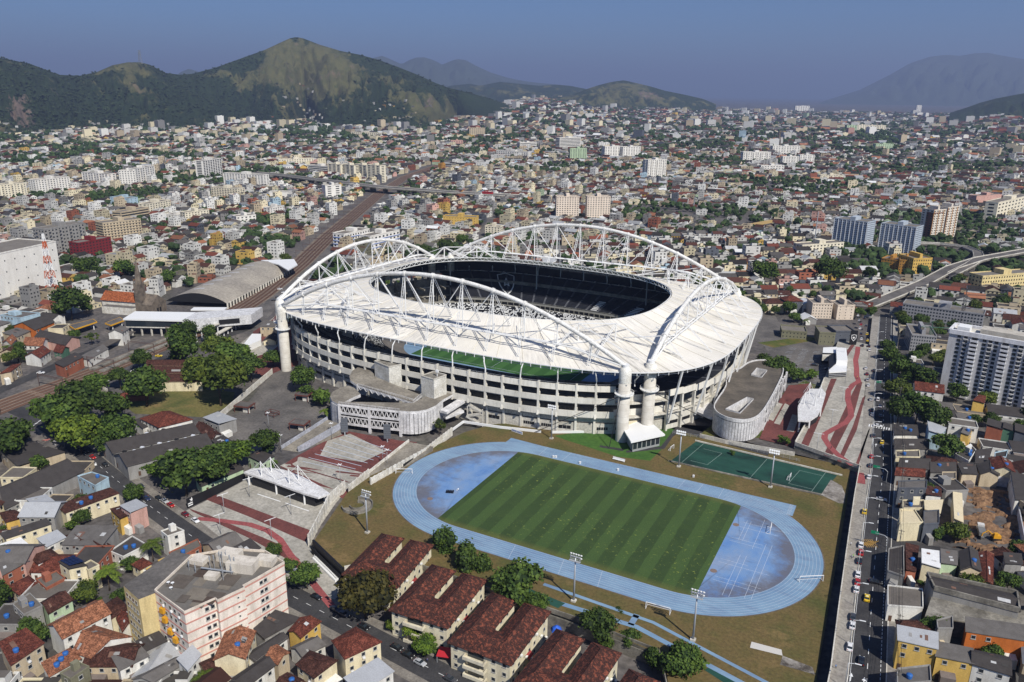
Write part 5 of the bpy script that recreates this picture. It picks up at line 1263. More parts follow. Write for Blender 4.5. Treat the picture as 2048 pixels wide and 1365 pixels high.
    for i in range(4):
        a_,b_=q[i],q[(i+1) % 4];l=math.hypot(b_[0]-a_[0],b_[1]-a_[1]);nx_,ny_=(b_[1]-a_[1])/l,-(b_[0]-a_[0])/l
        if not cam_facing(nx_,ny_,*M(a_,b_)): continue
        an=math.atan2(b_[1]-a_[1],b_[0]-a_[0]);m_=max(1,int(l/3.2))
        if k==0 and m_>1: link('door',DOOR_ME,t,(a_[0]+(b_[0]-a_[0])*.12-cx+nx_*.04,a_[1]+(b_[1]-a_[1])*.12-cy+ny_*.04,1.05),an)
        for f in range(fl-1,-1,-1):
            for j in range(m_):
                if k>=nwin: break
                s_=(j+.5)/m_
                if f==0 and s_<.25: continue
                link('window',WIN_ME,t,(a_[0]+(b_[0]-a_[0])*s_-cx+nx_*.03,a_[1]+(b_[1]-a_[1])*s_-cy+ny_*.03,h-1.6-3.0*(fl-1-f)),an);k+=1
                if ac and (k % 2==0): link('air_conditioner',AC_ME,t,(a_[0]+(b_[0]-a_[0])*s_-cx+nx_*.3,a_[1]+(b_[1]-a_[1])*s_-cy+ny_*.3,h-2.8-3.0*(fl-1-f)),an)
    rr_=random.Random(NHOUSE);rs_=lambda a_,b_,c_,d_,s_,t_,o_: tuple((1-t_)*((1-s_)*a_[j]+s_*b_[j])+t_*((1-s_)*d_[j]+s_*c_[j])+(o_ if j==2 else 0) for j in range(3))
    if rtype in ('gable','shed') and e[0]>6 and exc is not None:
        F_=[(O[0],O[1],B_,A),(O[2],O[3],A,B_)] if rtype=='gable' else [[(*ov[i],zz_[i]) for i in range(4)]]
        for k in range(rr_.randint(0,3)):
            f=F_[k % len(F_)];s_,t_,ds,dt=rr_.uniform(.08,.8),rr_.uniform(.15,.6),rr_.uniform(.05,.16),rr_.uniform(.15,.35);pm=MB();pm.quad(*[rs_(*f,s_+i*ds,t_+j*dt,.07) for i,j in ((0,0),(1,0),(1,1),(0,1))]);pm.build('roof_patch',METAL if rr_.random()<.5 else FIBRO,t,color=rr_.choice([lin(190,190,188),lin(120,92,78),lin(150,148,144),lin(70,68,66)]))
    if rr_.random()<.55 and h>4 and name=='house':
        i=min(range(4),key=lambda i: -((q[(i+1) % 4][1]-q[i][1])*(CAM[0]-cx)-(q[(i+1) % 4][0]-q[i][0])*(CAM[1]-cy))/max(e[i],.1));a_,b_=q[i],q[(i+1) % 4];l=e[i];nx_,ny_=(b_[1]-a_[1])/l,-(b_[0]-a_[0])/l;s0=rr_.uniform(0,.4);p,p2=M2(a_,b_,s0),M2(a_,b_,s0+rr_.uniform(.3,.55));d_=rr_.uniform(1.8,3);zl=z0+rr_.uniform(2.4,3.2);pm=MB();pm.prism([(p[0]+nx_*d_,p[1]+ny_*d_),(p2[0]+nx_*d_,p2[1]+ny_*d_),p2,p],z0-2,[zl,zl,zl+.6,zl+.6],0,True,mtop=1);o_=pm.build('lean_to',[PAINT,FIBRO],t,color=rr_.choice([WC['white'],WC['beige'],WC['grey'],lin(120,110,104)]))
    for k in range(tanks):
        p=M2(q[0],q[2],.35+.22*k);zt=h+(rise*.5 if rtype in ('gable','hip','shed') else 0);link('water_tank',TANK_ME,t,(p[0]-cx,p[1]-cy,zt-.3))
    return t
def M2(a_,b_,t): return (a_[0]+(b_[0]-a_[0])*t,a_[1]+(b_[1]-a_[1])*t)
def hq(pts,h,z0=None):
    """eaves corners seen in the survey photo -> footprint"""
    z=z0
    out_=[]
    for u,v in pts:
        if z0 is None:
            zz_=-3
            for _ in range(4): p=G(u,v,zz_+h);zz_=float(T(*p))
            out_.append(G(u,v,zz_+h))
        else: out_.append(G(u,v,z0+h))
    return out_
SW='in the dense quarter by the left street'
HL=[  # eaves corners, height, wall, roof, type, windows, tanks, label
 ([(0,902),(58,882),(129,904),(35,935)],6,'beige','dark grey sheet','shed',3,0,'low dark-roofed warehouse beside the street with the yellow taxi'),
 ([(0,975),(105,930),(168,942),(10,1018)],6,'grey','dark grey sheet','gable',3,0,'wide dark-roofed workshop beside the pale blue cube house'),
 ([(155,952),(183,944),(217,955),(190,971)],8,'pale blue','concrete','flat',4,1,'pale blue cube house with terrace and blue tank by the left street'),
 ([(114,1014),(218,980),(237,987),(132,1026)],7,'cream','brown tile','shed',6,2,'long cream building with mossy brown roof and two blue tanks'),
 ([(54,1002),(91,990),(107,1002),(70,1013)],8,'pale green','light grey metal','shed',5,0,'pale green house with grey metal awning beside the long cream building'),
 ([(242,1015),(272,999),(293,1011),(261,1028)],9,'pink','light grey metal','shed',4,0,'tall pink-walled house under a grey metal sheet by the street'),
 ([(222,1022),(244,1012),(262,1028),(240,1040)],7,'yellow','brown tile','shed',3,0,'yellow house with small terrace beside the tall pink-walled house'),
 ([(3,1070),(91,1042),(101,1049),(12,1078)],8,'cream','dark grey sheet','shed',4,0,'long stained cream wall building above the jumbled grey roofs'),
 ([(0,1026),(29,1021),(56,1031),(12,1043)],6,'yellow','brown tile','hip',4,0,'yellow house with brown hipped roof at the picture edge'),
 ([(76,1081),(114,1065),(130,1075),(94,1093)],7,'white','light grey metal','shed',3,0,'white house with raised grey metal roof among brown roofs'),
 ([(130,1072),(158,1068),(190,1084),(147,1093)],6,'white','brown tile','hip',4,0,'white house with green shutters under a brown hipped roof'),
 ([(220,1102),(264,1072),(293,1089),(246,1113)],6.5,'white','dark concrete','flat',5,2,'white-fronted house with flat dark roof and two blue tanks beside the palm'),
 ([(322,1062),(349,1052),(368,1061),(335,1072)],9.5,'white','concrete','flat',4,0,'white cube house with a row of red tanks on its roof'),
 ([(119,1128),(148,1116),(173,1131),(138,1140)],10,'cream','dark grey sheet','shed',6,0,'cream house with dark blue solar panels on its roof'),
 ([(165,1129),(181,1120),(198,1130),(176,1140)],9,'cream','concrete','flat',6,0,'cream house wing with roof terrace beside the solar panels'),
 ([(97,1249),(188,1202),(220,1226),(126,1276)],9,'white','orange tile','gable',6,0,'big weathered house with wide orange tile roof, the upper of two'),
 ([(147,1302),(190,1252),(261,1273),(182,1314)],8,'white','orange tile','gable',5,0,'big house with spotted orange tile roof, the lower of two'),
 ([(82,1205),(117,1185),(144,1199),(97,1226)],7,'pale green','brown tile','gable',3,0,'brown-roofed house in front of the cream wall lane'),
 ([(25,1208),(59,1186),(84,1211),(47,1229)],8.5,'grey','concrete','flat',4,2,'grey flat-roofed house with blue tanks and a green side wall'),
 ([(0,1290),(52,1262),(86,1286),(22,1330)],9.5,'beige','red tile','shed',6,1,'beige house with balcony and red tile roof in the bottom corner'),
 ([(86,1330),(140,1302),(160,1318),(100,1352)],7,'white','orange tile','shed',3,3,'low white house with three big blue tanks beside orange roofs'),
 ([(120,1346),(158,1325),(178,1333),(141,1358)],9,'olive','concrete','flat',5,0,'olive green house block at the bottom edge'),
 ([(202,1214),(234,1194),(255,1214),(223,1235)],7,'cream','brown tile','hip',4,0,'brown-roofed cream house left of the pink-striped apartment block'),
 ([(234,1236),(255,1220),(268,1240),(245,1262)],6,'white','red tile','gable',3,0,'small red-brown roof house at the foot of the cream stairwell wall'),
 ([(274,1287),(316,1267),(332,1282),(287,1304)],6,'grey','dark grey sheet','shed',0,0,'dark-roofed car port below the pink-striped apartment block'),
 ([(226,1318),(280,1298),(296,1312),(240,1340)],7,'white','grey sheet','shed',3,0,'white house with grey roof beside the spotted orange roof'),
 ([(265,1358),(346,1317),(375,1322),(308,1362)],7,'grey','grey sheet','gable',3,0,'row house with ribbed grey roof below the car port'),
 ([(357,1322),(385,1296),(400,1310),(376,1340)],9,'white','light grey metal','shed',4,0,'white house with grey metal sheet at the apartment block corner'),
 ([(400,1326),(432,1312),(445,1326),(412,1345)],7,'beige','brown tile','gable',3,0,'small brown-roofed house below the blank apartment wall'),
 ([(510,1261),(551,1226),(602,1237),(530,1276)],6,'grey','dark grey sheet','shed',2,0,'dark-roofed shed at the right foot of the pink-striped block'),
 ([(486,1311),(557,1267),(574,1276),(513,1322)],6.5,'white','dark grey sheet','gable',3,0,'long dark-roofed house running down from the striped block'),
 ([(455,1362),(527,1314),(548,1331),(490,1375)],7,'white','dark grey sheet','gable',4,0,'long dark roof with white gable at the bottom edge'),
 ([(532,1314),(554,1290),(577,1305),(556,1327)],7,'beige','orange tile','gable',3,0,'small house with bright orange gable roof'),
 ([(578,1261),(600,1236),(640,1243),(602,1274)],7,'yellow','red tile','gable',4,0,'yellow house with red-brown gable roof near the left street'),
 ([(666,1281),(711,1255),(761,1283),(690,1316)],9.5,'cream','red tile','hip',6,0,'big cream house with bright red hipped roof beside the street'),
 ([(594,1328),(620,1302),(673,1320),(628,1354)],8,'cream','brown tile','hip',5,0,'cream house with dark brown hipped roof below the red-roofed one'),
 ([(690,1360),(755,1322),(786,1343),(720,1385)],8,'white','light grey metal','shed',4,0,'white-walled building with pale grey metal roof at the bottom edge'),
 ([(546,1378),(575,1346),(604,1360),(580,1385)],7,'beige','brown tile','gable',2,1,'brown-roofed house with blue tank at the bottom edge'),
 ([(582,1295),(622,1276),(650,1290),(606,1312)],5,'white','grey sheet','gable',2,0,'low ribbed grey roof between the yellow house and the red roof'),
 ([(405,1088),(455,1066),(486,1084),(436,1108)],6,'beige','grey sheet','gable',3,0,'grey-roofed house with skylights facing the plaza'),
 ([(462,1102),(500,1082),(520,1096),(480,1118)],6.5,'cream','dark grey sheet','shed',2,0,'grey-roofed house beside the street behind the striped block'),
 ([(338,1105),(395,1078),(402,1092),(350,1120)],7,'brick','concrete','flat',3,1,'brick house with flat roof behind the striped block'),
 ([(292,1138),(340,1118),(352,1130),(305,1150)],5,'yellow','concrete','flat',2,1,'low yellow-walled house along the lane with blue tank'),
 ([(264,1128),(285,1116),(302,1126),(280,1138)],4.5,'cream','red tile','hip',2,0,'small red pavilion roof on the cream lane wall'),
 ([(172,1098),(206,1082),(226,1094),(190,1110)],5.5,'brick','brown tile','gable',3,0,'brown roof among the palms'),
 ([(60,1112),(100,1098),(116,1110),(76,1126)],6,'white','brown tile','hip',3,0,'brown hipped roof behind the solar panels'),
 ([(0,1132),(44,1110),(56,1122),(6,1150)],7,'brick','grey sheet','shed',4,0,'brick house with long grey sheet roof at the picture edge'),
 ([(0,1094),(40,1080),(56,1090),(12,1106)],6,'white','white sheet','shed',3,0,'white low house with pale roof near the picture edge'),
 ([(72,1158),(112,1142),(130,1156),(92,1176)],7,'brick','concrete','flat',4,0,'unplastered brick house beside the solar-panel house'),
 ([(18,1172),(56,1152),(74,1166),(38,1188)],6,'beige','red tile','hip',3,0,'red-brown hipped roof above the big dark tree'),
 # right of the avenue
 ([(1797,962),(1854,960),(1853,976),(1797,976)],9,'dark grey','grey sheet','flat',4,0,'blue-grey block with flat roof facing the excavation lane'),
 ([(1796,937),(1802,917),(1858,919),(1858,938)],6,'grey','dark grey sheet','gable',2,0,'dark gabled roof behind the long orange-brown roof'),
 ([(1791,950),(1795,936),(1848,939),(1848,953)],5,'grey','red tile','gable',2,0,'long orange-brown tile roof beside the avenue houses'),
 ([(1800,1018),(1829,1019),(1846,1044),(1800,1046)],8,'cream','cream sheet','flat',4,0,'cream box house with roof terrace near the side street'),
 ([(1806,1000),(1848,1000),(1846,1016),(1806,1016)],6,'cream','concrete','flat',2,1,'cream roof terrace behind the cream box house'),
 ([(1850,1006),(1886,1000),(1880,1026),(1850,1022)],6,'beige','cream sheet','shed',2,0,'pale yellow sheet roof beside the cream box house'),
 ([(1848,1022),(1878,1020),(1878,1046),(1848,1048)],8,'dark grey','grey sheet','flat',4,0,'dark grey house with white roof sheets by the side street'),
 ([(1852,974),(1882,974),(1882,992),(1852,992)],6,'white','brown tile','shed',2,1,'rust-red tiled roof beside the blue-grey block'),
 ([(1905,984),(1924,984),(1927,1044),(1908,1040)],5,'cream','cream sheet','shed',0,0,'long cream corrugated roof edging the excavation'),
 ([(1844,1103),(1879,1103),(1880,1135),(1844,1129)],7.5,'cream','white sheet','shed',4,0,'house with bright white square roof below the side street'),
 ([(1882,1103),(1914,1103),(1914,1129),(1882,1129)],7,'pale green','grey sheet','shed',4,0,'pale green house with dark roof next to the white square roof'),
 ([(1920,1103),(1955,1103),(1962,1140),(1922,1140)],7,'beige','dark grey sheet','gable',4,1,'beige house with dark roof and blue tank'),
 ([(1957,1105),(1988,1108),(1986,1167),(1963,1163)],6,'beige','red tile','gable',3,0,'long rusty red roof running towards the warehouse'),
 ([(2008,1110),(2042,1108),(2044,1128),(2010,1130)],7,'grey','dark grey sheet','shed',3,0,'grey house with dark metal roof at the picture edge below the pit'),
 ([(1796,1256),(1873,1270),(1874,1297),(1798,1280)],10,'yellow','light grey metal','shed',4,0,'yellow building under a raised pale grey metal roof'),
 ([(1933,1239),(2055,1256),(2055,1282),(1934,1263)],9,'orange','grey sheet','shed',2,0,'long orange-walled building with grey sloping roof'),
 ([(1876,1289),(1943,1302),(1948,1327),(1873,1312)],8,'yellow','grey sheet','shed',2,0,'ribbed grey and white roof beside the raised metal roof'),
 ([(1943,1299),(2016,1314),(2021,1349),(1946,1327)],8,'white','dark grey sheet','gable',3,0,'dark ribbed roof with white wall at the bottom right'),
 ([(1795,1337),(1860,1330),(1862,1362),(1795,1368)],8,'grey','grey sheet','flat',2,1,'grey roof terrace with blue tank at the bottom edge'),
 ([(1794,1240),(1832,1240),(1858,1258),(1797,1256)],7,'beige','brown tile','hip',2,0,'rusty tiled roof behind the raised metal roof'),
 ([(1874,1240),(1905,1232),(1906,1256),(1876,1256)],8,'grey','grey sheet','flat',2,0,'small grey rooftop block above the yellow building'),
 ([(1778,1097),(1807,1091),(1808,1152),(1776,1141)],6,'grey','dark grey sheet','flat',0,0,'long dark concrete building at the side-street corner'),
 ([(1811,1091),(1838,1093),(1832,1142),(1812,1142)],5,'brick','brown tile','shed',0,1,'rust and plastic-sheeted roof beside the dark corner building'),
 ([(1776,1170),(1845,1178),(1846,1215),(1776,1210)],6,'white','concrete','flat',0,0,'white walled yard building left of the concrete warehouse'),
 ([(1788,855),(1835,850),(1838,870),(1788,874)],5,'white','dark grey sheet','shed',0,2,'low dark roof with tanks nearest the zebra crossing'),
 ([(1790,880),(1855,880),(1856,897),(1790,898)],5,'grey','dark grey sheet','gable',0,0,'long dark ribbed roof two lots below the zebra crossing'),
 ([(1792,902),(1838,900),(1840,914),(1792,914)],5.5,'cream','concrete','flat',0,1,'roofless cream shop house beside the avenue'),
 ([(1855,845),(1892,856),(1882,868),(1858,864)],8.5,'pale blue','light grey metal','shed',4,0,'pale blue house with slanted white metal roof by the leafy tree'),
 ([(1911,908),(1942,890),(1952,900),(1938,922)],6,'white','dark concrete','flat',2,2,'dark flat roof with blue tanks right of the leafy tree'),
 ([(1952,905),(1985,896),(1975,926),(1950,930)],5.5,'white','dark grey sheet','shed',2,0,'narrow dark roof between white party walls'),
 ([(1990,905),(2016,900),(2012,914),(1990,914)],7,'pale blue','dark grey sheet','flat',2,0,'pale blue upper storey with grey roof'),
 ([(1858,925),(1905,925),(1912,944),(1862,944)],5.5,'grey','dark grey sheet','gable',2,1,'dark roof with small tank above the grey shop'),
 ([(1885,944),(1912,944),(1912,958),(1885,958)],6.5,'beige','concrete','flat',3,0,'beige balcony house above the excavation wall'),
 ([(1915,930),(1950,926),(1954,948),(1924,950)],6,'beige','dark grey sheet','shed',1,0,'dark sloping roof above the white excavation wall'),
 ([(1955,930),(2002,926),(1998,950),(1962,948)],6,'beige','dark grey sheet','gable',2,1,'dark gabled roof with tank above the white excavation wall'),
 ([(2020,940),(2056,950),(2062,1000),(2030,1002)],7,'white','dark grey sheet','shed',3,0,'dark-roofed building at the picture edge right of the pit'),
 ([(1958,793),(1972,793),(1969,806),(1946,803)],9,'yellow','red tile','shed',3,0,'tall narrow yellow house with red roof below the tall tower'),
 ([(1930,852),(1950,850),(1938,870),(1922,868)],7,'yellow','grey sheet','shed',3,1,'yellow-sided house with grey sheet roof by the tree'),
 ([(1976,840),(2008,846),(2006,858),(1974,852)],8,'brick','dark grey sheet','shed',3,0,'brown terraced house in the row below the tall tower'),
 ([(2008,848),(2030,852),(2028,862),(2006,858)],8,'green','dark grey sheet','shed',3,0,'green terraced house in the row below the tall tower'),
 ([(2030,850),(2056,854),(2054,868),(2030,864)],8,'dark grey','dark grey sheet','shed',3,0,'dark purple-grey terraced house at the row end'),
 # left middle: rail side and behind
 ([(0,748),(18,735),(41,728),(22,742)],7,'beige','red tile','hip',5,0,'old ornate house with red tile roof beside the railway road'),
 ([(50,712),(75,697),(100,702),(80,716)],6,'white','red tile','gable',4,0,'white and red house with dark red roof by the weedy lot'),
 ([(108,702),(122,690),(138,696),(124,706)],6,'green','red tile','gable',3,0,'green house with red roof beside the railway road'),
 ([(46,690),(60,677),(98,680),(84,692)],6,'white','orange tile','gable',3,0,'white house with orange gabled roof behind the big dark tree'),
 ([(6,684),(18,673),(32,678),(22,690)],5,'white','orange tile','gable',2,0,'tiny white house with orange roof at the edge'),
 ([(68,676),(96,664),(158,676),(130,690)],6,'pink','dark grey sheet','gable',2,0,'pink-walled store with wide dark grey roof'),
 ([(24,652),(84,636),(108,644),(70,660)],7,'orange','dark grey sheet','gable',2,0,'red-fronted store with dark roof behind the gas station'),
 ([(6,668),(34,658),(60,662),(34,674)],6,'beige','grey sheet','shed',2,0,'beige store with open grey roof beside the red-fronted store'),
 ([(0,630),(40,622),(80,626),(40,636)],12,'pale blue','grey sheet','flat',4,0,'pale windowless annex in front of the white windowless block'),
 ([(110,728),(150,708),(166,714),(128,734)],7,'brick','dark grey sheet','shed',4,0,'ruined brick building with dark roof beside the railway'),
 ([(160,716),(206,692),(216,698),(178,720)],5,'white','grey sheet','shed',3,0,'low white track-side building with grey roof'),
]
for k,(pts,h,wl_,rf_,rt_,nw,tk_,lb) in enumerate(HL):
    house(hq(pts,h),h,wl_,rf_,rt_,None,nw,tk_,lab=lb,ac=1 if nw>4 else 0,hut=(rt_=='flat' and k % 3==0),cat='warehouse' if 'warehouse' in lb or 'workshop' in lb else ('shed' if 'car port' in lb or 'shed' in lb else 'house'),group=None)
# solar panels, red tanks
for h_ in [o for o in bpy.data.objects if o.get('label','').startswith('cream house with dark blue solar')]:
    q=hq([(120,1127),(148,1116),(170,1129),(140,1138)],10)
    for i in range(4):
        for j in range(3):
            a_=M2(M2(q[0],q[1],(i+.06)/4),M2(q[3],q[2],(i+.06)/4),(j+.06)/3);b_=M2(M2(q[0],q[1],(i+.94)/4),M2(q[3],q[2],(i+.94)/4),(j+.06)/3);c_=M2(M2(q[0],q[1],(i+.94)/4),M2(q[3],q[2],(i+.94)/4),(j+.94)/3);d_=M2(M2(q[0],q[1],(i+.06)/4),M2(q[3],q[2],(i+.06)/4),(j+.94)/3)
            zz_=h_.location.z+11.1;b=MB();b.prism([a_,b_,c_,d_],zz_,zz_+.12,0,True,True);b.build('solar_panel',mplain('solar_cell',(.012,.02,.06),.2) if 'solar_cell' not in bpy.data.materials else bpy.data.materials['solar_cell'],h_)
# brown-roofed walk-ups: two long wings joined by a street-side bar
def walkup(base,lab):
    x0,y0=base[0],base[1];rz=base[2];z0=-5;H=9.8
    t=thing('walkup_block','','apartment block',(x0,y0,z0),rz,lab=lab)
    W,L,wg=20.0,26.5,8.0     # overall width, length, wing width
    b=MB();b.prism([(0,0),(W,0),(W,L),(W-wg,L),(W-wg,10),(wg,10),(wg,L),(0,L)],-1.5,H,0,False);b.local('wall',PAINT,t,color=lin(228,219,190));EXC.append([tr(t,-2,-3),tr(t,W+2,-3),tr(t,W+2,L+2),tr(t,-2,L+2)])
    rise=2.6;e=.8
    def hip(x1,y1,x2,y2):
        r=MB();cx=(x1+x2)/2;dk=(x2-x1)/2*.95;P=[(x1-e,y1-e,H-.15),(x2+e,y1-e,H-.15),(x2+e,y2+e,H-.15),(x1-e,y2+e,H-.15),(cx,y1+dk,H+rise),(cx,y2-dk,H+rise)]
        r.add(P,[(0,1,4),(1,2,5,4),(2,3,5),(3,0,4,5),(3,2,1,0)]);r.path([P[4],P[5]],.2,5)
        for i,j in ((0,4),(1,4),(2,5),(3,5)): r.path([P[i],P[j]],.17,5)
        for i in range(4): p,p2=P[i],P[(i+1) % 4];r.bar((p[0],p[1],p[2]-.1),(p2[0],p2[1],p2[2]-.1),.2,.25)
        return r
    RB=lin(118,68,52)
    hip(0,0,wg,L).local('roof',WALKT,t,color=RB);hip(W-wg,0,W,L).local('roof',WALKT,t,color=RB)
    r=MB();P=[(wg*.5,-e,H-.12),(W-wg*.5,-e,H-.12),(W-wg*.5,10+e,H-.12),(wg*.5,10+e,H-.12),(wg*.5,4.6,H+rise-.02),(W-wg*.5,4.6,H+rise-.02)];r.add(P,[(0,1,5,4),(2,3,4,5)]);r.bar((wg*.6,10+e,H-.2),(W-wg*.6,10+e,H-.2),.2,.3);r.local('roof',WALKT,t,color=RB)
    for f in range(3):
        z=1.9+3.1*f
        for k in range(7):
            if k in (2,5): b=MB();b.box((0,0,0),(.1,.5,.5));me=WINS_ME
            else: me=WIN_ME
            o=link('window',me,t,(W+.03,2.2+3.6*k,z),R(90))
            if (k+f) % 3==0: link('air_conditioner',AC_ME,t,(W+.35,3.4+3.6*k,z-.7),R(90))
        for k in range(3): link('window',WIN_ME,t,(wg+.03,13+4.3*k,z),R(90)) if f==2 else None
        for x in (1.8,W-1.8,W-5.4): link('window',WIN_ME,t,(x,-.03,z),0)
        b=MB();b.box((wg+.6,-.9,z-1.5),(7.2,1.8,.2));b.box((wg+.6,-1.75,z-.95),(7.2,.15,.95));b.box((wg-2.95,-.9,z-.95),(.15,1.8,.95));b.box((wg+4.15,-.9,z-.95),(.15,1.8,.95));b.local('balcony',PAINT,t,color=lin(222,214,190))
        b=MB();b.box((wg+.6,-.02,z-.2),(5.4,.1,2.1));b.local('balcony_door',GLASS,t)
    b=MB()
    for k in range(6): a0,a1=math.pi*k/6,math.pi*(k+1)/6;b.quad((W,12+1.4*math.cos(a0),4.2),(W+1.2,12+1.2*math.cos(a0),3.4),(W+1.2,12+1.2*math.cos(a1),3.4),(W,12+1.4*math.cos(a1),4.2));b.tri((W,12,4.6),(W,12+1.4*math.cos(a0),4.2),(W,12+1.4*math.cos(a1),4.2))
    b.quad((W,10.4,4.7),(W+1.3,10.4,3.6),(W+1.3,13.6,3.6),(W,13.6,4.7));b.local('awning',mplain('maroon_awning',lin(140,58,56),.7) if 'maroon_awning' not in bpy.data.materials else bpy.data.materials['maroon_awning'],t)
    b=MB();b.box((W+.05,L/2,-.9),(.12,L,1.2));b.local('plinth',mplain('red_plinth',lin(120,58,54),.8) if 'red_plinth' not in bpy.data.materials else bpy.data.materials['red_plinth'],t)
    return t
def tr(t,x,y):
    a=t.rotation_euler.z;return (t.location.x+x*math.cos(a)-y*math.sin(a),t.location.y+x*math.sin(a)+y*math.cos(a))
WALKT=NT('mottled_roof_tile');_oi=WALKT.n('ShaderNodeObjectInfo').outputs['Color'];_p=WALKT.pos(obj=True)
_k=WALKT.ramp(WALKT.noise(.95,_p,6,.8),[(.5,1.0),(.6,0)]);_c=WALKT.mix(_k,lin(132,74,56),lin(60,38,33));_k2=WALKT.ramp(WALKT.noise(4,_p,2),[(.35,.55),(.65,1.4)]);WALKT.base(WALKT.mix(1.0,_c,_k2,'MULTIPLY')).bump(WALKT.noise(6,_p,2),.6,.2);WALKT=WALKT.m
b=MB();b.box((0,0,0),(.6,.1,.6),0,0);b.box((0,-.045,0),(.42,.05,.42),0,1);WINS_ME=b.mesh('window',[bpy.data.materials['window_frame'],GLASS])
for base,lab in [((-55.5,-87.5,R(8)),'brown-roofed cream walk-up partly hidden by the reddish dark tree'),((-29.8,-95.5,R(4)),'brown-roofed cream walk-up in the middle of the row, one in from the reddish tree'),((-5.0,-99.5,R(1)),'brown-roofed cream walk-up with the red canopy on its left'),
                  ((20.2,-106,R(-2)),'brown-roofed cream walk-up cut by the bottom edge, beside the bushy trees'),((45,-112,R(-4)),'brown-roofed walk-up showing only its roof tip at the bottom edge')]: walkup(base,lab)
x,y=G(895,1315,-4);t=thing('awning','','awning',(x,y,-5),.3,lab='red canopy in the yard between two brown-roofed walk-ups');b=MB();b.prism([(-3,-2),(3,-2),(3,2),(-3,2)],[2.4,2.4,2.8,2.8],[2.6,2.6,3,3],0,True,True);b.local('sheet',mplain('red_canvas',lin(180,40,50),.7),t);b=MB();[b.box((i*2.8,j*1.8,1.2),(.15,.15,2.5)) for i in (-1,1) for j in (-1,1)];b.local('posts',STEELG,t)
x,y=G(1113,1262,-5);b=MB();b.lathe([(1.9,0),(1.4,1.2),(.3,2.0)],(0,0,0),9);o=link('tarpaulin',b.mesh('tarpaulin',mplain('blue_tarp',(.03,.12,.6),.5)),None,(x,y,-5));one(o,'tarpaulin','bright blue tarpaulin heap in the yard of a brown-roofed walk-up')
# pink-striped apartment block at lower left
ap=thing('apartment_block','','apartment block',(-75,-118,-5),lab='pink-striped cream apartment block with grey roof, six storeys')
aq=[(-94,-117),(-88.5,-135.5),(-72,-138.5),(-69.3,-129.5),(-67.8,-130),(-66.8,-126),(-65.6,-121.5),(-66.8,-121),(-66,-116),(-64.7,-105.4),(-75,-103.5),(-86,-108)]
EXC.append(scaleq([(-97,-112),(-90,-140),(-70,-142),(-61,-103),(-80,-99)],1));APH=16.5
b=MB();b.prism(aq,-7,APH,0,False);apw=b.build('wall',PAINT,ap,color=lin(236,226,212))
b=MB();b.prism(scaleq(aq,.995),APH-1,APH-.5,0,True);b.build('roof',FLATROOF,ap,color=lin(112,108,102))
b=MB()
for i in range(len(aq)): b.bar((*aq[i],APH-.1),(*aq[(i+1) % len(aq)],APH-.1),.3,.8)
b.build('parapet',PAINT,ap,color=lin(224,212,196))
PKS=mplain('pink_band',lin(196,142,128),.85)
for f in range(6):
    z=APH-.9-3.3*f;b=MB()
    for i in range(len(aq)): p,p2=aq[i],aq[(i+1) % len(aq)];b.bar((*p,z),(*p2,z),.16,.5)
    b.build('band',PKS,ap)
def facewin(t,p,p2,z,n,me,s0=.1,s1=.9,off=.05,nm='window'):
    l=math.hypot(p2[0]-p[0],p2[1]-p[1]);nx_,ny_=(p2[1]-p[1])/l,-(p2[0]-p[0])/l;an=math.atan2(p2[1]-p[1],p2[0]-p[0])
    for k in range(n):
        s_=s0+(s1-s0)*(k+.5)/n;link(nm,me,t,(p[0]+(p2[0]-p[0])*s_+nx_*off-t.location.x,p[1]+(p2[1]-p[1])*s_+ny_*off-t.location.y,z-t.location.z),an)
b=MB();b.box((0,0,0),(1.0,.5,2.3),0,0);b.box((0,-.2,0),(.7,.2,1.9),0,1);DW_ME=b.mesh('window',[PKS,GLASS])
for f in range(6):
    z=APH-2.3-3.3*f;facewin(ap,aq[0],aq[1],z,5,WIN_ME);facewin(ap,aq[1],aq[2],z,5,WIN_ME);
    if f % 2==0: facewin(ap,aq[1],aq[2],z-.9,3,AC_ME,.15,.95,.3,'air_conditioner')
    facewin(ap,aq[2],aq[3],z,2,WIN_ME,.6,.98);facewin(ap,aq[5],aq[6],z,1,WINS_ME);facewin(ap,aq[8],aq[9],z,2,WIN_ME,.05,.35)
OR_=mplain('orange_awning',lin(206,150,40),.7)
for k,(s_,f) in enumerate([(.25,1),(.3,2),(.45,3),(.6,3.6)]):
    p=M2(aq[1],aq[2],s_);b=MB();b.box((p[0],p[1]-.5,APH-2.2-3.0*f+.3),(1.7,1.2,1.8));b.build('awning',OR_,ap)
for (x,y,wd,dp,h,r_) in [(-74,-114,9,5,3.2,.3),(-82,-112,7,5,2.6,.2),(-70,-108,6,4,2,.3),(-79,-122,4,3,1.2,.3),(-89,-118,5,4,1.5,.2)]:
    b=MB();b.box((x,y,APH+h/2-.5),(wd,dp,h+.4),r_);b.build('rooftop_hut',PAINT,ap,color=lin(214,206,192))
b=MB();rr=random.Random(9)
for k in range(20):
    x,y=-80+rr.uniform(-10,10),-121+rr.uniform(-13,13);pm=MB();pm.box((x,y,APH-.46+.012*k),(rr.uniform(2.5,7),rr.uniform(2.5,7),.06),.3)
    if inside(scaleq(aq,.85),np.array([x]),np.array([y]))[0]: pm.build('roof_sheet',FIBRO,ap,color=rr.choice([lin(126,118,106),lin(64,60,57),lin(98,90,82),lin(150,145,136),lin(82,70,62)]))
b=MB();rr=random.Random(2)
for k in range(14): x,y=-83+rr.uniform(-6,9),-119+rr.uniform(-4,5);b.tube((x,y,APH-.5),(x,y,APH+rr.uniform(2,5.5)),.09,5);b.box((x,y,APH+rr.uniform(1,4)),(.35,.25,1.4))
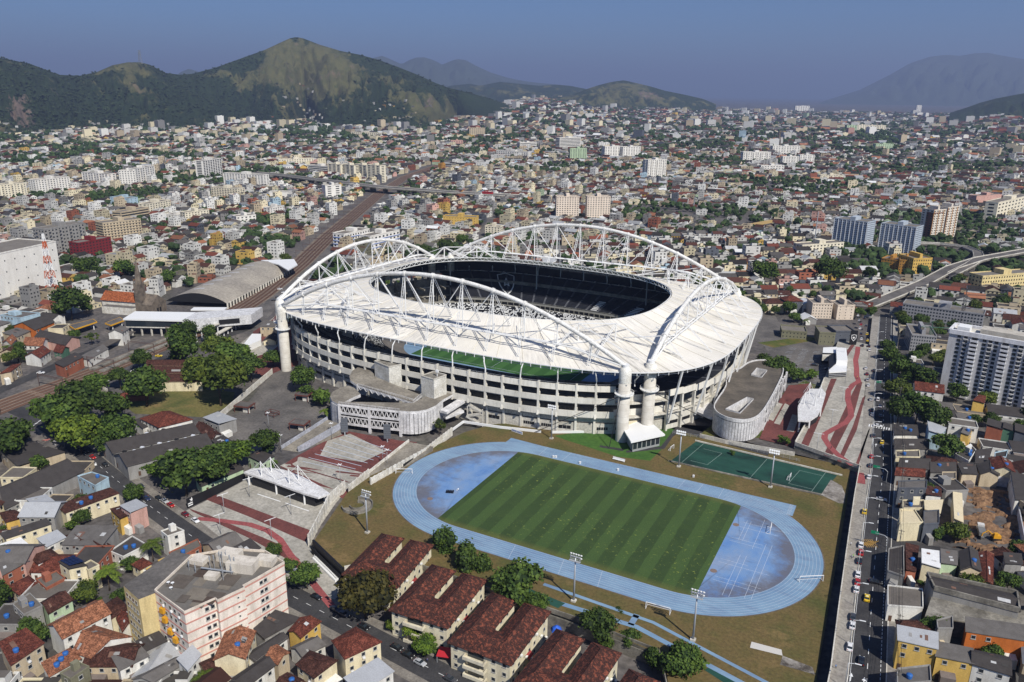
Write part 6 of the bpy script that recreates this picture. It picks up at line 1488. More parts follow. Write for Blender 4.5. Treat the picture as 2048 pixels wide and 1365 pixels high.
b.bar((-85,-121,APH+.6),(-74,-118,APH+.8),.5,.2);b.build('antennas',STEELG,ap)
b=MB()
for x,y in ((-88,-131),(-86.6,-130.6),(-85,-132.5)): b.lathe([(.1,0),(.55,.35)],(x,y,APH),10);b.tube((x,y,APH-.6),(x,y,APH),.06,4)
b.build('satellite_dishes',WHITE,ap)
a2=thing('apartment_block','','apartment block',(-97,-118,-5),lab='yellow stained apartment block adjoining the pink-striped one')
q=[(-103,-124),(-95,-141),(-88.6,-137.2),(-94.2,-116)];q=[(-100.5,-137.5),(-90.5,-139.8),(-88.6,-134.5),(-94,-115),(-103,-117)];b=MB();b.prism(q,-7,15.2,0,True,mtop=1);b.build('wall',[PAINT,ASPH_L],a2,color=lin(214,194,142));EXC.append(scaleq(q,1.05))
for f in range(6): facewin(a2,q[0],q[1],13-3.3*f,4,WIN_ME);facewin(a2,q[4],q[0],13-3.3*f,5,WIN_ME)

# ------------------------------------------------------------------ tall and mid-rise blocks by their front foot and roof line
NB=0
def block(uL,vL,uR,vR,vt,depth,floors,cols,wall,lab,z=None,style='grid',wcol=None,roofhut=True,cat='apartment block',sidecol=None,exc=True,ratio=(.44,.42),name='apartment_block',hmin=0):
    A,B_=G(uL,vL,z),G(uR,vR,z);z0=float(T(*A)) if z is None else z;h=max(hmin,height_at(A[0],A[1],z0,vt));d=(B_[0]-A[0],B_[1]-A[1]);l=math.hypot(*d);d=(d[0]/l,d[1]/l);n_=(-d[1],d[0])
    if n_[0]*(A[0]-CAM[0])+n_[1]*(A[1]-CAM[1])<0: n_=(-n_[0],-n_[1])
    C_,D_=(B_[0]+n_[0]*depth,B_[1]+n_[1]*depth),(A[0]+n_[0]*depth,A[1]+n_[1]*depth);q=[A,B_,C_,D_]
    cx,cy=(A[0]+C_[0])/2,(A[1]+C_[1])/2;t=thing(name,'',cat,(cx,cy,z0),lab=lab)
    if exc: EXC.append(scaleq(q,1,3))
    wc=(lin(238,234,224) if wall=='white' else (lin(234,225,200) if wall=='cream' else WC[wall])) if isinstance(wall,str) else wall
    b=MB();b.prism(q,z0-4,z0+h-.9,0,False);b.build('wall',CLEAN,t,color=wc);b=MB();b.prism(scaleq(q,1,-.3),z0+h-1.2,z0+h-.8,0,True);b.build('roof',FLATROOF,t,color=lin(124,118,110))
    b=MB()
    for i in range(4): b.bar((*q[i],z0+h-.5),(*q[(i+1) % 4],z0+h-.5),.4,1.1)
    b.build('parapet',PAINT,t,color=wc)
    if roofhut: b=MB();b.prism(scaleq([M2(q[0],q[1],.4),M2(q[0],q[1],.62),M2(q[3],q[2],.62),M2(q[3],q[2],.4)],.7),z0+h-1,z0+h+3.2,0,True);b.build('rooftop_hut',PAINT,t,color=wc)
    W_=MB();fh=h/(floors+.4);BL=MB();SL=MB()
    faces=[(q[0],q[1],cols),(q[1],q[2],max(1,int(cols*depth/l))),(q[3],q[0],max(1,int(cols*depth/l)))]
    for fi,(p,p2,nc) in enumerate(faces):
        ll=math.hypot(p2[0]-p[0],p2[1]-p[1]);nx_,ny_=(p2[1]-p[1])/ll,-(p2[0]-p[0])/ll
        if nx_*((p[0]+p2[0])/2-cx)+ny_*((p[1]+p2[1])/2-cy)<0: nx_,ny_=-nx_,-ny_
        if not cam_facing(nx_,ny_,p[0],p[1]): continue
        if style=='blankside' and fi: continue
        if sidecol and fi: nc=max(1,sidecol)
        for f in range(floors):
            zc_=z0+fh*(f+.62)
            for c_ in range(nc):
                s_=(c_+.5)/nc;hw=ratio[0]/nc/2;hh=fh*ratio[1]/2
                if style=='band': s_,hw=.5,.48
                a_=M2(p,p2,s_-hw);e_=M2(p,p2,s_+hw);o=.12
                W_.quad((a_[0]+nx_*o,a_[1]+ny_*o,zc_-hh),(e_[0]+nx_*o,e_[1]+ny_*o,zc_-hh),(e_[0]+nx_*o,e_[1]+ny_*o,zc_+hh),(a_[0]+nx_*o,a_[1]+ny_*o,zc_+hh))
                if style=='balcony' and (c_ % 3==1): BL.bar((a_[0]+nx_*.7,a_[1]+ny_*.7,zc_-hh),(e_[0]+nx_*.7,e_[1]+ny_*.7,zc_-hh),1.4,1.0)
                if style=='band': break
            if style in ('band','slabs'): SL.bar((p[0]+nx_*.2,p[1]+ny_*.2,z0+fh*f+.3),(p2[0]+nx_*.2,p2[1]+ny_*.2,z0+fh*f+.3),.5,.45)
        if style in ('fins','balcony') and fi==0:
            for c_ in range(nc+1): 
                if c_ % 2==0: pp=M2(p,p2,c_/nc);SL.bar((pp[0]+nx_*.3,pp[1]+ny_*.3,z0),(pp[0]+nx_*.3,pp[1]+ny_*.3,z0+h-1),.7)
    stuff(W_.build('windows',GLASS,t))
    if BL.f: stuff(BL.build('balconies',PAINT,t,color=wc))
    if SL.f: SL.build('facade_ribs',PAINT,t,color=wcol or wc)
    return t
# white tower with balconies on the right
tz=3.0;A,B_=G(1872,800,tz),G(2010,836,tz)
A=G(1876,788,tz);tt_=G(1887,662,tz+45);th=height_at(A[0],A[1],tz,660)
tdir=(G(2048,690,tz+th)[0]-G(1887,662,tz+th)[0],G(2048,690,tz+th)[1]-G(1887,662,tz+th)[1]);l=math.hypot(*tdir);tdir=(tdir[0]/l,tdir[1]/l);tn=(-tdir[1],tdir[0]);TL=62
P0=A;P1=(A[0]+tdir[0]*TL,A[1]+tdir[1]*TL);tq=[P0,P1,(P1[0]+tn[0]*16,P1[1]+tn[1]*16),(P0[0]+tn[0]*16,P0[1]+tn[1]*16)]
tw=thing('tower_block','','tower block',(*P0,tz),lab='tall pale grey tower block with columns of white balconies at the right edge');EXC.append(scaleq(tq,1,4))
TWC=lin(206,205,204)
b=MB();b.prism(tq,0,tz+th-1,0,True,mtop=1);b.build('wall',[PAINT,CONC],tw,color=TWC);b=MB()
for i in range(4): b.bar((*tq[i],tz+th-.6),(*tq[(i+1) % 4],tz+th-.6),1.4,2.4)
b.build('roof_beam',PAINT,tw,color=lin(226,226,228));b=MB();b.prism([(P0[0]+tdir[0]*14+tn[0]*3,P0[1]+tdir[1]*14+tn[1]*3),(P0[0]+tdir[0]*36+tn[0]*3,P0[1]+tdir[1]*36+tn[1]*3),(P0[0]+tdir[0]*36+tn[0]*12,P0[1]+tdir[1]*36+tn[1]*12),(P0[0]+tdir[0]*14+tn[0]*12,P0[1]+tdir[1]*14+tn[1]*12)],tz+th-2,tz+th+2.5,0,True);b.build('rooftop_hut',PAINT,tw,color=lin(190,184,172));b=MB();b.prism([(P0[0]+tdir[0]*3+tn[0]*2,P0[1]+tdir[1]*3+tn[1]*2),(P0[0]+tdir[0]*9+tn[0]*2,P0[1]+tdir[1]*9+tn[1]*2),(P0[0]+tdir[0]*9+tn[0]*9,P0[1]+tdir[1]*9+tn[1]*9),(P0[0]+tdir[0]*3+tn[0]*9,P0[1]+tdir[1]*3+tn[1]*9)],tz+th-2,tz+th+2.2,0,True);b.build('roof_terrace',WHITE,tw)
an=math.atan2(tdir[1],tdir[0]);NFl=15;fh=(th-3)/NFl
b=MB();b.box((0,-.9,0),(3.6,1.8,.22));b.box((0,-1.75,.55),(3.6,.14,1.1));b.box((-1.75,-.9,.55),(.14,1.8,1.1));b.box((1.75,-.9,.55),(.14,1.8,1.1));BAL_ME=b.mesh('balcony',PAINT)
b=MB();b.box((0,0,0),(1.7,.14,1.5));TW_ME=b.mesh('window',GLASS)
b=MB();b.box((0,0,0),(2.8,.2,2.1));TD_ME=b.mesh('balcony_door',GLASS)
stw=MB()
for f in range(NFl):
    z=1.2+fh*f
    for s_ in (12.5,27,41.5,56):
        x,y=P0[0]+tdir[0]*s_-tn[0]*.02,P0[1]+tdir[1]*s_-tn[1]*.02;o=link('balcony',BAL_ME,tw,(x-P0[0],y-P0[1],z),an,color=lin(228,228,230));
        x,y=P0[0]+tdir[0]*s_-tn[0]*.05,P0[1]+tdir[1]*s_-tn[1]*.05;link('balcony_door',TD_ME,tw,(x-P0[0],y-P0[1],z+1.2),an)
    for s_ in (5,8.3,17.2,20,22.8,31.5,34.2,37,46,48.8,51.5,60):
        x,y=P0[0]+tdir[0]*s_-tn[0]*.05,P0[1]+tdir[1]*s_-tn[1]*.05;link('window',TW_ME,tw,(x-P0[0],y-P0[1],z+1.5),an)
    for s_ in (8.3,20,34.2,48.8):
        x,y=P0[0]+tdir[0]*s_-tn[0]*.45,P0[1]+tdir[1]*s_-tn[1]*.45;stw.box((x,y,tz+z+.5),(2.4,.9,.3),an);stw.box((x,y,tz+z+.2),(.9,.7,.6),an)
stuff(stw.build('ledges_and_coolers',PAINT,tw,color=TWC))
BLK=[
 (14,604,126,572,507,40,4,6,'white','big windowless white block left of the red and white mast',dict(style='grid',ratio=(.1,.12),roofhut=False,cat='building',name='commercial_block')),
 (97,517,176,500,458,16,8,12,'grey','grey balconied apartment slab behind the white windowless block',dict(style='balcony')),
 (162,522,226,508,486,14,6,10,lin(122,42,46),'red office block with a grid of white windows and a beige side wall',dict(style='grid',cat='office block')),
 (212,495,287,484,446,18,9,12,'beige','tall beige-grey slab with window rows behind the red office block',dict(style='slabs')),
 (0,403,57,398,370,18,8,9,'cream','cream apartment block at the far left edge',dict(style='balcony')),
 (75,393,143,385,360,16,8,12,'white','broad white apartment block second from the left edge',dict(style='fins')),
 (167,368,218,373,344,16,7,9,'white','white apartment block behind the trees, third from the left edge',dict(style='fins')),
 (241,374,274,374,341,14,9,6,'white','narrow white block of the paired apartments with twin gables',dict(style='grid')),
 (274,374,312,366,338,14,9,8,'white','wider block of the paired white apartments',dict(style='fins')),
 (409,359,446,352,322,16,11,8,'white','slim white tower above the dark trees',dict(style='grid',ratio=(.6,.6))),
 (449,371,528,376,346,16,9,14,'white','long white apartment block right of the slim tower',dict(style='fins')),
 (424,399,477,403,374,16,7,10,'cream','cream apartment block in front of the long white one',dict(style='slabs')),
 (222,412,260,415,394,16,5,5,'pale blue','pale blue windowless mid-rise',dict(style='grid',ratio=(.2,.25))),
 (296,429,343,420,408,14,5,9,'cream','cream five-storey block among low roofs',dict(style='grid')),
 (332,441,366,444,428,12,5,6,'white','white low-rise block near the yellowish one',dict(style='grid')),
 (372,446,420,440,425,12,5,8,'cream','cream low-rise block with brown end wall',dict(style='grid')),
 (244,447,300,437,424,14,4,9,'beige','brownish low-rise with strip windows behind the tall beige slab',dict(style='band')),
 (542,437,570,432,416,12,5,6,'white','white block with green end wall by the railway',dict(style='grid')),
 (474,450,513,446,433,14,3,5,'white','white low cube building near the railway',dict(style='grid')),
 (492,409,546,410,397,14,3,10,'grey','grey three-storey block below the cream apartments',dict(style='grid')),
 (540,401,578,402,383,14,1,2,'white','blank white hall beside the viaduct',dict(style='grid',ratio=(.1,.1),roofhut=False)),
 (652,399,684,397,371,16,6,2,'white','blank white block with striped edge near the viaduct',dict(style='blankside')),
 (558,333,628,330,319,14,4,14,'cream','long cream block beyond the viaduct trees',dict(style='grid')),
 (617,349,658,353,330,18,5,8,'white','white and dark banded office block left of the cream towers',dict(style='band')),
 (657,353,682,356,327,14,9,3,'cream','first cream tower in the row behind the viaduct',dict(style='fins')),
 (684,355,709,359,328,14,9,3,'cream','second cream tower in the row behind the viaduct',dict(style='fins')),
 (710,357,734,361,328,14,9,3,'cream','third cream tower in the row behind the viaduct',dict(style='fins')),
 (735,363,761,366,329,14,10,3,'cream','last and widest cream tower in the row behind the viaduct',dict(style='fins')),
 (257,272,340,272,264,14,3,20,'beige','very long beige slab at the foot of the wooded hill',dict(style='grid',roofhut=False)),
 (278,268,286,268,254,10,5,3,'white','small white tower standing behind the very long slab',dict(style='fins')),
 (703,275,760,277,264,14,4,14,'cream','row of cream blocks at the foot of the rocky hill',dict(style='fins')),
 (939,275,970,275,256,16,7,8,'beige','brown concrete tower below the rocky hill',dict(style='grid')),
 (902,293,926,293,281,14,4,5,'pink','pink-brown block left of the brown concrete tower',dict(style='grid')),
 (992,316,1056,320,301,16,4,14,'white','white office slab with blue-black windows',dict(style='slabs')),
 (1040,299,1073,298,285,16,4,7,'white','white office block behind the white slab',dict(style='band')),
 (1119,303,1161,301,276,18,9,10,'white','banded white office tower above the pale green block',dict(style='band')),
 (1140,323,1173,323,297,14,10,7,'pale green','pale green and white apartment tower',dict(style='fins')),
 (1209,318,1244,317,293,16,8,7,'white','left half of the long white apartment pair',dict(style='fins')),
 (1245,318,1280,317,294,16,8,7,'white','right half of the long white apartment pair',dict(style='fins')),
 (1294,359,1331,357,320,16,12,9,'white','slender white tower standing alone in the town centre',dict(style='balcony')),
 (1112,441,1157,441,393,14,11,9,lin(236,220,200),'first of the twin cream towers with pink edges behind the stadium',dict(style='grid',ratio=(.45,.4),wcol=lin(196,110,116))),
 (1173,442,1219,442,393,14,11,9,lin(236,220,200),'second of the twin cream towers, beside the avenue trees',dict(style='grid',ratio=(.45,.4),wcol=lin(196,110,116))),
 (886,453,952,456,432,14,4,12,'yellow','long pale yellow block behind the stadium arch',dict(style='blankside',ratio=(.2,.3))),
 (970,474,1000,476,452,12,5,5,'cream','cream block beside the street behind the stadium',dict(style='grid')),
 (1485,326,1540,326,304,16,6,12,'white','white balconied block in the eastern town',dict(style='balcony')),
 (1544,312,1598,312,292,16,6,10,'white','tall white block behind the balconied one',dict(style='fins')),
 (1564,334,1596,334,313,12,7,6,'white','white tower with dark stripes, first of two',dict(style='fins')),
 (1598,332,1627,332,310,12,7,6,'white','white tower with dark stripes, second of two',dict(style='fins')),
 (1521,346,1567,346,331,12,4,8,'white','white low slab below the striped towers',dict(style='fins')),
 (1692,268,1712,268,251,14,6,4,'pale green','first of four yellowish towers far off',dict(style='grid')),
 (1713,267,1732,267,250,14,6,4,'cream','second of four yellowish towers far off',dict(style='grid')),
 (1733,267,1752,267,251,14,6,4,'cream','third of four yellowish towers far off',dict(style='grid')),
 (1753,267,1770,267,251,14,6,4,'cream','last of four yellowish towers far off',dict(style='grid')),
 (1750,303,1785,303,288,16,5,8,'pale green','pale green block in the far eastern town',dict(style='grid')),
 (1640,362,1685,362,350,14,4,9,'cream','cream balconied block in the eastern town',dict(style='balcony')),
 (1590,225,1618,225,212,16,6,6,'white','far white block near the horizon',dict(style='grid')),
 (1832,224,1842,224,211,14,8,3,'white','lone far white tower near the horizon',dict(style='grid')),
 (2018,256,2046,256,240,16,7,6,'pale green','group of far pale towers at the right edge',dict(style='fins')),
 (1662,494,1727,504,436,20,14,16,lin(178,188,198),'blue-grey apartment tower, left of the pair by the flyover',dict(style='fins',wcol=lin(206,210,216))),
 (1755,500,1824,510,446,20,13,16,lin(178,188,198),'blue-grey apartment tower, right of the pair by the flyover',dict(style='fins',wcol=lin(206,210,216))),
 (1858,484,1882,482,420,16,13,5,lin(226,216,200),'white and orange tower, front wing beside the flyover',dict(style='fins',wcol=lin(206,150,90))),
 (1885,482,1908,478,415,16,13,5,lin(226,216,200),'white and orange tower, rear wing beside the flyover',dict(style='fins',wcol=lin(206,150,90))),
 (1844,482,1858,484,424,16,12,2,lin(120,78,62),'brown-red flank tower adjoining the white and orange one',dict(style='grid',ratio=(.2,.3))),
 (1822,552,1860,546,517,22,5,8,'yellow','bright yellow housing block, nearest wing',dict(style='grid',ratio=(.4,.4))),
 (1795,548,1822,550,519,18,5,5,'ochre','shaded yellow housing block, second wing',dict(style='grid',ratio=(.3,.4))),  # yellow wing in shade: the shade is put into the darker wall colour
 (1760,540,1794,545,516,18,5,6,'ochre','shaded yellow housing block, rear wing',dict(style='grid',ratio=(.3,.4))),  # same here, darker wall colour carries the shade on the yellow
 (1960,584,2062,576,552,14,4,20,lin(226,206,150),'long cream housing slab with brown end wall near the flyover',dict(style='grid',ratio=(.4,.4))),
 (1622,637,1662,638,606,14,5,7,lin(222,206,186),'pale pink apartment house with red roof on the avenue, left wing',dict(style='blankside',ratio=(.3,.35))),
 (1672,640,1706,640,610,14,5,3,lin(222,206,186),'pale pink apartment house with red roof on the avenue, right wing',dict(style='blankside',ratio=(.12,.3))),
 (1800,645,1962,662,606,14,6,26,lin(158,158,160),'long grey unfinished block topped by red brick',dict(style='grid',ratio=(.5,.45),wcol=lin(158,82,66))),
 (1818,702,1868,706,668,26,5,10,lin(158,158,160),'short grey unfinished block with rubble-strewn top',dict(style='grid',ratio=(.45,.45))),
 (1602,514,1685,508,490,14,4,12,'cream','cream low-rise with flat roof before the blue-grey towers',dict(style='grid')),
 (1562,612,1620,614,600,12,2,8,'cream','low cream building with solar roof behind the sports court',dict(style='grid')),
 (1990,442,2055,424,405,16,5,10,'cream','cream slab on the right beyond the towers',dict(style='grid')),
 (1950,412,2000,408,392,14,3,8,'pink','blank pink-beige hall beyond the towers',dict(style='grid',ratio=(.1,.1))),
 (1562,676,1612,680,660,14,2,7,'olive','olive two-storey house behind the cream panel fence',dict(style='grid',ratio=(.3,.3),roofhut=False,cat='house')),
 (1636,690,1668,692,664,16,2,4,'olive','grey-green shop hall beside the black gate building',dict(style='grid',ratio=(.15,.2),roofhut=False,cat='building')),
 (1668,692,1706,692,662,14,2,2,'dark grey','black shop building bearing white signs at the plaza end',dict(style='grid',ratio=(.1,.1),roofhut=False,cat='building')),
 (690,498,740,486,468,16,4,10,'white','white and blue clinic block behind the small arch',dict(style='slabs',wcol=lin(60,110,190))),
 (742,506,800,492,472,14,4,8,'white','second white and blue block right of the clinic',dict(style='slabs',wcol=lin(60,110,190))),
]
for bb in BLK:
    k=bb[10];block(*bb[:10],**k)
# club crest board and writing on the black shop
def text(s,name,loc,size,rz,mat,parent=None,tilt=90,ext=.04):
    c=bpy.data.curves.new(name,'FONT');c.body=s;c.size=size;c.extrude=ext;c.materials.append(mat);o=bpy.data.objects.new(name,c);COL.objects.link(o);o.rotation_euler=(R(tilt),0,rz);o.location=loc
    if parent is not None: o.parent=parent;o.location=Vector(loc)-world_loc(parent)
    bpy.context.view_layer.update();me=bpy.data.meshes.new_from_object(o.evaluated_get(bpy.context.evaluated_depsgraph_get()));n_=link(name,me,parent,o.location);n_.rotation_euler=o.rotation_euler;bpy.data.objects.remove(o);return n_
A,B_=G(1698,690,3),G(1712,690,3);cb_=thing('crest_board','','sign',(*A,3),lab='black board with a white shield and star at the head of the plaza');b=MB();b.bar((A[0],A[1],8),(B_[0],B_[1],8),.5,10);b.build('board',BLACK,cb_)
d=Vector((B_[0]-A[0],B_[1]-A[1],0)).normalized();c0=Vector((A[0]+B_[0],A[1]+B_[1],0))/2+Vector((d.y,-d.x,0))*.3;Z_=Vector((0,0,1));S_=[(-1.6,1.8),(0,2.2),(1.6,1.8),(1.5,-.4),(0,-2.2),(-1.5,-.4)]
b=MB()
for i in range(6): p,p2=S_[i],S_[(i+1) % 6];b.bar(c0+d*p[0]+Z_*(8+p[1]),c0+d*p2[0]+Z_*(8+p2[1]),.3,.3)
P=[c0+d*(1.1 if k % 2==0 else .45)*math.cos(math.pi/2+k*math.pi/5)+Z_*(8.1+(1.1 if k % 2==0 else .45)*math.sin(math.pi/2+k*math.pi/5)) for k in range(10)];b.add([c0+Z_*8.1]+P,[(0,1+k,1+(k+1) % 10) for k in range(10)]);b.build('shield',WHITE,cb_)
A=G(1030,862,.6);sb=thing('sponsor_board','','sign',(*A,0),lab='white sponsor board with blue lettering on the low wall before the stadium');an=R(-11);b=MB();b.box((A[0]+1.6,A[1]-.9,.9),(7,.15,1.5),an);b.build('board',WHITE,sb);text('Centrum  Centrum','lettering',(A[0]-1.5,A[1]-.45,.85),.8,an,mplain('sign_blue',lin(40,90,170),.5),sb)
A,B_=G(807,930,1),G(826,917,1.2);b=MB();b.bar((A[0]+.3,A[1]-.4,.9),(B_[0]+.3,B_[1]-.4,.9),.2,1.4);o=b.build('banner',BLACK);one(o,'banner','black banner with yellow mark on the white ribbed wall by the track')
# warehouse right, excavation, factory, church, station-side sheds
wq=hq([(1854,1150),(2033,1188),(2038,1222),(1868,1178)],9,3);t=house(wq,9,'grey','dark grey sheet','gable',3,0,0,lab='big concrete warehouse with dark ribbed roof behind parapets',cat='warehouse',rise=1.2,name='warehouse')
b=MB()
for i in range(4): b.bar((*wq[i],12.3),(*wq[(i+1) % 4],12.3),.5,1.8)
b.build('parapet',CONC_D,t);wf=hq([(1850,1232),(2060,1262),(2060,1224),(1868,1180)],6,3);b=MB();b.prism(ccw(wf),0,9,0,True,mtop=1);b.build('front_hall',[CONC_D,CONC_D],t);EXC.append(wf)
pit=PG([(1925,1005),(1975,985),(2010,1000),(2018,1090),(1955,1092),(1930,1050)],3);EXC.append(pit);EXC.append(PG([(1900,975),(2040,970),(2048,1100),(1930,1105)],3))
DIRT=mat2('dug_earth',lin(150,118,88),lin(104,78,58),.5,2.2,.97,bump=.6);xs=np.arange(min(p[0] for p in pit)-4,max(p[0] for p in pit)+8,1.0);ys=np.arange(min(p[1] for p in pit)-6,max(p[1] for p in pit)+4,1.0)
V=[];
for y in ys:
    for x in xs: n_=mnoise.fractal(Vector((x*.16,y*.16,3)),1.0,2.0,4);V.append((x,y,3.5+1.5*n_-(1.6 if n_<-.15 else 0)))
nx_=len(xs);b=MB();b.add(V,[(j*nx_+i,j*nx_+i+1,(j+1)*nx_+i+1,(j+1)*nx_+i) for j in range(len(ys)-1) for i in range(nx_-1)]);structure(b.build('excavation',DIRT))
wall_run('boundary_wall',PG([(1912,962),(1950,966),(2022,976),(2046,1100)],3),4.5,.4,mat2('pale_site_wall',lin(206,206,210),lin(170,168,168),.3,1),'tall white wall enclosing the excavation',zb=3)
x,y=G(1962,1066,4);t=thing('truck','','truck',(x,y,3.4),R(95),lab='pale tipper truck parked in the excavation');b=MB();b.box((-1,0,1.7),(5,2.4,1.4));b.box((-1,0,.9),(7,1.1,.4));b.local('tipper_body',METAL,t,color=lin(120,120,118));b=MB();b.prism([(1.8,-1.15),(3.8,-1.15),(3.8,1.15),(1.8,1.15)],.7,3.0,0,True);b.local('cab',METAL,t,color=lin(210,208,202));b=MB();b.box((3.2,0,2.2),(1.3,2.34,.8));b.local('cab_window',GLASS,t)
for i in (-2.6,-1.2,2.8):
    for j in (-1,1): b=MB();b.tube((i,j*1.0,.5),(i,j*1.3,.5),.5,12);b.local('wheel',RUBBER,t)
x,y=G(1992,1077,4);t=thing('excavator','','excavator',(x,y,3.4),R(200),lab='small yellow excavator working in the earth pit');YM=mplain('machine_yellow',lin(214,156,40),.5);b=MB();b.box((0,0,1.5),(2.6,2,1.2));b.box((.6,.5,2.5),(1.2,.9,1.1));b.local('cab',YM,t);b=MB();b.path([(1.2,0,1.8),(3.2,0,3.6),(5,0,2.2),(5.2,0,.6)],.22,6);b.local('boom',YM,t)
for j in (-1,1): b=MB();b.box((0,j*.9,.45),(3.2,.5,.8));b.local('track',RUBBER,t)
b=MB();b.lathe([(1.0,0),(1.15,1.5),(.4,1.9)],(0,0,0),14);x,y=G(1918,1055,6);o=link('water_tank',b.mesh('water_tank',mplain('teal_tank',lin(70,150,160),.5),smooth=True),None,(x,y,3));one(o,'water tank','big teal water tank beside the excavation')
# parallel factory sheds
for pts,lb in [([(205,893),(374,848),(398,862),(228,912)],'long factory shed with skylights and dark gable roof, the rear one'),([(230,913),(400,864),(424,886),(256,938)],'long factory shed with dark gable roof, the front one')]:
    t=house(hq(pts,6),6,'grey','dark grey sheet','gable',None,0,0,lab=lb,cat='factory shed',name='factory_shed',rise=3.2)
    q=hq(pts,6)
    for k in range(9):
        p=M2(M2(q[0],q[1],.08+.1*k),M2(q[3],q[2],.08+.1*k),.25+.1*(k % 2));b=MB();b.box((p[0],p[1],t.location.z+6+2.0),(1.6,1.2,.5),.3);b.build('skylight',SKYL if k % 3 else DARK,t)
house(hq([(282,838),(340,822),(384,838),(318,856)],7),7,'white','red tile','hip',None,7,0,lab='white house with mottled red hipped roof beside the lawn')
house(hq([(268,845),(300,832),(318,842),(286,858)],4.5),4.5,'white','dark grey sheet','shed',None,2,0,lab='low dark-roofed annex beside the mottled red roof')
t=house(hq([(408,840),(436,824),(472,838),(438,852)],7),7,'grey','light grey metal','shed',None,4,0,lab='blue-grey square metal roof on tall posts at the yard corner',cat='shelter',rise=1.4)
house(hq([(390,856),(408,844),(442,868),(424,882)],5),5,'white','brown tile','gable',None,3,0,lab='brown tile roof wing below the square metal roof')
house(hq([(424,884),(446,870),(470,886),(440,900)],4.5),4.5,'white','dark grey sheet','shed',None,2,1,lab='dark-roofed white hut with blue tank behind the factory sheds')
house(hq([(496,915),(520,900),(548,912),(524,930)],5),5,'pale green','dark grey sheet','shed',None,4,0,lab='pale green shed beneath the broad trees beside the gate')
house(hq([(404,977),(486,936),(474,925),(392,962)],3.6),3.6,'pale green','dark grey sheet','shed',None,1,0,lab='long dark-roofed shed behind the striped flag wall')
# brown triple-gabled workshops and the little pavilion on the lawn
for k,(pts,lb) in enumerate([([(262,742),(296,738),(392,742),(388,752),(258,750)],''),]): pass
for pts,lb in [([(296,722),(398,722),(400,733),(294,732)],'rear bay of the brown-roofed workshops in the trees'),([(290,735),(400,735),(402,747),(288,747)],'middle bay of the brown-roofed workshops'),([(284,750),(402,749),(404,763),(282,764)],'front bay of the brown-roofed workshops with white doors')]:
    house(hq(pts,6),6,'cream','brown tile','gable',None,3,0,lab=lb,cat='workshop',name='workshop',rise=2.2)
t=house(hq([(240,788),(292,784),(296,790),(238,795)],3.2),3.2,'brick','red tile','hip',None,0,0,lab='little open pavilion with red tile roof on the lawn',cat='pavilion',name='pavilion')
x,y=G(200,800);t=thing('ruined_facade','','ruin',(x,y,float(T(x,y))),R(12),lab='roofless white gable wall of a ruin among the dark trees');b=MB();pr_=[(-6,0),(-3.4,0),(-3.4,3.2),(-1.6,3.2),(-1.6,0),(1.6,0),(1.6,4),(3.6,4),(3.6,0),(6,0),(6,7),(3.5,8),(0,11),(-3,8.6),(-6,6)]
tri_=tessellate_polygon([[Vector((p[0],p[1],0)) for p in pr_]]);b.add([(p[0],0,p[1]) for p in pr_]+[(p[0],.5,p[1]) for p in pr_],[tuple(q_) for q_ in tri_]+[tuple(i+len(pr_) for i in q_) for q_ in tri_]+[(i,(i+1) % len(pr_),len(pr_)+(i+1) % len(pr_),len(pr_)+i) for i in range(len(pr_))]);b.local('wall',mat2('ruin_plaster',lin(206,200,188),lin(120,114,104),.4,2),t);b=MB();b.tube((-.2,-.03,6.2),(-.2,.04,6.2),.8,12);b.local('round_window',DARK,t)
# church
ch=thing('church','','church',(*G(270,620),-2),lab='stone church with orange nave roof and tall grey spire');STONE=mat2('church_stone',lin(128,116,102),lin(88,80,72),.3,2,.95)
nq=hq([(196,598),(200,585),(272,592),(270,603)],11);b=MB();ncw=ccw(hq([(197,606),(204,592),(272,592),(272,606)],9,-2));
A=G(196,626,-2);B_=G(268,632,-2);d=Vector((B_[0]-A[0],B_[1]-A[1],0));L=d.length;d.normalize();n_=Vector((-d.y,d.x,0));O_=Vector((*A,-2))
def cp(s_,t_,z): return tuple(O_+d*s_+n_*t_+Vector((0,0,z)))
b.add([cp(0,6,0),cp(L,6,0),cp(L,18,0),cp(0,18,0),cp(0,6,9),cp(L,6,9),cp(L,18,9),cp(0,18,9),cp(0,12,14.5),cp(L,12,14.5)],[(0,1,5,4),(1,2,6,9,5),(2,3,7,6),(3,0,4,8,7)]);b.build('nave',WW,ch)
b=MB();b.add([cp(-1,5,8.8),cp(L,5,8.8),cp(L,12,14.8),cp(-1,12,14.8),cp(L,19,8.8),cp(-1,19,8.8)],[(0,1,2,3),(3,2,4,5)]);b.build('roof',TILE,ch,color=lin(184,106,66));b=MB();b.prism([cp(4,0,0)[:2],cp(L,0,0)[:2],cp(L,6,0)[:2],cp(4,6,0)[:2]],-3,3.6,0,True,mtop=1);b.build('aisle',[WW,ASPH_L],ch)
b=MB();P=[cp(L,3,0),cp(L+14,3,0),cp(L+14,20,0),cp(L,20,0),cp(L,3,9),cp(L+14,3,8),cp(L+14,20,8),cp(L,20,9),cp(L,11.5,15),cp(L+14,11.5,14.5)];b.add(P,[(0,1,5,4),(1,2,6,9,5),(2,3,7,6),(3,0,4,8,7),(4,5,9,8),(6,7,8,9)]);b.build('stone_front',STONE,ch)
c0=cp(L+3,6,0);sph=height_at(c0[0],c0[1],-2,517);b=MB();b.box((c0[0],c0[1],-2+sph*.27),(5.6,5.6,sph*.54),math.atan2(d.y,d.x));b.build('tower',STONE,ch);b=MB();b.lathe([(3.0,-2+sph*.54),(2.1,-2+sph*.7),(.12,-2+sph)],(c0[0],c0[1],0),8);b.build('spire',STONE,ch);b=MB()
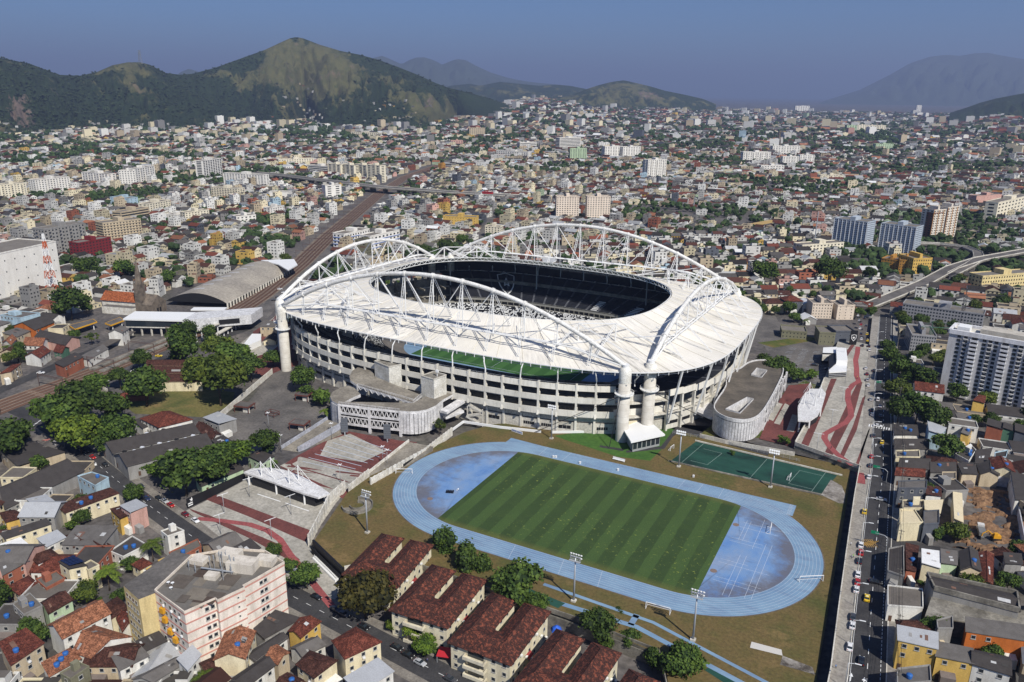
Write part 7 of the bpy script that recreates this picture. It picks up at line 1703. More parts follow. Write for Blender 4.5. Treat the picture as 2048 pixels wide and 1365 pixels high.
for k in range(4): b.lathe([(.5,-2+sph*.54),(.05,-2+sph*.66)],(c0[0]+2.4*(1 if k % 2 else -1),c0[1]+2.4*(1 if k>1 else -1),0),6)
b.build('pinnacles',STONE,ch);EXC.append(PG([(185,640),(190,600),(310,590),(320,640)],-2))
for s_ in (.3,.55): pp=cp(L+14.06,6+12*s_,3);b=MB();b.box(pp,(.2,1.8,3.6),math.atan2(d.y,d.x));b.build('window',DARK,ch)
# red and white lattice mast
x,y=G(108,600);z0=float(T(x,y));mh=height_at(x,y,z0,468);t=thing('lattice_mast','','mast',(x,y,z0),lab='red and white lattice mast beside the white windowless block');MR,MWt=mplain('mast_red',lin(190,96,60),.6),WHITE
for k in range(9):
    b=MB();f0,f1=k/9,(k+1)/9;w0,w1=3.4*(1-f0)+.5,3.4*(1-f1)+.5;C4=((-1,-1),(1,-1),(1,1),(-1,1))
    for i in range(4):
        p,p2=C4[i],C4[(i+1) % 4];b.bar((p[0]*w0,p[1]*w0,mh*f0),(p[0]*w1,p[1]*w1,mh*f1),.38);b.bar((p[0]*w0,p[1]*w0,mh*f0),(p2[0]*w1,p2[1]*w1,mh*f1),.24);b.bar((p2[0]*w0,p2[1]*w0,mh*f0),(p[0]*w1,p[1]*w1,mh*f1),.24);b.bar((p[0]*w1,p[1]*w1,mh*f1),(p2[0]*w1,p2[1]*w1,mh*f1),.24)
    b.local('mast_section',MR if k % 2 else MWt,t)
b=MB();b.lathe([(2.2,0),(2.2,.4)],(0,0,mh*.36),12);b.lathe([(1.9,0),(1.9,.4)],(0,0,mh*.6),12);b.box((1,1,mh*.5),(1.2,1.2,2));b.local('platforms',WHITE,t)
# gas station canopies
for k,(pts,lb) in enumerate([([(138,652),(186,640),(194,645),(150,660)],'grey gas station canopy with yellow edge, the nearer one'),([(210,648),(240,636),(248,642),(222,652)],'grey gas station canopy with yellow edge, beside the concourse')]):
    q=hq(pts,5,-2);t=thing('fuel_canopy','','canopy',(sum(p[0] for p in q)/4,sum(p[1] for p in q)/4,-2),lab=lb);b=MB();b.prism(ccw(q),2.8,3.5,0,True,True);b.build('roof',ASPH_L,t);b=MB()
    for i in range(4): b.bar((*q[i],3.1),(*q[(i+1) % 4],3.1),.3,.9)
    b.build('fascia',mplain('canopy_yellow',lin(214,160,40),.6) if k==0 else bpy.data.materials['canopy_yellow'],t);b=MB()
    for p in scaleq(q,.7): b.box((*p,.4),(.5,.5,5))
    b.build('posts',WHITE,t);EXC.append(q)
# cranes over the unfinished blocks, chimneys and pylons far off
for (u,v,vt,lb) in [(1856,700,655,'green tower crane beside the rubble-topped block'),(1920,655,590,'dark tower crane behind the pale tower block')]:
    x,y=G(u,v,3);h=height_at(x,y,3,vt);t=thing('tower_crane','','crane',(x,y,3),.4,lab=lb);CG=mplain('crane_paint',lin(60,100,80) if u<1900 else lin(52,52,54),.6);b=MB()
    for i in (-1,1):
        for j in (-1,1): b.bar((i*.8,j*.8,0),(i*.8,j*.8,h),.2)
    for k in range(int(h/2)): b.bar((-.8,-.8,2*k),(.8,-.8,2*k+2),.12);b.bar((.8,.8,2*k),(-.8,.8,2*k+2),.12);b.bar((-.8,.8,2*k),(-.8,-.8,2*k+2),.12)
    b.local('mast',CG,t);b=MB();b.bar((-7,0,h),(26,0,h),.35);b.bar((-7,0,h),(0,0,h+4),.15);b.bar((0,0,h+4),(26,0,h+.2),.15);b.bar((0,0,h),(0,0,h+4),.3);b.local('jib',CG,t);b=MB();b.box((-6,0,h-.8),(2,1.2,1.4));b.local('counterweight',CONC_D,t)
for (u,v,vt,lb) in [(1627,500,424,'thin rusty pole mast beside the highway'),(1387,420,395,'thin light mast in the eastern town')]:
    x,y=G(u,v);z0=float(T(x,y));h=height_at(x,y,z0,vt);b=MB();b.tube((0,0,0),(0,0,h),.8,6,.4);o=link('pole_mast',b.mesh('pole_mast',STEELG),None,(x,y,z0));one(o,'mast',lb)
x,y=G(1556,296);h=height_at(x,y,0,258);t=thing('church','','church',(x,y,0),lab='far grey church with slender spire in the eastern town');b=MB();b.box((0,0,h*.2),(12,12,h*.4));b.box((0,25,6),(16,40,12));b.local('nave',STONE,t);b=MB();b.lathe([(6.5,h*.4),(4,h*.6),(.3,h)],(0,0,0),8);b.local('spire',STONE,t)
# viaduct and flyovers
def viaduct(px,z,wd,lab,piers=True):
    P=[]
    for (u,v),zz_ in zip(px,z): P.append((*G(u,v,zz_),zz_))
    t=thing('viaduct','','viaduct',(P[0][0],P[0][1],0),lab=lab);b=MB();q=ribbon_poly([p[:2] for p in P],wd);n=len(P);zz_=[p[2] for p in P]
    V=[(x,y,h_) for (x,y),h_ in zip(q,zz_+zz_[::-1])];b.add(V+[(x,y,h_-1.8) for x,y,h_ in V],[(i,i+1,2*n-2-i,2*n-1-i) for i in range(n-1)],1)
    m_=2*n
    b.f+=[];base=0
    b.add([v_ for v_ in V]+[(x,y,h_-1.8) for x,y,h_ in V],[(i,i+1,m_+i+1,m_+i) for i in range(n-1)]+[(n+i,n+i+1,m_+n+i+1,m_+n+i) for i in range(n-1)]+[(m_+i,m_+i+1,m_+2*n-2-i,m_+2*n-1-i) for i in range(n-1)],0)
    b.build('deck',[CONC_D,ASPH_L],t);b=MB()
    for i in range(n-1):
        for k in (i,n+i): b.bar((V[k][0],V[k][1],V[k][2]+.4),(V[k+1][0],V[k+1][1],V[k+1][2]+.4),.3,1.0)
    b.build('parapet',CONC,t)
    if piers:
        b=MB()
        for x,y,an in along([p[:2] for p in P],28,10):
            zi=np.interp(math.hypot(x-P[0][0],y-P[0][1]),[math.hypot(p[0]-P[0][0],p[1]-P[0][1]) for p in P],zz_)
            if zi>4: b.box((x,y,zi/2-1.5),(2,wd*.55,zi-1),an)
        b.build('piers',CONC_D,t)
    EXC.append(ribbon_poly([p[:2] for p in P],wd+8));return t
viaduct([(505,345),(560,350),(640,360),(760,374),(900,384),(1000,390),(1060,393)],[9,9,10,10,10,9,6],22,'long highway viaduct crossing the railway in the middle distance')
viaduct([(1735,612),(1790,590),(1850,565),(1905,535),(1960,518),(2060,500)],[3,5,7,9,10,10],11,'curving concrete flyover climbing to the right beyond the avenue')
viaduct([(1830,486),(1880,488),(1930,494),(1955,504),(1958,518),(1940,530),(1905,548)],[9,9,9,9,9,9,8],9,'looping flyover ramp behind the yellow housing blocks')
b=MB();A,B_=G(1494,452,6),G(1542,443,6);b.bar((*A,6),(*B_,6),4,3.4);one(b.build('footbridge',mplain('tan_steel',lin(176,150,100),.7)),'footbridge','tan truss footbridge over the highway on the right')
HW=[G(1060,394),G(1120,398),G(1200,402),G(1260,412),G(1400,436),G(1480,448),G(1560,458),G(1650,472),G(1760,500),G(1850,520)];sheet('highway',ribbon_poly(HW,24),ASPH_L,.2,None,20)
EXC.append(ribbon_poly(HW,32))
ST2=PG([(1005,460),(960,470),(975,440),(1000,405),(1010,395)]) if False else PG([(935,520),(960,480),(985,435),(1000,402)]);sheet('road',ribbon_poly(ST2,9),ASPH_L,.12);EXC.append(ribbon_poly(ST2,12))
ST3=[(77,372),(70,520),(60,800),(20,1500),(-60,3000)];sheet('road',ribbon_poly([(76,372),(60,410),(45,450)],11),ASPH,.1)
X1=PG([(1560,590),(1620,600),(1740,612),(1860,605),(1960,600)]);sheet('road',ribbon_poly(X1,10),ASPH,.14);EXC.append(ribbon_poly(X1,13))
X2=PG([(1730,615),(1735,640)]);
# ------------------------------------------------------------------ trees
def foliage_mat(name,a,b_,t=.25):
    m=NT(name);oi=m.n('ShaderNodeObjectInfo');p=m.pos(obj=True);f=m.noise(3.0,p,3,.6);c=m.ramp(f,[(.35,a),(.65,b_)])
    r=m.ramp(oi.outputs['Random'],[(0,.72),(1,1.3)]);c=m.mix(1.0,c,r,'MULTIPLY');c=m.mix(1.0,c,oi.outputs['Color'],'MULTIPLY');m.base(c);m.rough(.75)
    return m.m
LEAF=foliage_mat('leaves',(.024,.05,.009),(.085,.13,.02));LEAFC=foliage_mat('shaded_crown_core',(.012,.025,.006),(.02,.04,.01))  # LEAFC: darker copy for the core lumps, shade inside the crown put into colour
def crown_mesh(seed,nl,nq,ls,flat=.8,spread=.62,lobr=(.34,.52)):
    r=np.random.default_rng(seed);V=[];F=[];mi=[]
    lobes=[]
    for k in range(nl):
        a=r.uniform(0,2*math.pi);rad=spread*math.sqrt(r.uniform(0,1));z=r.uniform(-.6,.5)*(1-rad*.45)
        lobes.append((rad*math.cos(a),rad*math.sin(a),z*flat,r.uniform(*lobr)))
    lobes.append((0,0,.25*flat,.55))
    per=nq//len(lobes)
    for (x,y,z,s) in lobes:
        d=r.normal(size=(per,3));d /= np.linalg.norm(d,axis=1)[:,None];d[:,2]=np.where(d[:,2]<-.7,-d[:,2],d[:,2])
        rr_=s*(r.uniform(.55,1.0,per)**.5)*(1+.22*r.normal(size=per)*.5)
        C=np.array([x,y,z])+d*rr_[:,None]*np.array([1,1,flat])
        for c,n in zip(C,d):
            n=n+r.normal(size=3)*.55;n /= np.linalg.norm(n);a=np.cross(n,r.normal(size=3));a /= np.linalg.norm(a);b_=np.cross(n,a);q=ls*r.uniform(.6,1.35);k=len(V)
            V+=[tuple(c-a*q-b_*q*.7),tuple(c+a*q-b_*q*.6),tuple(c+a*q*.8+b_*q*.7),tuple(c-a*q*.7+b_*q*.8)];F.append((k,k+1,k+2,k+3));mi.append(0)
    ico=bmesh.new();bmesh.ops.create_icosphere(ico,subdivisions=1,radius=1)
    iv=[v.co.copy() for v in ico.verts];iF=[[v.index for v in f.verts] for f in ico.faces];ico.free()
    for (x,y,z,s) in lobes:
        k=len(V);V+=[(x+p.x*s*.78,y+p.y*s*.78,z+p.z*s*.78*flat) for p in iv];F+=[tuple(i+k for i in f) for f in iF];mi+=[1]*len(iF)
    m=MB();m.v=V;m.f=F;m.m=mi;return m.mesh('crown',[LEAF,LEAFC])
CR=[crown_mesh(s,11,1900,.056) for s in range(5)];CT=[crown_mesh(20+s,11,1500,.06,1.25,.5) for s in range(3)];CS=[crown_mesh(40,7,420,.06,.7,.8,(.16,.26))];CB=[crown_mesh(60+s,6,420,.1,.8) for s in range(3)]
b=MB();b.path([(0,0,0),(.02,0,.5),(0,.03,1)],[.075,.05,.035],7);
for k in range(4): a=k*1.6;b.path([(0,.02,.75),(.22*math.cos(a),.22*math.sin(a),1.0),(.4*math.cos(a),.4*math.sin(a),1.22)],[.035,.025,.012],5)
TR_ME=b.mesh('trunk',BARK,smooth=True)
NT_=0
TGREEN={'dark green': (.9,.92,.85),'green': (1.0,1.0,1.0),'yellow-green': (1.75,1.5,.9),'bright green': (1.35,1.35,.9),'reddish dark': (1.15,.62,.7),'olive': (1.15,.95,.8)}
def tree(x,y,r,h,tone='green',kind='round',desc=None,place='',group='trees of the town',lab=None,seed=None,z=None):
    global NT_
    NT_+=1;rr_=random.Random(NT_ if seed is None else seed);z0=float(T(x,y)) if z is None else z
    size='large' if r>6.5 else ('mid-sized' if r>3.6 else 'small')
    t=thing('shrub' if kind=='bush' else 'broadleaf_tree',desc or f'{size} {tone} tree','bush' if kind=='bush' else 'tree',(x,y,z0),rr_.uniform(0,6.28),place,group,lab)
    me={'round': CR,'tall': CT,'sparse': CS,'bush': CB}[kind];me=me[rr_.randrange(len(me))]
    ch_=h*(.8 if kind!='bush' else .9);zc_=h-ch_*.55
    if kind!='bush': o=link('trunk',TR_ME,t,(0,0,-.3));o.scale=(max(2.2,r*.7),max(2.2,r*.7),max(zc_*.85,1))
    o=link('crown',me,t,(0,0,zc_),color=TGREEN[tone]);o.scale=(r*1.0,r*1.0,ch_*.62);return t
def pt(u,v,wpx,tone='green',kind='round',lab=None,hk=1.05,z=None,**k):
    """tree whose crown is centred at a survey pixel with a given width in pixels"""
    zz_=z if z is not None else -3
    for _ in range(4):
        p=G(u,v,zz_+5)
        if z is None: zz_=float(T(*p))
    dist=PJ(p[0],p[1],zz_+5)[2];r=wpx*float(dist)/FOC/2;p=G(u,v,zz_+r*hk*1.15);tree(p[0],p[1],r*1.08,r*2*hk*1.05,tone,kind,lab=lab,z=z,group=None,**k);EXC.append([(p[0]-r*.8,p[1]-r*.8),(p[0]+r*.8,p[1]-r*.8),(p[0]+r*.8,p[1]+r*.8),(p[0]-r*.8,p[1]+r*.8)])
TL_=[
 (120,820,95,'green','round','broad green tree at the road bend by the railway'),(165,800,100,'dark green','round','big dark tree behind the bright yellow-green one'),(155,858,88,'yellow-green','round','bright yellow-green tree beside the street bend'),(222,808,70,'dark green','round','dark tree beside the ruined gable'),
 (232,855,78,'dark green','round','dark round tree before the mottled red roof'),(20,880,90,'dark green','round','dark tree at the picture edge beside the road bend'),(192,765,55,'green','round','green tree behind the ruined gable'),(208,885,48,'dark green','round','small dark tree at the end of the factory sheds'),
 (288,765,85,'green','round','umbrella-shaped tree before the brown-roofed workshops'),(238,752,48,'green','round','small tree left of the umbrella-shaped one'),(277,717,48,'green','round','bright tree at the rear of the workshops'),(436,752,104,'olive','round','huge olive tree beside the white wall'),(400,735,70,'olive','round','flowering olive tree right of the workshops'),
 (470,712,75,'green','round','green tree near the stadium, above the huge olive one'),(500,730,62,'green','round','green tree between the huge olive one and the pillar'),(436,695,66,'olive','round','olive tree by the low white hall'),(362,694,72,'dark green','tall','dark slender tree group in front of the concourse'),(420,668,32,'green','tall','slim upright tree beside the concourse ramp'),(375,665,40,'green','tall','upright tree before the concourse wing'),(545,715,40,'dark green','round','small dark tree at the foot of the left pillar'),
 (366,932,104,'green','round','wide-crowned green tree behind the striped flag wall'),(326,940,50,'bright green','round','lower tree left of the wide-crowned one'),(424,925,90,'green','round','broad green tree between the wide-crowned one and the gate'),(468,905,72,'bright green','round','bright green tree beside the asphalt yard'),(525,882,64,'dark green','round','round dark tree at the ramp entrance'),(300,935,40,'bright green','bush','bright bush along the white street wall'),(546,930,26,'dark green','bush','dark bush by the pale green shed'),(362,895,36,'green','round','small tree between factory shed and white hut'),
 (264,985,46,'dark green','round','round street tree beside the left street'),(546,1100,38,'green','round','small round tree on the plaza edge, first by the striped block'),(582,1130,34,'green','round','small round street tree above the bus'),(612,1148,62,'green','round','leafy street tree beside the plaza footway'),
 (728,1180,112,'reddish dark','round','large reddish dark tree beside the first brown-roofed walk-up'),(888,1085,58,'dark green','tall','dark upright tree at the corner of the track wall'),(930,1115,70,'green','tall','tall green tree beside the track wall'),(965,1130,50,'green','tall','green tree right of the tall one by the track'),(1036,1170,105,'green','round','large round tree by the track above the brown roofs'),(1070,1205,60,'dark green','round','darker tree below the large round one'),
 (1196,1246,78,'dark green','round','dark tree between two walk-ups near the retaining wall'),(1238,1228,30,'dark green','round','small tree beside the tennis fence'),(1212,1282,34,'bright green','round','small bright tree below the dark tree'),(1260,1280,46,'green','round','rounded tree beside the retaining wall'),(1368,1320,92,'dark green','round','big dark tree at the bottom edge'),(1306,1318,50,'dark green','round','dark bushy tree left of the big one'),
 (825,1262,44,'yellow-green','round','yellow-green tree in the walk-up front garden'),(850,1288,50,'bright green','round','greyish green garden tree by the street'),(868,1296,26,'green','bush','clipped green bush at the walk-up corner'),(785,1248,30,'yellow-green','round','small yellow-green tree under the reddish one'),(893,1298,14,'bright green','bush','tiny bush by the walk-up wall'),
 (602,752,56,'dark green','round','dark tree hugging the shaded stadium base'),(640,790,56,'dark green','bush','palms and shrubs at the ramp block end'),(615,780,40,'green','bush','shrub mass beside the brown-roofed hut'),(878,850,40,'olive','sparse','sparse young tree before the panelled drum'),
 (1560,735,62,'dark green','round','dark thicket beside the pill-shaped block'),(1530,722,42,'dark green','round','dark thicket nearest the stadium eaves'),(1600,748,46,'green','bush','green shrub mass at the car park edge'),(1625,746,34,'bright green','bush','bright shrub next to the white kiosk'),
 (1780,706,42,'dark green','round','dark tree by the unfinished block and the avenue'),(1775,690,30,'dark green','round','dark avenue tree below the construction site'),(1800,735,62,'dark green','round','very dark tree in the shade beside the avenue'),(1840,752,60,'dark green','round','dark spreading tree at the tower foot'),(1798,775,52,'olive','round','olive domed tree beside the avenue'),(1800,815,60,'dark green','round','dark tree left end of the broad grove'),(1838,812,70,'dark green','round','central tree of the broad grove'),(1868,830,66,'dark green','round','broad tree at the lower end of the grove'),(1895,890,62,'green','round','leafy tree amid the dark roofs'),(1952,838,26,'green','round','small tree below the tall yellow house'),
 (1878,1066,34,'dark green','round','tree on the side street below the dark grey house'),(1842,1165,16,'bright green','bush','small bush beside the concrete warehouse'),(2040,1100,46,'dark green','round','dark tree at the edge beyond the pit'),
 (0,1190,55,'dark green','tall','tall dark tree at the left picture edge'),(66,1258,62,'green','round','round green tree between the beige house and orange roof'),(50,1180,26,'bright green','bush','bright bush beside the red hipped roof'),(320,1132,22,'bright green','bush','small garden bush in the cream lane'),(145,1048,30,'bright green','bush','bush behind the long cream building'),(0,1062,30,'green','bush','green bush below the yellow edge house'),(196,1200,16,'green','bush','bush by the brown roofs'),(210,1350,36,'bright green','bush','weedy bush beside the olive house'),
 (38,705,36,'dark green','tall','dark tree in the weedy lot by the railway road'),(148,668,24,'dark green','round','small tree before the gas station'),(182,674,30,'olive','sparse','thin grey-green tree beside the gas station'),(138,600,70,'dark green','round','big dark tree in front of the white windowless block'),(246,535,46,'dark green','round','dark tree group behind the church'),(262,512,24,'dark green','tall','pointed dark tree above the church roof'),(170,530,46,'dark green','round','dark tree before the red office block'),(335,555,36,'dark green','round','dark tree left of the train shed'),(285,498,34,'dark green','round','dark tree right of the tall beige slab'),
 (1660,535,58,'dark green','round','broad dark grove behind the sports court'),(1530,540,50,'dark green','round','dark tree grove right of the stadium arch end'),(1580,580,22,'green','round','small round tree near the sports court'),(1628,588,20,'green','round','round tree beside the solar roof'),(1740,545,30,'dark green','round','dark tree below the left blue-grey tower'),(2005,600,34,'dark green','round','dark tree before the long cream slab'),(1915,560,30,'dark green','round','dark tree under the flyover'),(1745,622,24,'dark green','round','dark tree at the avenue head'),
 (890,490,34,'green','round','green tree above the small arch of the stadium'),(925,478,26,'dark green','round','dark tree behind the long pale yellow block'),(845,500,30,'dark green','round','dark tree behind the arch end'),(700,460,24,'dark green','round','dark tree beside the railway cutting'),(570,515,24,'olive','round','olive tree by the railway above the shed'),
 (1465,905,14,'green','bush','weeds by the pill-shaped block, upper'),(1480,852,26,'bright green','bush','shrub at the foot of the pill-shaped drum'),(1568,880,26,'bright green','bush','shrub at the red court corner'),(1440,843,22,'bright green','bush','shrub under the link deck of the pill block'),
]
for (u,v,wpx,tone,kind,lb) in TL_:
    zz_=None
    if 860<v<1000 and 1420<u<1600: zz_=.1
    pt(u,v,wpx,tone,kind,lab=lb,hk=1.1 if kind=='tall' else (.7 if kind=='bush' else 1.0),z=zz_)
# coconut palms
def palm_meshes():
    b=MB();r=random.Random(4)
    for k in range(22):
        a=k*2.4+r.uniform(-.2,.2);el=r.uniform(-.3,.95);L=r.uniform(2.6,3.4);P=[]
        for j in range(6): s=j/5;P.append(Vector((math.cos(a)*L*s,math.sin(a)*L*s,L*s*el*.8-1.5*s*s*(1.25-el*.4))))
        sd=Vector((-math.sin(a),math.cos(a),0))
        for j in range(5):
            for sg in (-1,1):
                for q in range(3):
                    s=q/3;p=P[j].lerp(P[j+1],s);w=.75*math.sin(math.pi*(.12+.85*(j+s)/5.2));p2=P[j].lerp(P[j+1],s+.22);b.add([p,p2,p2+sd*sg*w+Vector((0,0,-.3*w))+(P[j+1]-P[j])*.4,p+sd*sg*w+Vector((0,0,-.3*w))+(P[j+1]-P[j])*.4],[(0,1,2,3)])
    return b.mesh('fronds',LEAF)
PF_ME=palm_meshes();b=MB();b.path([(0,0,0),(.1,0,2),(.05,.1,4.5),(0,0,7)],[.26,.2,.17,.15],8);PT_ME=b.mesh('trunk',BARK,smooth=True)
for (u,v,s_,lb) in [(301,1085,1.15,'coconut palm beside the flat dark roof with blue tanks'),(212,1138,1.25,'coconut palm beside the cream house wing'),(404,1352,1.1,'coconut palm at the bottom edge'),(12,692,.8,'palm near the tiny orange-roofed house'),(648,820,.8,'palm at the rounded end of the ramp block'),(470,738,.9,'palm beside the huge olive tree'),(1612,640,.7,'palm beyond the stadium on the avenue side')]:
    x,y=G(u,v,float(T(*G(u,v)))+7*s_);t=thing('palm_tree','','palm',(x,y,float(T(x,y))),s_,lab=lb);o=link('trunk',PT_ME,t);o.scale=(s_,s_,s_);o=link('fronds',PF_ME,t,(0,0,6.9*s_),color=(1.7,1.5,1.0));o.scale=(s_*1.25,)*3

# ------------------------------------------------------------------ cars
def car_meshes(kind='car'):
    L,W=(4.2,1.72) if kind=='car' else (4.5,1.8)
    b=MB()
    prof=[(-2.1,.35),(-2.12,.75),(-2.0,.95),(-1.35,1.0),(1.0,.98),(1.85,.8),(2.1,.6),(2.1,.35)]
    def loft(sec,prof_,w):
        n=len(prof_);P=[]
        for y,k in sec: P+=[(x,y,.35+(z-.35)*k) for x,z in prof_]
        F=[]
        for s in range(len(sec)-1): F+=[(s*n+i,s*n+(i+1) % n,(s+1)*n+(i+1) % n,(s+1)*n+i) for i in range(n)]
        F+=[tuple(range(n)),tuple(range((len(sec)-1)*n,len(sec)*n))[::-1]];return P,F
    P,F=loft([(-.86,.86),(-.8,1.0),(.8,1.0),(.86,.86)],prof,W);b.add(P,F)
    rx=(-1.05,.25) if kind=='car' else (-1.9,.6);top=1.45 if kind=='car' else 1.75
    b.add([(rx[0],-.6,top),(rx[1],-.6,top),(rx[1],.6,top),(rx[0],.6,top),(rx[0],-.6,top-.07),(rx[1],-.6,top-.07),(rx[1],.6,top-.07),(rx[0],.6,top-.07)],[(0,1,2,3),(4,5,1,0),(5,6,2,1),(6,7,3,2),(7,4,0,3)])
    body=b.mesh('body',CARP);g=MB();bx=(-1.6,.95) if kind=='car' else (-2.0,1.3)
    g.add([(bx[0],-.76,.97),(bx[1],-.76,.96),(bx[1],.76,.96),(bx[0],.76,.97),(rx[0],-.58,top-.05),(rx[1],-.58,top-.05),(rx[1],.58,top-.05),(rx[0],.58,top-.05)],[(0,1,5,4),(1,2,6,5),(2,3,7,6),(3,0,4,7)]);glass=g.mesh('windows',GLASS)
    wm=MB();wm.tube((0,-.11,0),(0,.11,0),.32,12);return body,glass,wm.mesh('wheel',RUBBER)
CARP=NT('car_paint');CARP.base(CARP.n('ShaderNodeObjectInfo').outputs['Color']).rough(.3);CARP.b.inputs['Specular IOR Level'].default_value=.5;CARP.b.inputs['Coat Weight'].default_value=.5;CARP=CARP.m
KM={'car': car_meshes('car'),'van': car_meshes('van')};b=MB();b.box((2.08,.6,.68),(.1,.36,.16));HL_ME=b.mesh('headlight',LAMPW);b=MB();b.box((-2.1,.62,.78),(.08,.3,.2));TL_ME=b.mesh('tail_light',LAMPR)
CC={'white': (.75,.75,.74),'black': (.012,.012,.014),'dark grey': (.05,.052,.058),'silver': (.4,.41,.42),'red': (.38,.015,.012),'maroon': (.16,.01,.015),'yellow': (.72,.5,.02),'navy': (.015,.022,.07)}
def car(x,y,z,an,col,desc,place,kind='car',group=None,lab=None):
    t=thing('parked_car' if 'parked' in desc else 'car',desc,'taxi' if col=='yellow' else ('van' if kind=='van' else 'car'),(x,y,z),an,place,group,lab);bd,gl,wh=KM[kind];link('body',bd,t,color=CC[col]);link('windows',gl,t)
    for i in (-1.3,1.3):
        for j in (-.8,.8): link('wheel',wh,t,(i,j,.32))
    for j in (0,-1.2): link('headlight',HL_ME,t,(0,j,0));link('tail_light',TL_ME,t,(0,j-.02,0))
    if col=='yellow': b_=MB();b_.box((-.4,0,1.5),(.3,.7,.14));b_.local('roof_sign',WHITE,t)
AVC=[(1729,1026,'yellow',1),(1722,1093,'white',1),(1722,1108,'red',1),(1719,1125,'black',1),(1716,1152,'white',1),(1715,1167,'red',1),(1713,1182,'white',1),(1734,1199,'yellow',1),(1751,1167,'black',0),(1706,1237,'dark grey',1),(1705,1254,'white',1),(1700,1297,'white',1),(1723,1325,'black',1),(1763,1002,'silver',0),
 (1743,916,'red',1),(1741,934,'dark grey',1),(1738,957,'white',1),(1764,887,'yellow',1),(1747,874,'dark grey',1),(1756,855,'white',0),(1745,832,'white',1),(1761,835,'dark grey',1),(1744,823,'black',1),(1760,816,'navy',1),(1742,802,'silver',1),(1737,774,'white',1),(1735,763,'silver',1),(1734,751,'maroon',1),(1732,740,'white',1),(1748,744,'dark grey',1),(1739,703,'white',1),(1725,694,'black',1),(1738,695,'black',1),(1723,681,'white',1),(1735,684,'yellow',1),(1734,671,'yellow',1),(1722,671,'black',1),(1720,660,'white',1),(1722,652,'red',1),(1732,655,'dark grey',1),(1718,644,'silver',1),(1729,640,'black',1),(1716,634,'white',1)]
for u,v,c_,al in AVC:
    x,y=G(u,v-3,3.6);car(x,y,3.04,R(92) if al else R(8),c_,f'{c_} {"taxi" if c_ == "yellow" else "car"}','on the avenue',group='vehicles on the avenue')
x,y=G(1756,798,4);car(x,y,3.04,R(92),'white','white delivery van','on the avenue in the tower shade','van','vehicles on the avenue')
LSC=[(149,895,'yellow'),(163,902,'black'),(171,907,'black'),(186,919,'red'),(187,933,'white'),(211,934,'black'),(283,977,'dark grey'),(294,1002,'navy'),(318,1001,'black'),(330,1007,'silver'),(342,1015,'red'),(371,1034,'maroon'),(391,1046,'white'),(633,1199,'black'),(671,1224,'dark grey'),(688,1234,'dark grey'),(794,1300,'black'),(816,1315,'black'),(840,1331,'silver'),(901,1364,'dark grey'),(728,1259,'black')]
for u,v,c_ in LSC:
    x,y=G(u,v-2);bst=min(along(LST,4),key=lambda p: (p[0]-x)**2+(p[1]-y)**2);car(x,y,float(T(x,y))+.12,bst[2],c_,f'{c_} {"taxi" if c_ == "yellow" else "car"}','on the left street',group='vehicles on the left street')
for u,v,c_,an,lb in [(82,748,'white',.6,'white car on the road left of the railway'),(72,819,'silver',.5,'silver car at the road bend by the railway'),(368,781,'white',.1,'white car parked on the lawn before the workshops'),(318,714,'yellow',.5,'yellow taxi behind the brown-roofed workshops'),(1629,732,'black',.2,'black car parked at the car park edge'),(1655,741,'dark grey',.2,'dark car parked beside the white kiosk'),(548,602,'black',.8,'dark car on the station road, first'),(556,596,'black',.8,'dark car on the station road, second'),(568,587,'white',.8,'white car beside the train shed'),(560,580,'white',.8,'second white car beside the train shed')]:
    x,y=G(u,v);car(x,y,float(T(x,y))+.15,an,c_,'','',lab=lb)
# bus at the foot of the striped block, bus shelters
x,y=G(598,1165);t=thing('bus','','bus',(x,y,float(T(x,y))+.1),bst[2] if False else R(-38),lab='dark bus with grey roof on the left street behind the striped block');b=MB();b.box((0,0,1.7),(9,2.5,2.6));b.local('body',METAL,t,color=lin(70,72,78));b=MB();b.box((0,0,3.06),(8.6,2.3,.2));b.local('roof',METAL,t,color=lin(150,152,156));b=MB();b.box((0,0,2.1),(8.8,2.54,.9));b.local('windows',GLASS,t)
for i in (-3,3):
    for j in (-1,1): b=MB();b.tube((i,j*1.05,.5),(i,j*1.3,.5),.5,12);b.local('wheel',RUBBER,t)
x,y=G(975,388,10);t=thing('bus','','bus',(x,y,10),R(10),lab='red bus on the highway viaduct');b=MB();b.box((0,0,1.8),(18,2.6,3));b.local('body',METAL,t,color=lin(190,40,44));b=MB();b.box((0,0,2.3),(17.6,2.66,.9));b.local('windows',GLASS,t)
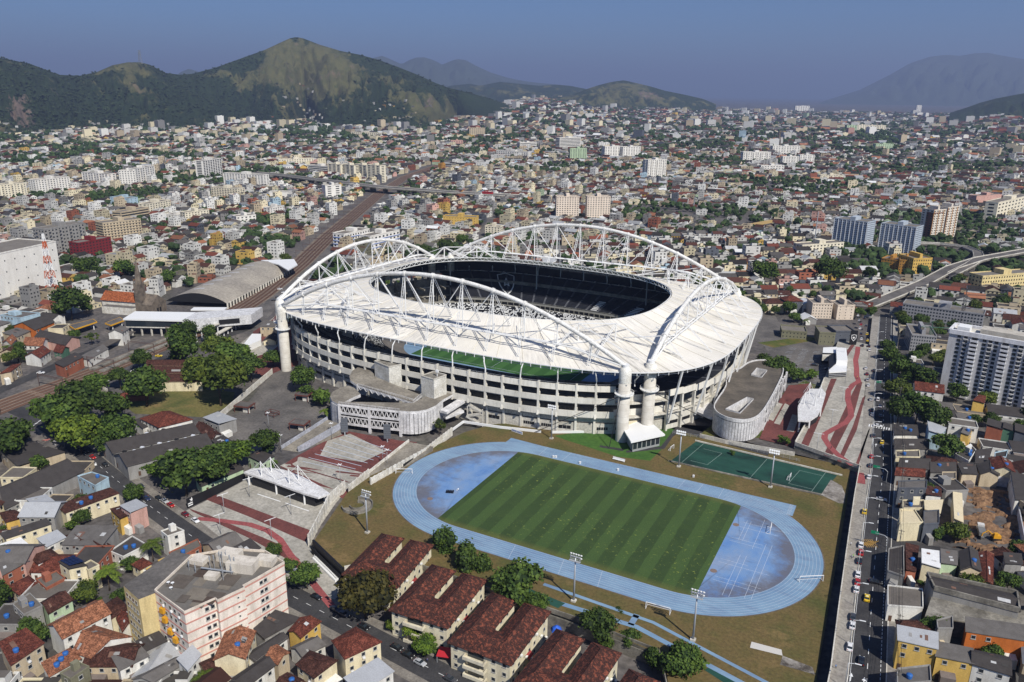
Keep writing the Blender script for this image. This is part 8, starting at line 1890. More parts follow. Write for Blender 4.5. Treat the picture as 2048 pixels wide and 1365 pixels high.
# people on the avenue footway and plaza
def person_mesh():
    b=MB();me=bpy.data.meshes.new('person');V=[(0,0,.95),(0,0,1.2),(0,0,1.42),(0,0,1.52),(0,.01,1.68),(-.1,0,.88),(-.11,.08,.48),(-.11,-.02,.05),(.1,0,.88),(.11,-.08,.48),(.11,-.2,.05),(-.2,0,1.4),(-.25,.03,1.12),(-.24,-.08,.88),(.2,0,1.4),(.25,.0,1.12),(.24,.1,.88)]
    E_=[(0,1),(1,2),(2,3),(3,4),(0,5),(5,6),(6,7),(0,8),(8,9),(9,10),(2,11),(11,12),(12,13),(2,14),(14,15),(15,16)];me.from_pydata(V,E_,[]);o=bpy.data.objects.new('tmp',me);COL.objects.link(o);md=o.modifiers.new('s','SKIN');rad=[.15,.15,.14,.06,.11,.09,.065,.05,.09,.065,.05,.06,.045,.035,.06,.045,.035]
    for s_,r_ in zip(me.skin_vertices[0].data,rad): s_.radius=(r_,r_)
    me.skin_vertices[0].data[0].use_root=True;o.modifiers.new('b','SUBSURF').levels=1
    bpy.context.view_layer.update();dg=bpy.context.evaluated_depsgraph_get();r=bpy.data.meshes.new_from_object(o.evaluated_get(dg));bpy.data.objects.remove(o);r.materials.clear();r.materials.append(CLOTH);r.polygons.foreach_set('use_smooth',[True]*len(r.polygons));return r
CLOTH=NT('cloth');sep=CLOTH.n('ShaderNodeSeparateXYZ');CLOTH.l(CLOTH.n('ShaderNodeTexCoord').outputs['Object'],sep.inputs[0]);CLOTH.base(CLOTH.mix(CLOTH.math('GREATER_THAN',sep.outputs[2],.95),(.03,.035,.06),CLOTH.mix(CLOTH.math('GREATER_THAN',sep.outputs[2],1.48),CLOTH.n('ShaderNodeObjectInfo').outputs['Color'],(.2,.1,.06))));CLOTH=CLOTH.m
try: PM=person_mesh()
except Exception as ex: print('person',ex);PM=None
if PM:
    for k,(u,v,z,c_,lb) in enumerate([(1701,1092,3.02,(.7,.7,.7),'person in white walking on the avenue footway'),(1706,1116,3.02,(.25,.6,.1),'person in lime top on the avenue footway'),(1703,1118,3.02,(.6,.6,.6),'person in grey beside the one in lime'),(1671,1338,3.02,(.2,.3,.5),'person in blue walking near the bottom edge'),(1662,898,3.0,(.1,.1,.1),'dark-clad person on the red cycle path'),(1700,927,3.0,(.7,.7,.7),'person in white at the plaza corner'),(1714,758,3.0,(.7,.45,.02),'person in yellow on the cycle path by the ticket block'),(297,996,None,(.3,.1,.08),'person crossing the left street'),(855,1325,None,(.1,.1,.2),'person on the footway beside the silver car'),(832,1303,None,(.4,.1,.1),'person on the footway by the walk-up garden')]):
        x,y=G(u,v,z);o=link('person',PM,None,(x,y,float(T(x,y)) if z is None else z),k*1.3,color=c_);one(o,'person',lb)
# ------------------------------------------------------------------ the generated town: lots, houses, trees
EXC+=[[(-112,-100),(100,-100),(118,-60),(118,60),(108,240),(92,395),(30,330),(-20,330),(-40,300),(-250,300),(-285,180),(-262,60),(-235,40),(-190,20),(-165,-40),(-160,-95)],
        PG([(0,800),(100,850),(200,925),(380,1020),(560,905),(560,735),(500,680),(395,690),(250,740),(150,790)]),PG([(400,1020),(640,1180),(720,1240),(700,1060),(520,930)]),
        ribbon_poly(RAILC,[44]*4+[52]*9),ribbon_poly(LST,17),ribbon_poly(RR,24),PG([(230,625),(330,590),(600,505),(640,540),(520,690),(250,680)],0),PG([(120,645),(260,630),(260,665),(160,690)],-2),
        PG([(-40,815),(40,780),(110,748),(230,700),(230,665),(150,690),(60,738),(-40,780)]),
        [(-110,-64),(-40,-64),(60,-75),(95,-85),(95,-140),(-40,-125),(-70,-98)]]
SB=[offs(AVL,0.01)[0]]
def excluded(x,y):
    r=np.zeros(x.shape,bool)
    for q in EXC:
        a=np.array(q);m_=(x>a[:,0].min()) & (x<a[:,0].max()) & (y>a[:,1].min()) & (y<a[:,1].max())
        if m_.any(): r[m_] |= inside(q,x[m_],y[m_])
    return r
# foot of the hills: base line as distance from the camera by picture column
HILL_U=[-80,0,100,200,300,400,480,540,600,650,700,760,850,900,1000]
HILL_V=[275,272,268,258,262,256,244,250,240,256,258,256,258,240,226]
rg=np.random.default_rng(21)
seeds=[]
for i in range(5000):
    d=110*math.exp(rg.uniform(0,math.log(80)));a=YAW+rg.uniform(-.85,.85);p=(CAM[0]+d*math.sin(a),CAM[1]+d*math.cos(a));sp_=120+.16*d
    if all(math.hypot(p[0]-s[0],p[1]-s[1])>sp_ for s in seeds): seeds.append((*p,d))
seeds=np.array(seeds);print('districts',len(seeds))
LX,LY,LA,LW,LD,LS=[],[],[],[],[],[]
for k,(sx,sy,d) in enumerate(seeds):
    s=float(np.clip(d/1500,1,3.2));a=rg.choice([.0,.08,-.08,.2,.55,-.3])+rg.normal()*.05;ext=(130+.17*d)
    y0=-ext;rows=[]
    dep=11.5*s;st_w=8*min(s,1.6)
    while y0<ext: rows+=[(y0+st_w+dep/2,0),(y0+st_w+dep*1.5+1.2*s,1)];y0+=st_w+2*dep+1.2*s
    for (yy_,side) in rows:
        x0=-ext
        while x0<ext:
            wd=rg.uniform(7.5,16)*s;
            if (x0+ext) % (95*s)<8*s: x0+=8*s;continue
            LX.append(sx+(x0+wd/2)*math.cos(a)-yy_*math.sin(a));LY.append(sy+(x0+wd/2)*math.sin(a)+yy_*math.cos(a));LA.append(a);LW.append(wd*.97);LD.append(dep*rg.uniform(.8,1.04));LS.append(k);x0+=wd
LX,LY,LA,LW,LD,LS=map(np.array,(LX,LY,LA,LW,LD,LS))
near=np.empty(len(LX),int)
for c0 in range(0,len(LX),20000):
    q=slice(c0,c0+20000);near[q]=np.argmin((LX[q,None]-seeds[None,:,0])**2+(LY[q,None]-seeds[None,:,1])**2,1)
ok=near==LS
dist=np.hypot(LX-CAM[0],LY-CAM[1]);U,Vv,Wd=PJ(LX,LY,T(LX,LY));ok &= (Wd>50) & (U>-420) & (U<2470) & (Vv<2300) & (dist<9000)
foot=np.interp(U,HILL_U,HILL_V,right=0);ok &= ~((U<1010) & (Vv<foot))
idx_=np.where(ok)[0];ok[idx_] &= ~excluded(LX[idx_],LY[idx_]);sel=np.where(ok)[0];print('lots',len(sel))
LX,LY,LA,LW,LD,dist,U,Vv=(v_[sel] for v_ in (LX,LY,LA,LW,LD,dist,U,Vv));N=len(LX)
veg=np.array([mnoise.noise(Vector((x*.0042,y*.0042,5)))+.5*mnoise.noise(Vector((x*.013,y*.013,9))) for x,y in zip(LX,LY)])
u_=rg.random(N);istree=(u_<.14) | ((veg>.26) & (u_<.85)) | ((U<330) & (Vv<400) & (Vv>325) & (veg>.05) & (u_<.8));isgap=(u_>.985) & ~istree
order=np.argsort(dist)
TH=min(max(0,296-NHOUSE),240)
cand=[i for i in order if not istree[i] and not isgap[i] and -20<U[i]<2068 and Vv[i]<1390]
ind=set(cand[:TH]);print('explicit houses',NHOUSE,'generated',TH)
# places for labels
LM=[('the red and white lattice mast',108,600),('the stone church',270,600),('the vaulted train shed',400,570),('the pink-striped block',440,1180),('the palm by the flat roof',300,1100),('the solar-panel house',145,1135),('the pale blue cube house',185,970),('the road bend by the railway',100,870),('the weedy lot',40,720),('the gas station',190,650),('the red office block',195,515),
      ('the excavation',1985,1040),('the concrete warehouse',1950,1190),('the pale tower block',1950,800),('the unfinished grey block',1880,640),('the zebra crossing',1760,855),('the yellow housing blocks',1820,540),('the flyover',1860,570),('the sports court grove',1650,540),('the blue-grey towers',1740,480),('the twin cream towers',1165,440),('the big arch of the stadium',1250,470),('the blue and white clinic',720,490),('the railway cutting',680,450),('the side-street corner',1800,1100),('the raised metal roof',1840,1270),('the olive house',150,1345),('the orange tile roofs',170,1250),('the black shop',1690,680),('the avenue head',1740,610)]
LMW=[(n_,*G(u,v)) for n_,u,v in LM]
def place_of(x,y):
    n_,lx,ly=min(LMW,key=lambda l: (l[1]-x)**2+(l[2]-y)**2);d=math.hypot(lx-CAM[0],ly-CAM[1])-math.hypot(x-CAM[0],y-CAM[1])
    return ('beyond ' if d<-12 else ('before ' if d>12 else 'beside '))+n_
WN=['white','cream','beige','grey','pink','yellow','pale green','pale blue','brick','ochre','dark grey','olive'];WP=np.array([.44,.20,.14,.13,.018,.012,.008,.008,.018,.002,.02,.006]);WP=WP/WP.sum()
RN=['brown tile','orange tile','red tile','dark grey sheet','grey sheet','light grey metal','white sheet','concrete','dark concrete'];RP=np.array([.17,.035,.045,.17,.10,.05,.03,.18,.22])
wi=rg.choice(len(WN),N,p=WP);ri=rg.choice(len(RN),N,p=RP);hh=rg.choice([3.6,4.2,6.4,7.0,9.4],N,p=[.22,.2,.3,.2,.08]);hh=hh*(1+.12*rg.normal(size=N)*.5)
def corners(i): 
    c,s=math.cos(LA[i]),math.sin(LA[i]);return [(LX[i]+(a*c-b_*s),LY[i]+(a*s+b_*c)) for a,b_ in ((-LW[i]/2,-LD[i]/2),(LW[i]/2,-LD[i]/2),(LW[i]/2,LD[i]/2),(-LW[i]/2,LD[i]/2))]
for i in sorted(ind):
    rn=RN[ri[i]];rt='flat' if 'concrete' in rn else (random.choice(['gable','gable','hip']) if 'tile' in rn else random.choice(['gable','shed']));q=corners(i);q=[(x+rg.normal()*.25,y+rg.normal()*.25) for x,y in q]
    house(q,float(hh[i]),WN[wi[i]],rn,rt,None,4 if dist[i]<420 else 3,int(rg.random()<.25) if dist[i]<520 else 0,place=place_of(LX[i],LY[i]),hut=rt=='flat' and rg.random()<.5,exc=False)
# the remaining houses as one mass with real walls, roofs and windows
rest=np.array([i for i in range(N) if not istree[i] and not isgap[i] and i not in ind]);n=len(rest);print('mass houses',n)
big=(rg.random(n)<.05+.06*(U[rest]<1100)) & (dist[rest]>500)
h=hh[rest].copy();h[big]=rg.uniform(9,18,big.sum());tb=big & (rg.random(n)<.2) & (dist[rest]>2500);h[tb] *= 1.8;sc_=np.clip(dist[rest]/2600,1,1.6);h=h*sc_
cx,cy=LX[rest],LY[rest];w2,d2=LW[rest]/2,LD[rest]/2;ca,sa=np.cos(LA[rest]),np.sin(LA[rest]);z0=T(cx,cy)
hillz=np.zeros(n)
def hill_lift(U_,dist_):
    """the built-up hill slopes in the middle distance"""
    l=95*np.exp(-((U_-1085)/95)**2)*sst(3300,5200,dist_)+45*np.exp(-((U_-1290)/110)**2)*sst(4200,7200,dist_)+55*np.exp(-((U_-2010)/70)**2)*sst(3000,5500,dist_)
    return l
z0=z0+hill_lift(U[rest],dist[rest])
WCA=np.array([WC[k] for k in WN]);RCA=np.array([RC[k][1] for k in RN]);wc=WCA[wi[rest]]*rg.uniform(.62,1.08,(n,1));rc=RCA[ri[rest]]*rg.uniform(.4,.95,(n,1));flat=np.isin(ri[rest],[7,8]) | big;gab=~flat
def P_(a,b_,z): return np.stack([cx+a*ca-b_*sa,cy+a*sa+b_*ca,z],-1)
Vs,Fs,Ts,Cs=[],[],[],[];base=0
def put(arrs,faces,cols):
    """arrs: list of (m,3) vertex columns; faces: list of tuples; cols: list of (m,3)"""
    global base
    m_=len(arrs[0]);k=len(arrs);V=np.stack(arrs,1).reshape(-1,3);Vs.append(V)
    o=base+np.arange(m_)[:,None]*k
    for f,c in zip(faces,cols): Fs.append((o+np.array(f)[None,:]).ravel());Ts.append(np.full(m_,len(f)));Cs.append(c)
    base+=m_*k
zb=z0-3;zt=z0+h
put([P_(-w2,-d2,zb),P_(w2,-d2,zb),P_(w2,d2,zb),P_(-w2,d2,zb),P_(-w2,-d2,zt),P_(w2,-d2,zt),P_(w2,d2,zt),P_(-w2,d2,zt)],[(0,1,5,4),(1,2,6,5),(2,3,7,6),(3,0,4,7)],[wc]*4)
def sub(mask,f):
    global cx,cy,w2,d2,ca,sa
    s_=(cx,cy,w2,d2,ca,sa);cx,cy,w2,d2,ca,sa=(v_[mask] for v_ in s_);f();cx,cy,w2,d2,ca,sa=s_
def gables():
    z=zt[gab];r=np.minimum(w2,d2)*.5;wcm,rcm=wc[gab],rc[gab];o=.45
    alongx=w2>=d2
    A0=np.where(alongx[:,None],P_(-w2-o,0*w2,z+r),P_(0*w2,-d2-o,z+r));A1=np.where(alongx[:,None],P_(w2+o,0*w2,z+r),P_(0*w2,d2+o,z+r))
    c=[P_(-w2-o,-d2-o,z-.15),P_(w2+o,-d2-o,z-.15),P_(w2+o,d2+o,z-.15),P_(-w2-o,d2+o,z-.15)]
    Q=lambda a,b_: np.where(alongx[:,None],a,b_)
    put([Q(c[0],c[1]),Q(c[1],c[2]),Q(c[2],c[3]),Q(c[3],c[0]),A1,A0],[(0,1,4,5),(2,3,5,4),(3,0,5),(1,2,4)],[rcm,rcm*.97,wcm,wcm])
sub(gab,gables)
def flats():
    z=zt[flat];wcm,rcm=wc[flat],rc[flat];k=.35
    put([P_(-w2,-d2,z+.4),P_(w2,-d2,z+.4),P_(w2,d2,z+.4),P_(-w2,d2,z+.4),P_(-w2,-d2,z),P_(w2,-d2,z),P_(w2,d2,z),P_(-w2,d2,z),P_(-w2+k,-d2+k,z+.4),P_(w2-k,-d2+k,z+.4),P_(w2-k,d2-k,z+.4),P_(-w2+k,d2-k,z+.4),P_(-w2+k,-d2+k,z-.3),P_(w2-k,-d2+k,z-.3),P_(w2-k,d2-k,z-.3),P_(-w2+k,d2-k,z-.3)],
        [(4,5,1,0),(5,6,2,1),(6,7,3,2),(7,4,0,3),(0,1,9,8),(1,2,10,9),(2,3,11,10),(3,0,8,11),(8,9,13,12),(9,10,14,13),(10,11,15,14),(11,8,12,15),(12,13,14,15)],[wcm]*12+[rcm])
    hx,hy=w2*.35,d2*.3;ox,oy=w2*.4,d2*.35;t_=z+2.3
    put([P_(ox-hx,oy-hy,z-.3),P_(ox+hx,oy-hy,z-.3),P_(ox+hx,oy+hy,z-.3),P_(ox-hx,oy+hy,z-.3),P_(ox-hx,oy-hy,t_),P_(ox+hx,oy-hy,t_),P_(ox+hx,oy+hy,t_),P_(ox-hx,oy+hy,t_)],[(0,1,5,4),(1,2,6,5),(2,3,7,6),(3,0,4,7),(4,5,6,7)],[wcm]*4+[rcm])
sub(flat,flats)
# annexes that break up the outlines
ax_=(rg.random(n)<.5) & (dist[rest]<3200)
def annex():
    m_=ax_;z=zt[m_];zz0=z0[m_];s_=rg.choice([-1,1],m_.sum());hx,hy=w2*.45,d2*.35;ox,oy=s_*w2*.5,-d2-hy*.7;t_=zz0+(z-zz0)*rg.uniform(.35,.75,m_.sum());c=RCA[rg.choice(len(RN),m_.sum(),p=RP)]*rg.uniform(.6,1.1,(m_.sum(),1))
    put([P_(ox-hx,oy-hy,zz0-2),P_(ox+hx,oy-hy,zz0-2),P_(ox+hx,oy+hy,zz0-2),P_(ox-hx,oy+hy,zz0-2),P_(ox-hx,oy-hy,t_),P_(ox+hx,oy-hy,t_),P_(ox+hx,oy+hy,t_+.5),P_(ox-hx,oy+hy,t_+.5)],[(0,1,5,4),(1,2,6,5),(2,3,7,6),(3,0,4,7),(4,5,6,7)],[wc[m_]]*4+[c])
sub(ax_,annex)
# windows on the camera side of walls
def windows(maxd,mask):
    m_=mask
    def f():
        z=zt[m_];zz0=z0[m_];dk=np.full((m_.sum(),3),.02);fl=np.maximum(1,((z-zz0)/3.1).astype(int))
        for side in range(3):
            L_=w2 if side==0 else d2
            for k in range(3):
                for f_ in range(5):
                    on=(f_<fl) & (rg.random(len(z))<.75)
                    if not on.any(): continue
                    t=(k-1)*.6*L_;hw=np.clip(L_*.13,.45,1.4);zc_=z-1.5-3.05*f_
                    o=.07
                    if side==0: A=[P_(t-hw,-d2-o,zc_-.6),P_(t+hw,-d2-o,zc_-.6),P_(t+hw,-d2-o,zc_+.6),P_(t-hw,-d2-o,zc_+.6)]
                    else:
                        sg=1 if side==1 else -1;A=[P_(sg*(w2+o),t-hw,zc_-.6),P_(sg*(w2+o),t+hw,zc_-.6),P_(sg*(w2+o),t+hw,zc_+.6),P_(sg*(w2+o),t-hw,zc_+.6)]
                    put([a_[on] for a_ in A],[(0,1,2,3)],[dk[on]])
    sub(m_,f)
windows(0,(dist[rest]<1500) | (big & (dist[rest]<2600)))
stuff(big_mesh('town_houses',np.concatenate(Vs),np.concatenate(Fs),np.concatenate(Ts),CITYM,colors=np.concatenate(Cs)))['label']='dense mass of small houses spreading over the plain to the hills'
print('town verts',base)
# trees of the town: the closest as things, the rest one mass
ti=np.where(istree)[0];ti=ti[np.argsort(dist[ti])];nT=max(0,min(296-NT_,150));k=0;tmass=[]
for i in ti:
    if k<nT and -20<U[i]<2068:
        r=rg.uniform(3.4,5.2) if dist[i]<400 else rg.uniform(4,6.2);tree(LX[i],LY[i],r,r*rg.uniform(1.7,2.2),['dark green','dark green','green','olive'][rg.integers(4)],place=place_of(LX[i],LY[i]));k+=1
    else: tmass.append(i)
tm=np.array(tmass);X_,Y_=LX[tm],LY[tm];S_=np.clip(dist[tm]/1500,1,2.6)*rg.uniform(3.6,6.4,len(tm))
# yard trees between the houses
ex=rg.choice(rest,int(len(rest)*.36),replace=False);X_=np.r_[X_,LX[ex]+LD[ex]*.55*np.sin(LA[ex])];Y_=np.r_[Y_,LY[ex]-LD[ex]*.55*np.cos(LA[ex])];S_=np.r_[S_,rg.uniform(2.0,4.6,len(ex))*np.clip(dist[ex]/1700,1,2.4)]
dT=np.hypot(X_-CAM[0],Y_-CAM[1]);UT,VT,_w=PJ(X_,Y_,0*X_);zT=T(X_,Y_)+hill_lift(UT,dT)
ico=bmesh.new();bmesh.ops.create_icosphere(ico,subdivisions=1,radius=1);iv=np.array([v.co[:] for v in ico.verts]);iF=np.array([[v.index for v in f.verts] for f in ico.faces]);ico.free()
def blobs(X_,Y_,Z_,S_,nb,spread,colA,colB,sq=.85,jit=.28):
    M_=len(X_)*nb;a=rg.uniform(0,2*math.pi,M_);rad=spread*np.sqrt(rg.random(M_));s=np.repeat(S_,nb);x=np.repeat(X_,nb)+np.cos(a)*rad*s;y=np.repeat(Y_,nb)+np.sin(a)*rad*s;z=np.repeat(Z_,nb)+s*(.85+rg.uniform(-.25,.45,M_));r=s*rg.uniform(.42,.72,M_)
    V=iv[None]*(r[:,None,None]*(1+jit*rg.normal(size=(M_,len(iv),1))*.9))*np.array([1,1,sq]);V=V+np.stack([x,y,z],-1)[:,None,:]
    F=iF[None]+(np.arange(M_)*len(iv))[:,None,None];t=rg.random((M_,1));c=np.array(colA)*(1-t)+np.array(colB)*t;c=np.repeat(c*rg.uniform(.75,1.2,(M_,1)),len(iF),0)*rg.uniform(.7,1.35,(M_*len(iF),1));return V.reshape(-1,3),F.reshape(-1,3),c
GA,GB=(.022,.042,.014),(.045,.075,.02)
p1=dT<1100;Va,Fa,Ca=blobs(X_[p1],Y_[p1],zT[p1],S_[p1],9,.62,GA,GB);Vb,Fb,Cb=blobs(X_[~p1],Y_[~p1],zT[~p1],S_[~p1],3,.6,GA,GB)
o=big_mesh('distant_trees',np.concatenate([Va,Vb]),np.concatenate([Fa,Fb+len(Va)]),3,FOLCITY,colors=np.concatenate([Ca,Cb]));stuff(o)['label']='countless dark trees scattered through the town';print('tree faces',len(Fa)+len(Fb))

# ------------------------------------------------------------------ hills
def hill(name,prof,foot,ridge,lab,grassf,seed=0,du=6,rows=46,back=1.0,rough=.5,mat=None,rel=1):
    us=np.arange(prof[0][0],prof[-1][0]+.1,du);pv=np.interp(us,[p[0] for p in prof],[p[1] for p in prof]);fd=np.interp(us,[p[0] for p in foot],[p[1] for p in foot]);rd=np.interp(us,[p[0] for p in ridge],[p[1] for p in ridge])
    V=[];C=[];nb=14
    for u,v,f,r in zip(us,pv,fd,rd):
        d=RAY(u,v);hd=math.hypot(d[0],d[1]);zr=CAM[2]+d[2]/hd*r;dx_,dy_=d[0]/hd,d[1]/hd
        for k in range(rows+nb):
            if k<rows:
                t=k/(rows-1);s=f+(r-f)*t;x,y=CAM[0]+dx_*s,CAM[1]+dy_*s
                n1=mnoise.ridged_multi_fractal(Vector((x*.0021+seed,y*.0021,seed)),1.0,2.1,6,1.0,2.0)-1.1;n2=mnoise.fractal(Vector((x*.006,y*.006,seed+3)),1.0,2.0,4)
                env=4*t*(1-t);gl=mnoise.noise(Vector((u*.045+1.2*mnoise.noise(Vector((x*.0012,y*.0012,7))),t*3.6,seed)))+.5*mnoise.noise(Vector((u*.13+mnoise.noise(Vector((x*.003,y*.003,1))),t*7,seed+9)));n1=n1+.55*(.28-abs(gl)) if rel else n1;z=zr*t**1.25+zr*.17*rel*env*(.25-abs(gl))+zr*rough*env*n1*.55+zr*.05*env*n2
                smax=CAM[2]+(zr-CAM[2])*s/r-1.5
                z=min(z,smax) if t<1 else zr;z=max(z,-6+8*t)
            else:
                t=(k-rows+1)/nb;s=r+(r-f)*back*t;x,y=CAM[0]+dx_*s,CAM[1]+dy_*s;z=zr*(1-t)**1.3-8*t
            cv_=grassf(u,k/(rows-1),x,y,z/max(zr,1));V.append((x,y,z));C.append((cv_[0]+(.42*n1*rel if k<rows else 0),cv_[1],0))
    n_=rows+nb;F=[(i*n_+k,(i+1)*n_+k,(i+1)*n_+k+1,i*n_+k+1) for i in range(len(us)-1) for k in range(n_-1)]
    m=MB();m.v=V;m.f=F;m.m=[0]*len(F);o=m.build(name,mat or HILLM,smooth=True);at=o.data.attributes.new('cover','FLOAT_COLOR','POINT');c4=np.ones((len(V),4),np.float32);c4[:,:3]=np.array(C).reshape(-1,3);at.data.foreach_set('color',c4.ravel());o['label']=lab;return structure(o),np.array(V).reshape(len(us),n_,3),np.array(C).reshape(len(us),n_,3)
HM=NT('hill_cover');a=HM.n('ShaderNodeAttribute');a.attribute_name='cover';sp=HM.n('ShaderNodeSeparateColor');HM.l(a.outputs['Color'],sp.inputs[0]);p=HM.pos()
g_=HM.ramp(HM.math('ADD',sp.outputs[0],HM.math('MULTIPLY',HM.math('SUBTRACT',HM.noise(.007,p,9,.75),.5),2.4)),[(.42,0),(.62,1)])
forest=HM.ramp(HM.noise(.05,p,5,.75),[(.3,(.010,.020,.008)),(.55,(.022,.038,.014)),(.75,(.042,.062,.02))]);gr=HM.ramp(HM.noise(.01,p,6,.7),[(.3,(.06,.078,.028)),(.45,(.13,.122,.05)),(.58,(.085,.09,.036)),(.7,(.18,.135,.085))])
c=HM.mix(g_,forest,gr);rk=HM.ramp(HM.math('ADD',sp.outputs[1],HM.math('MULTIPLY',HM.math('SUBTRACT',HM.noise(.02,p,6,.7),.5),1.2)),[(.5,0),(.62,1)]);c=HM.mix(rk,c,HM.ramp(HM.noise(.03,HM.pos((1,1,.3)),6,.7),[(.3,(.10,.075,.06)),(.7,(.23,.17,.13))]));HM.base(c);HM.bump(HM.noise(.045,p,6,.75),1.0,14);HILLM=HM.m
gs=lambda x,a,s: math.exp(-((x-a)/s)**2)
def cov_main(u,t,x,y,zf):
    g=.12+.62*gs(u,560,95)*gs(zf,.72,.42)+.72*gs(u,660,60)*gs(zf,.62,.4)+.35*gs(u,745,60)*gs(zf,.85,.3)+.55*gs(u,262,42)*gs(zf,.85,.35)+.55*gs(u,850,55)*gs(t,.35,.3)-.25*gs(u,735,45)*gs(zf,.4,.25)+.7*gs(u,905,30)*gs(t,.25,.2)
    r=.05+.55*gs(u,855,35)*gs(t,.45,.2)+.6*gs(u,20,40)*gs(t,.3,.25)+.45*gs(u,100,22)*gs(zf,.7,.25)+.3*gs(u,215,22)*gs(zf,.7,.25)+.35*gs(u,520,30)*gs(t,.35,.2)+.3*gs(u,600,60)*gs(zf,.75,.2)+.4*gs(u,960,25)*gs(t,.4,.2)
    return (g,r,0)
prof=[(-90,106),(0,116),(60,128),(118,150),(160,152),(195,144),(225,131),(255,125),(280,125),(300,130),(330,146),(360,150),(385,148),(430,136),(480,118),(530,100),(560,86),(580,77),(592,74.5),(606,77),(640,90),(680,102),(720,110),(760,121),(800,136),(840,152),(870,166),(900,177),(940,186),(985,200),(1025,214)]
HD=lambda u,v: math.hypot(G(u,v,0)[0]-CAM[0],G(u,v,0)[1]-CAM[1])
foot=[(u,HD(u,v+3)) for u,v in zip(HILL_U,HILL_V)]+[(1030,HD(1030,224))]
ridge=[(-90,4300),(100,4300),(250,4400),(360,4700),(450,4800),(592,5100),(760,4900),(900,4900),(1030,5200)]
_,HV,HC_=hill('hills',prof,foot,ridge,'tall green hill range with a grassy peak above the town',cov_main,2,5)
hill('hills',[(850,190),(900,172),(940,168),(960,172),(1000,164),(1040,168),(1075,172),(1110,170),(1140,172),(1180,180),(1210,190)],[(850,7600),(1210,7600)],[(850,9600),(1210,9600)],'low hazy hill behind the green range',lambda u,t,x,y,zf: (.25,.0,0),5)
hill('hills',[(1000,212),(1030,204),(1060,198),(1100,196),(1140,192),(1175,178),(1200,170),(1225,164),(1248,161),(1270,166),(1300,173),(1330,182),(1370,190),(1405,198),(1432,209)],[(1000,5600),(1250,6200),(1432,7200)],[(1000,6600),(1250,7800),(1432,8000)],'rocky green hill ringed by hillside houses',lambda u,t,x,y,zf: (.3+.3*gs(u,1290,40)*gs(zf,.7,.3)+.2*gs(u,1220,30),.1+.5*gs(u,1300,45)*gs(zf,.65,.25),0),8)
hill('hills',[(1900,226),(1935,215),(1960,206),(1990,198),(2020,192),(2048,187),(2120,176)],[(1900,5000),(2120,5000)],[(1900,6400),(2120,6400)],'dark wooded hill at the right edge',lambda u,t,x,y,zf: (.05,0,0),11)
FARM=mplain('far_mountain',(.05,.065,.045),.95)
hill('mountains',[(560,190),(640,150),(700,128),(745,117),(765,112),(785,121),(803,129),(818,121),(832,115.5),(850,115),(870,122),(885,130),(898,124),(912,119),(930,120),(950,131),(980,145),(1015,156),(1050,163),(1085,167),(1110,169),(1140,172),(1180,182),(1230,196)],[(560,13000),(1230,13000)],[(560,17000),(1230,17000)],'blue far mountain range beyond the green hills',lambda u,t,x,y,zf: (0,0,0),14,6,24,mat=FARM)
hill('mountains',[(340,165),(360,145),(378,138),(395,143),(420,160)],[(340,12000),(420,12000)],[(340,15000),(420,15000)],'small blue mountain tip in the saddle',lambda u,t,x,y,zf: (0,0,0),15,6,20,mat=FARM)
hill('mountains',[(1640,205),(1720,180),(1780,150),(1820,127),(1860,114),(1890,110),(1920,112),(1950,107),(1975,106),(2000,111),(2048,119),(2120,140)],[(1640,19000),(2120,19000)],[(1640,24000),(2120,24000)],'faint mountain range in the haze on the right',lambda u,t,x,y,zf: (0,0,0),17,8,20,mat=FARM)
# woodland clumps and hillside houses on the main hill
rows_=46;U0=prof[0][0];cand_v,cand_h=[],[]
for i in range(HV.shape[0]):
    for k in range(1,rows_-1):
        u=U0+5*i;g=HC_[i,k,0]+(mnoise.noise(Vector((HV[i,k,0]*.01,HV[i,k,1]*.01,2))))*.45
        for _ in range(2):
            a,b_=rg.random(2);j=min(i+1,HV.shape[0]-1);p=HV[i,k]*(1-a)*(1-b_)+HV[j,k]*a*(1-b_)+HV[i,k+1]*(1-a)*b_+HV[j,k+1]*a*b_
            if rg.random()<.62-1.15*g-.8*max(0,HC_[i,k,1]-.2): cand_v.append(p)
        hp=.9*gs(u,610,26)*gs(k/rows_,.12,.16)+.5*gs(u,790,40)*gs(k/rows_,.22,.15)+.45*gs(u,505,26)*gs(k/rows_,.1,.12)+.25*gs(u,185,30)*gs(k/rows_,.1,.08)+.9*gs(u,980,40)*gs(k/rows_,.15,.25)+.5*gs(k/rows_,.0,.06)
        for _ in range(3):
            if rg.random()<hp*.14: a,b_=rg.random(2);j=min(i+1,HV.shape[0]-1);cand_h.append(HV[i,k]*(1-a)*(1-b_)+HV[j,k]*a*(1-b_)+HV[i,k+1]*(1-a)*b_+HV[j,k+1]*a*b_)
cv=np.array(cand_v);Va,Fa,Ca=blobs(cv[:,0],cv[:,1],cv[:,2]-5,rg.uniform(4,10,len(cv)),2,.9,(.016,.028,.012),(.035,.052,.018),.6);stuff(big_mesh('hillside_woods',Va,Fa,3,FOLCITY,colors=Ca))['label']='dark woodland covering the hill slopes'
ch_=np.array(cand_h);n=len(ch_);cx,cy=ch_[:,0],ch_[:,1];z0=ch_[:,2]-2;w2,d2=rg.uniform(5,11,n),rg.uniform(4,7,n);aa=rg.uniform(0,3.1,n);ca,sa=np.cos(aa),np.sin(aa);zt=z0+rg.uniform(4,8,n);Vs,Fs,Ts,Cs=[],[],[],[];base=0
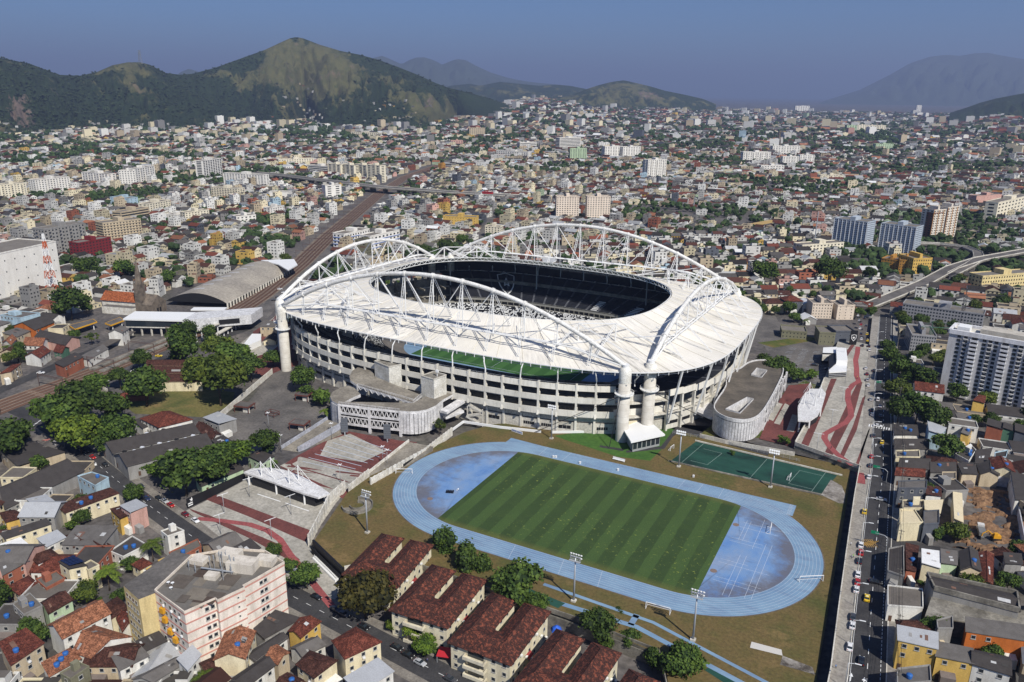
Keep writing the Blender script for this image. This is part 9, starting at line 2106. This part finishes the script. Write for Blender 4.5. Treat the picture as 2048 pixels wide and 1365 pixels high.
put([P_(-w2,-d2,z0-6),P_(w2,-d2,z0-6),P_(w2,d2,z0-6),P_(-w2,d2,z0-6),P_(-w2,-d2,zt),P_(w2,-d2,zt),P_(w2,d2,zt),P_(-w2,d2,zt)],[(0,1,5,4),(1,2,6,5),(2,3,7,6),(3,0,4,7),(4,5,6,7)],[WCA[rg.choice(len(WN),n,p=WP)]*rg.uniform(.35,.75,(n,1))]*4+[RCA[rg.choice(len(RN),n,p=RP)]])
stuff(big_mesh('hillside_houses',np.concatenate(Vs),np.concatenate(Fs),np.concatenate(Ts),CITYM,colors=np.concatenate(Cs)))['label']='little houses climbing the foot of the hills'
# pylons on the ridges
def pylon(u,v,vt,r,lab):
    d=RAY(u,v);hd=math.hypot(d[0],d[1]);x,y,z=CAM[0]+d[0]/hd*r,CAM[1]+d[1]/hd*r,CAM[2]+d[2]/hd*r;h=height_at(x,y,z,vt);t=thing('pylon','','pylon',(x,y,z),.5,lab=lab);m_=mplain('pylon_steel',lin(120,124,128),.6) if 'pylon_steel' not in bpy.data.materials else bpy.data.materials['pylon_steel'];b=MB();C4=((-1,-1),(1,-1),(1,1),(-1,1))
    for k in range(6):
        f0,f1=k/6,(k+1)/6;w0,w1=h*.11*(1-f0)+1.2,h*.11*(1-f1)+1.2
        for i in range(4): p,p2=C4[i],C4[(i+1) % 4];b.bar((p[0]*w0,p[1]*w0,h*f0-4),(p[0]*w1,p[1]*w1,h*f1-4),1.0);b.bar((p[0]*w0,p[1]*w0,h*f0-4),(p2[0]*w1,p2[1]*w1,h*f1-4),.6)
    b.local('mast',m_,t);b=MB()
    for f in (.68,.82,.95): b.bar((-h*.16,0,h*f-4),(h*.16,0,h*f-4),1.0)
    b.local('crossarms',m_,t)
pylon(281,126,99,4380,'lattice pylon on the rounded hilltop');pylon(655,200,180,4300,'lattice pylon on the slope below the grassy peak');pylon(760,155,148,4600,'lattice pylon on the right flank of the peak')

# ------------------------------------------------------------------ haze
hz=bpy.data.materials.new('haze');hz.use_nodes=True;t_=hz.node_tree;t_.nodes.clear();vo=t_.nodes.new('ShaderNodeVolumePrincipled');mo=t_.nodes.new('ShaderNodeOutputMaterial');vo.inputs['Color'].default_value=(.40,.50,.78,1);vo.inputs['Density'].default_value=7e-5;vo.inputs['Anisotropy'].default_value=.1;t_.links.new(vo.outputs[0],mo.inputs['Volume'])
b=MB();b.box((0,29000,815),(96000,70000,1670));o=b.build('haze',hz);stuff(o);o['label']='bluish haze over the far town and mountains'

# ------------------------------------------------------------------ labels: make every one single its thing out
ORD=['','second','third','fourth','fifth','sixth','seventh','eighth','ninth','tenth','eleventh','twelfth','thirteenth','fourteenth','fifteenth','sixteenth','seventeenth','eighteenth','nineteenth','twentieth','twenty-first','twenty-second','twenty-third','twenty-fourth','twenty-fifth']
bk={}
for o,d,pl,x,y in REG:
    bk.setdefault((d+' '+pl).strip(),[]).append((math.hypot(x-CAM[0],y-CAM[1]),o))
for lab,lst in bk.items():
    lst.sort(key=lambda q: q[0])
    for k,(_,o) in enumerate(lst):
        o['label']=lab if len(lst)==1 else f'{ORD[min(k, 24)] or "first"} {lab}, counting back'
print('objects',len(bpy.data.objects))
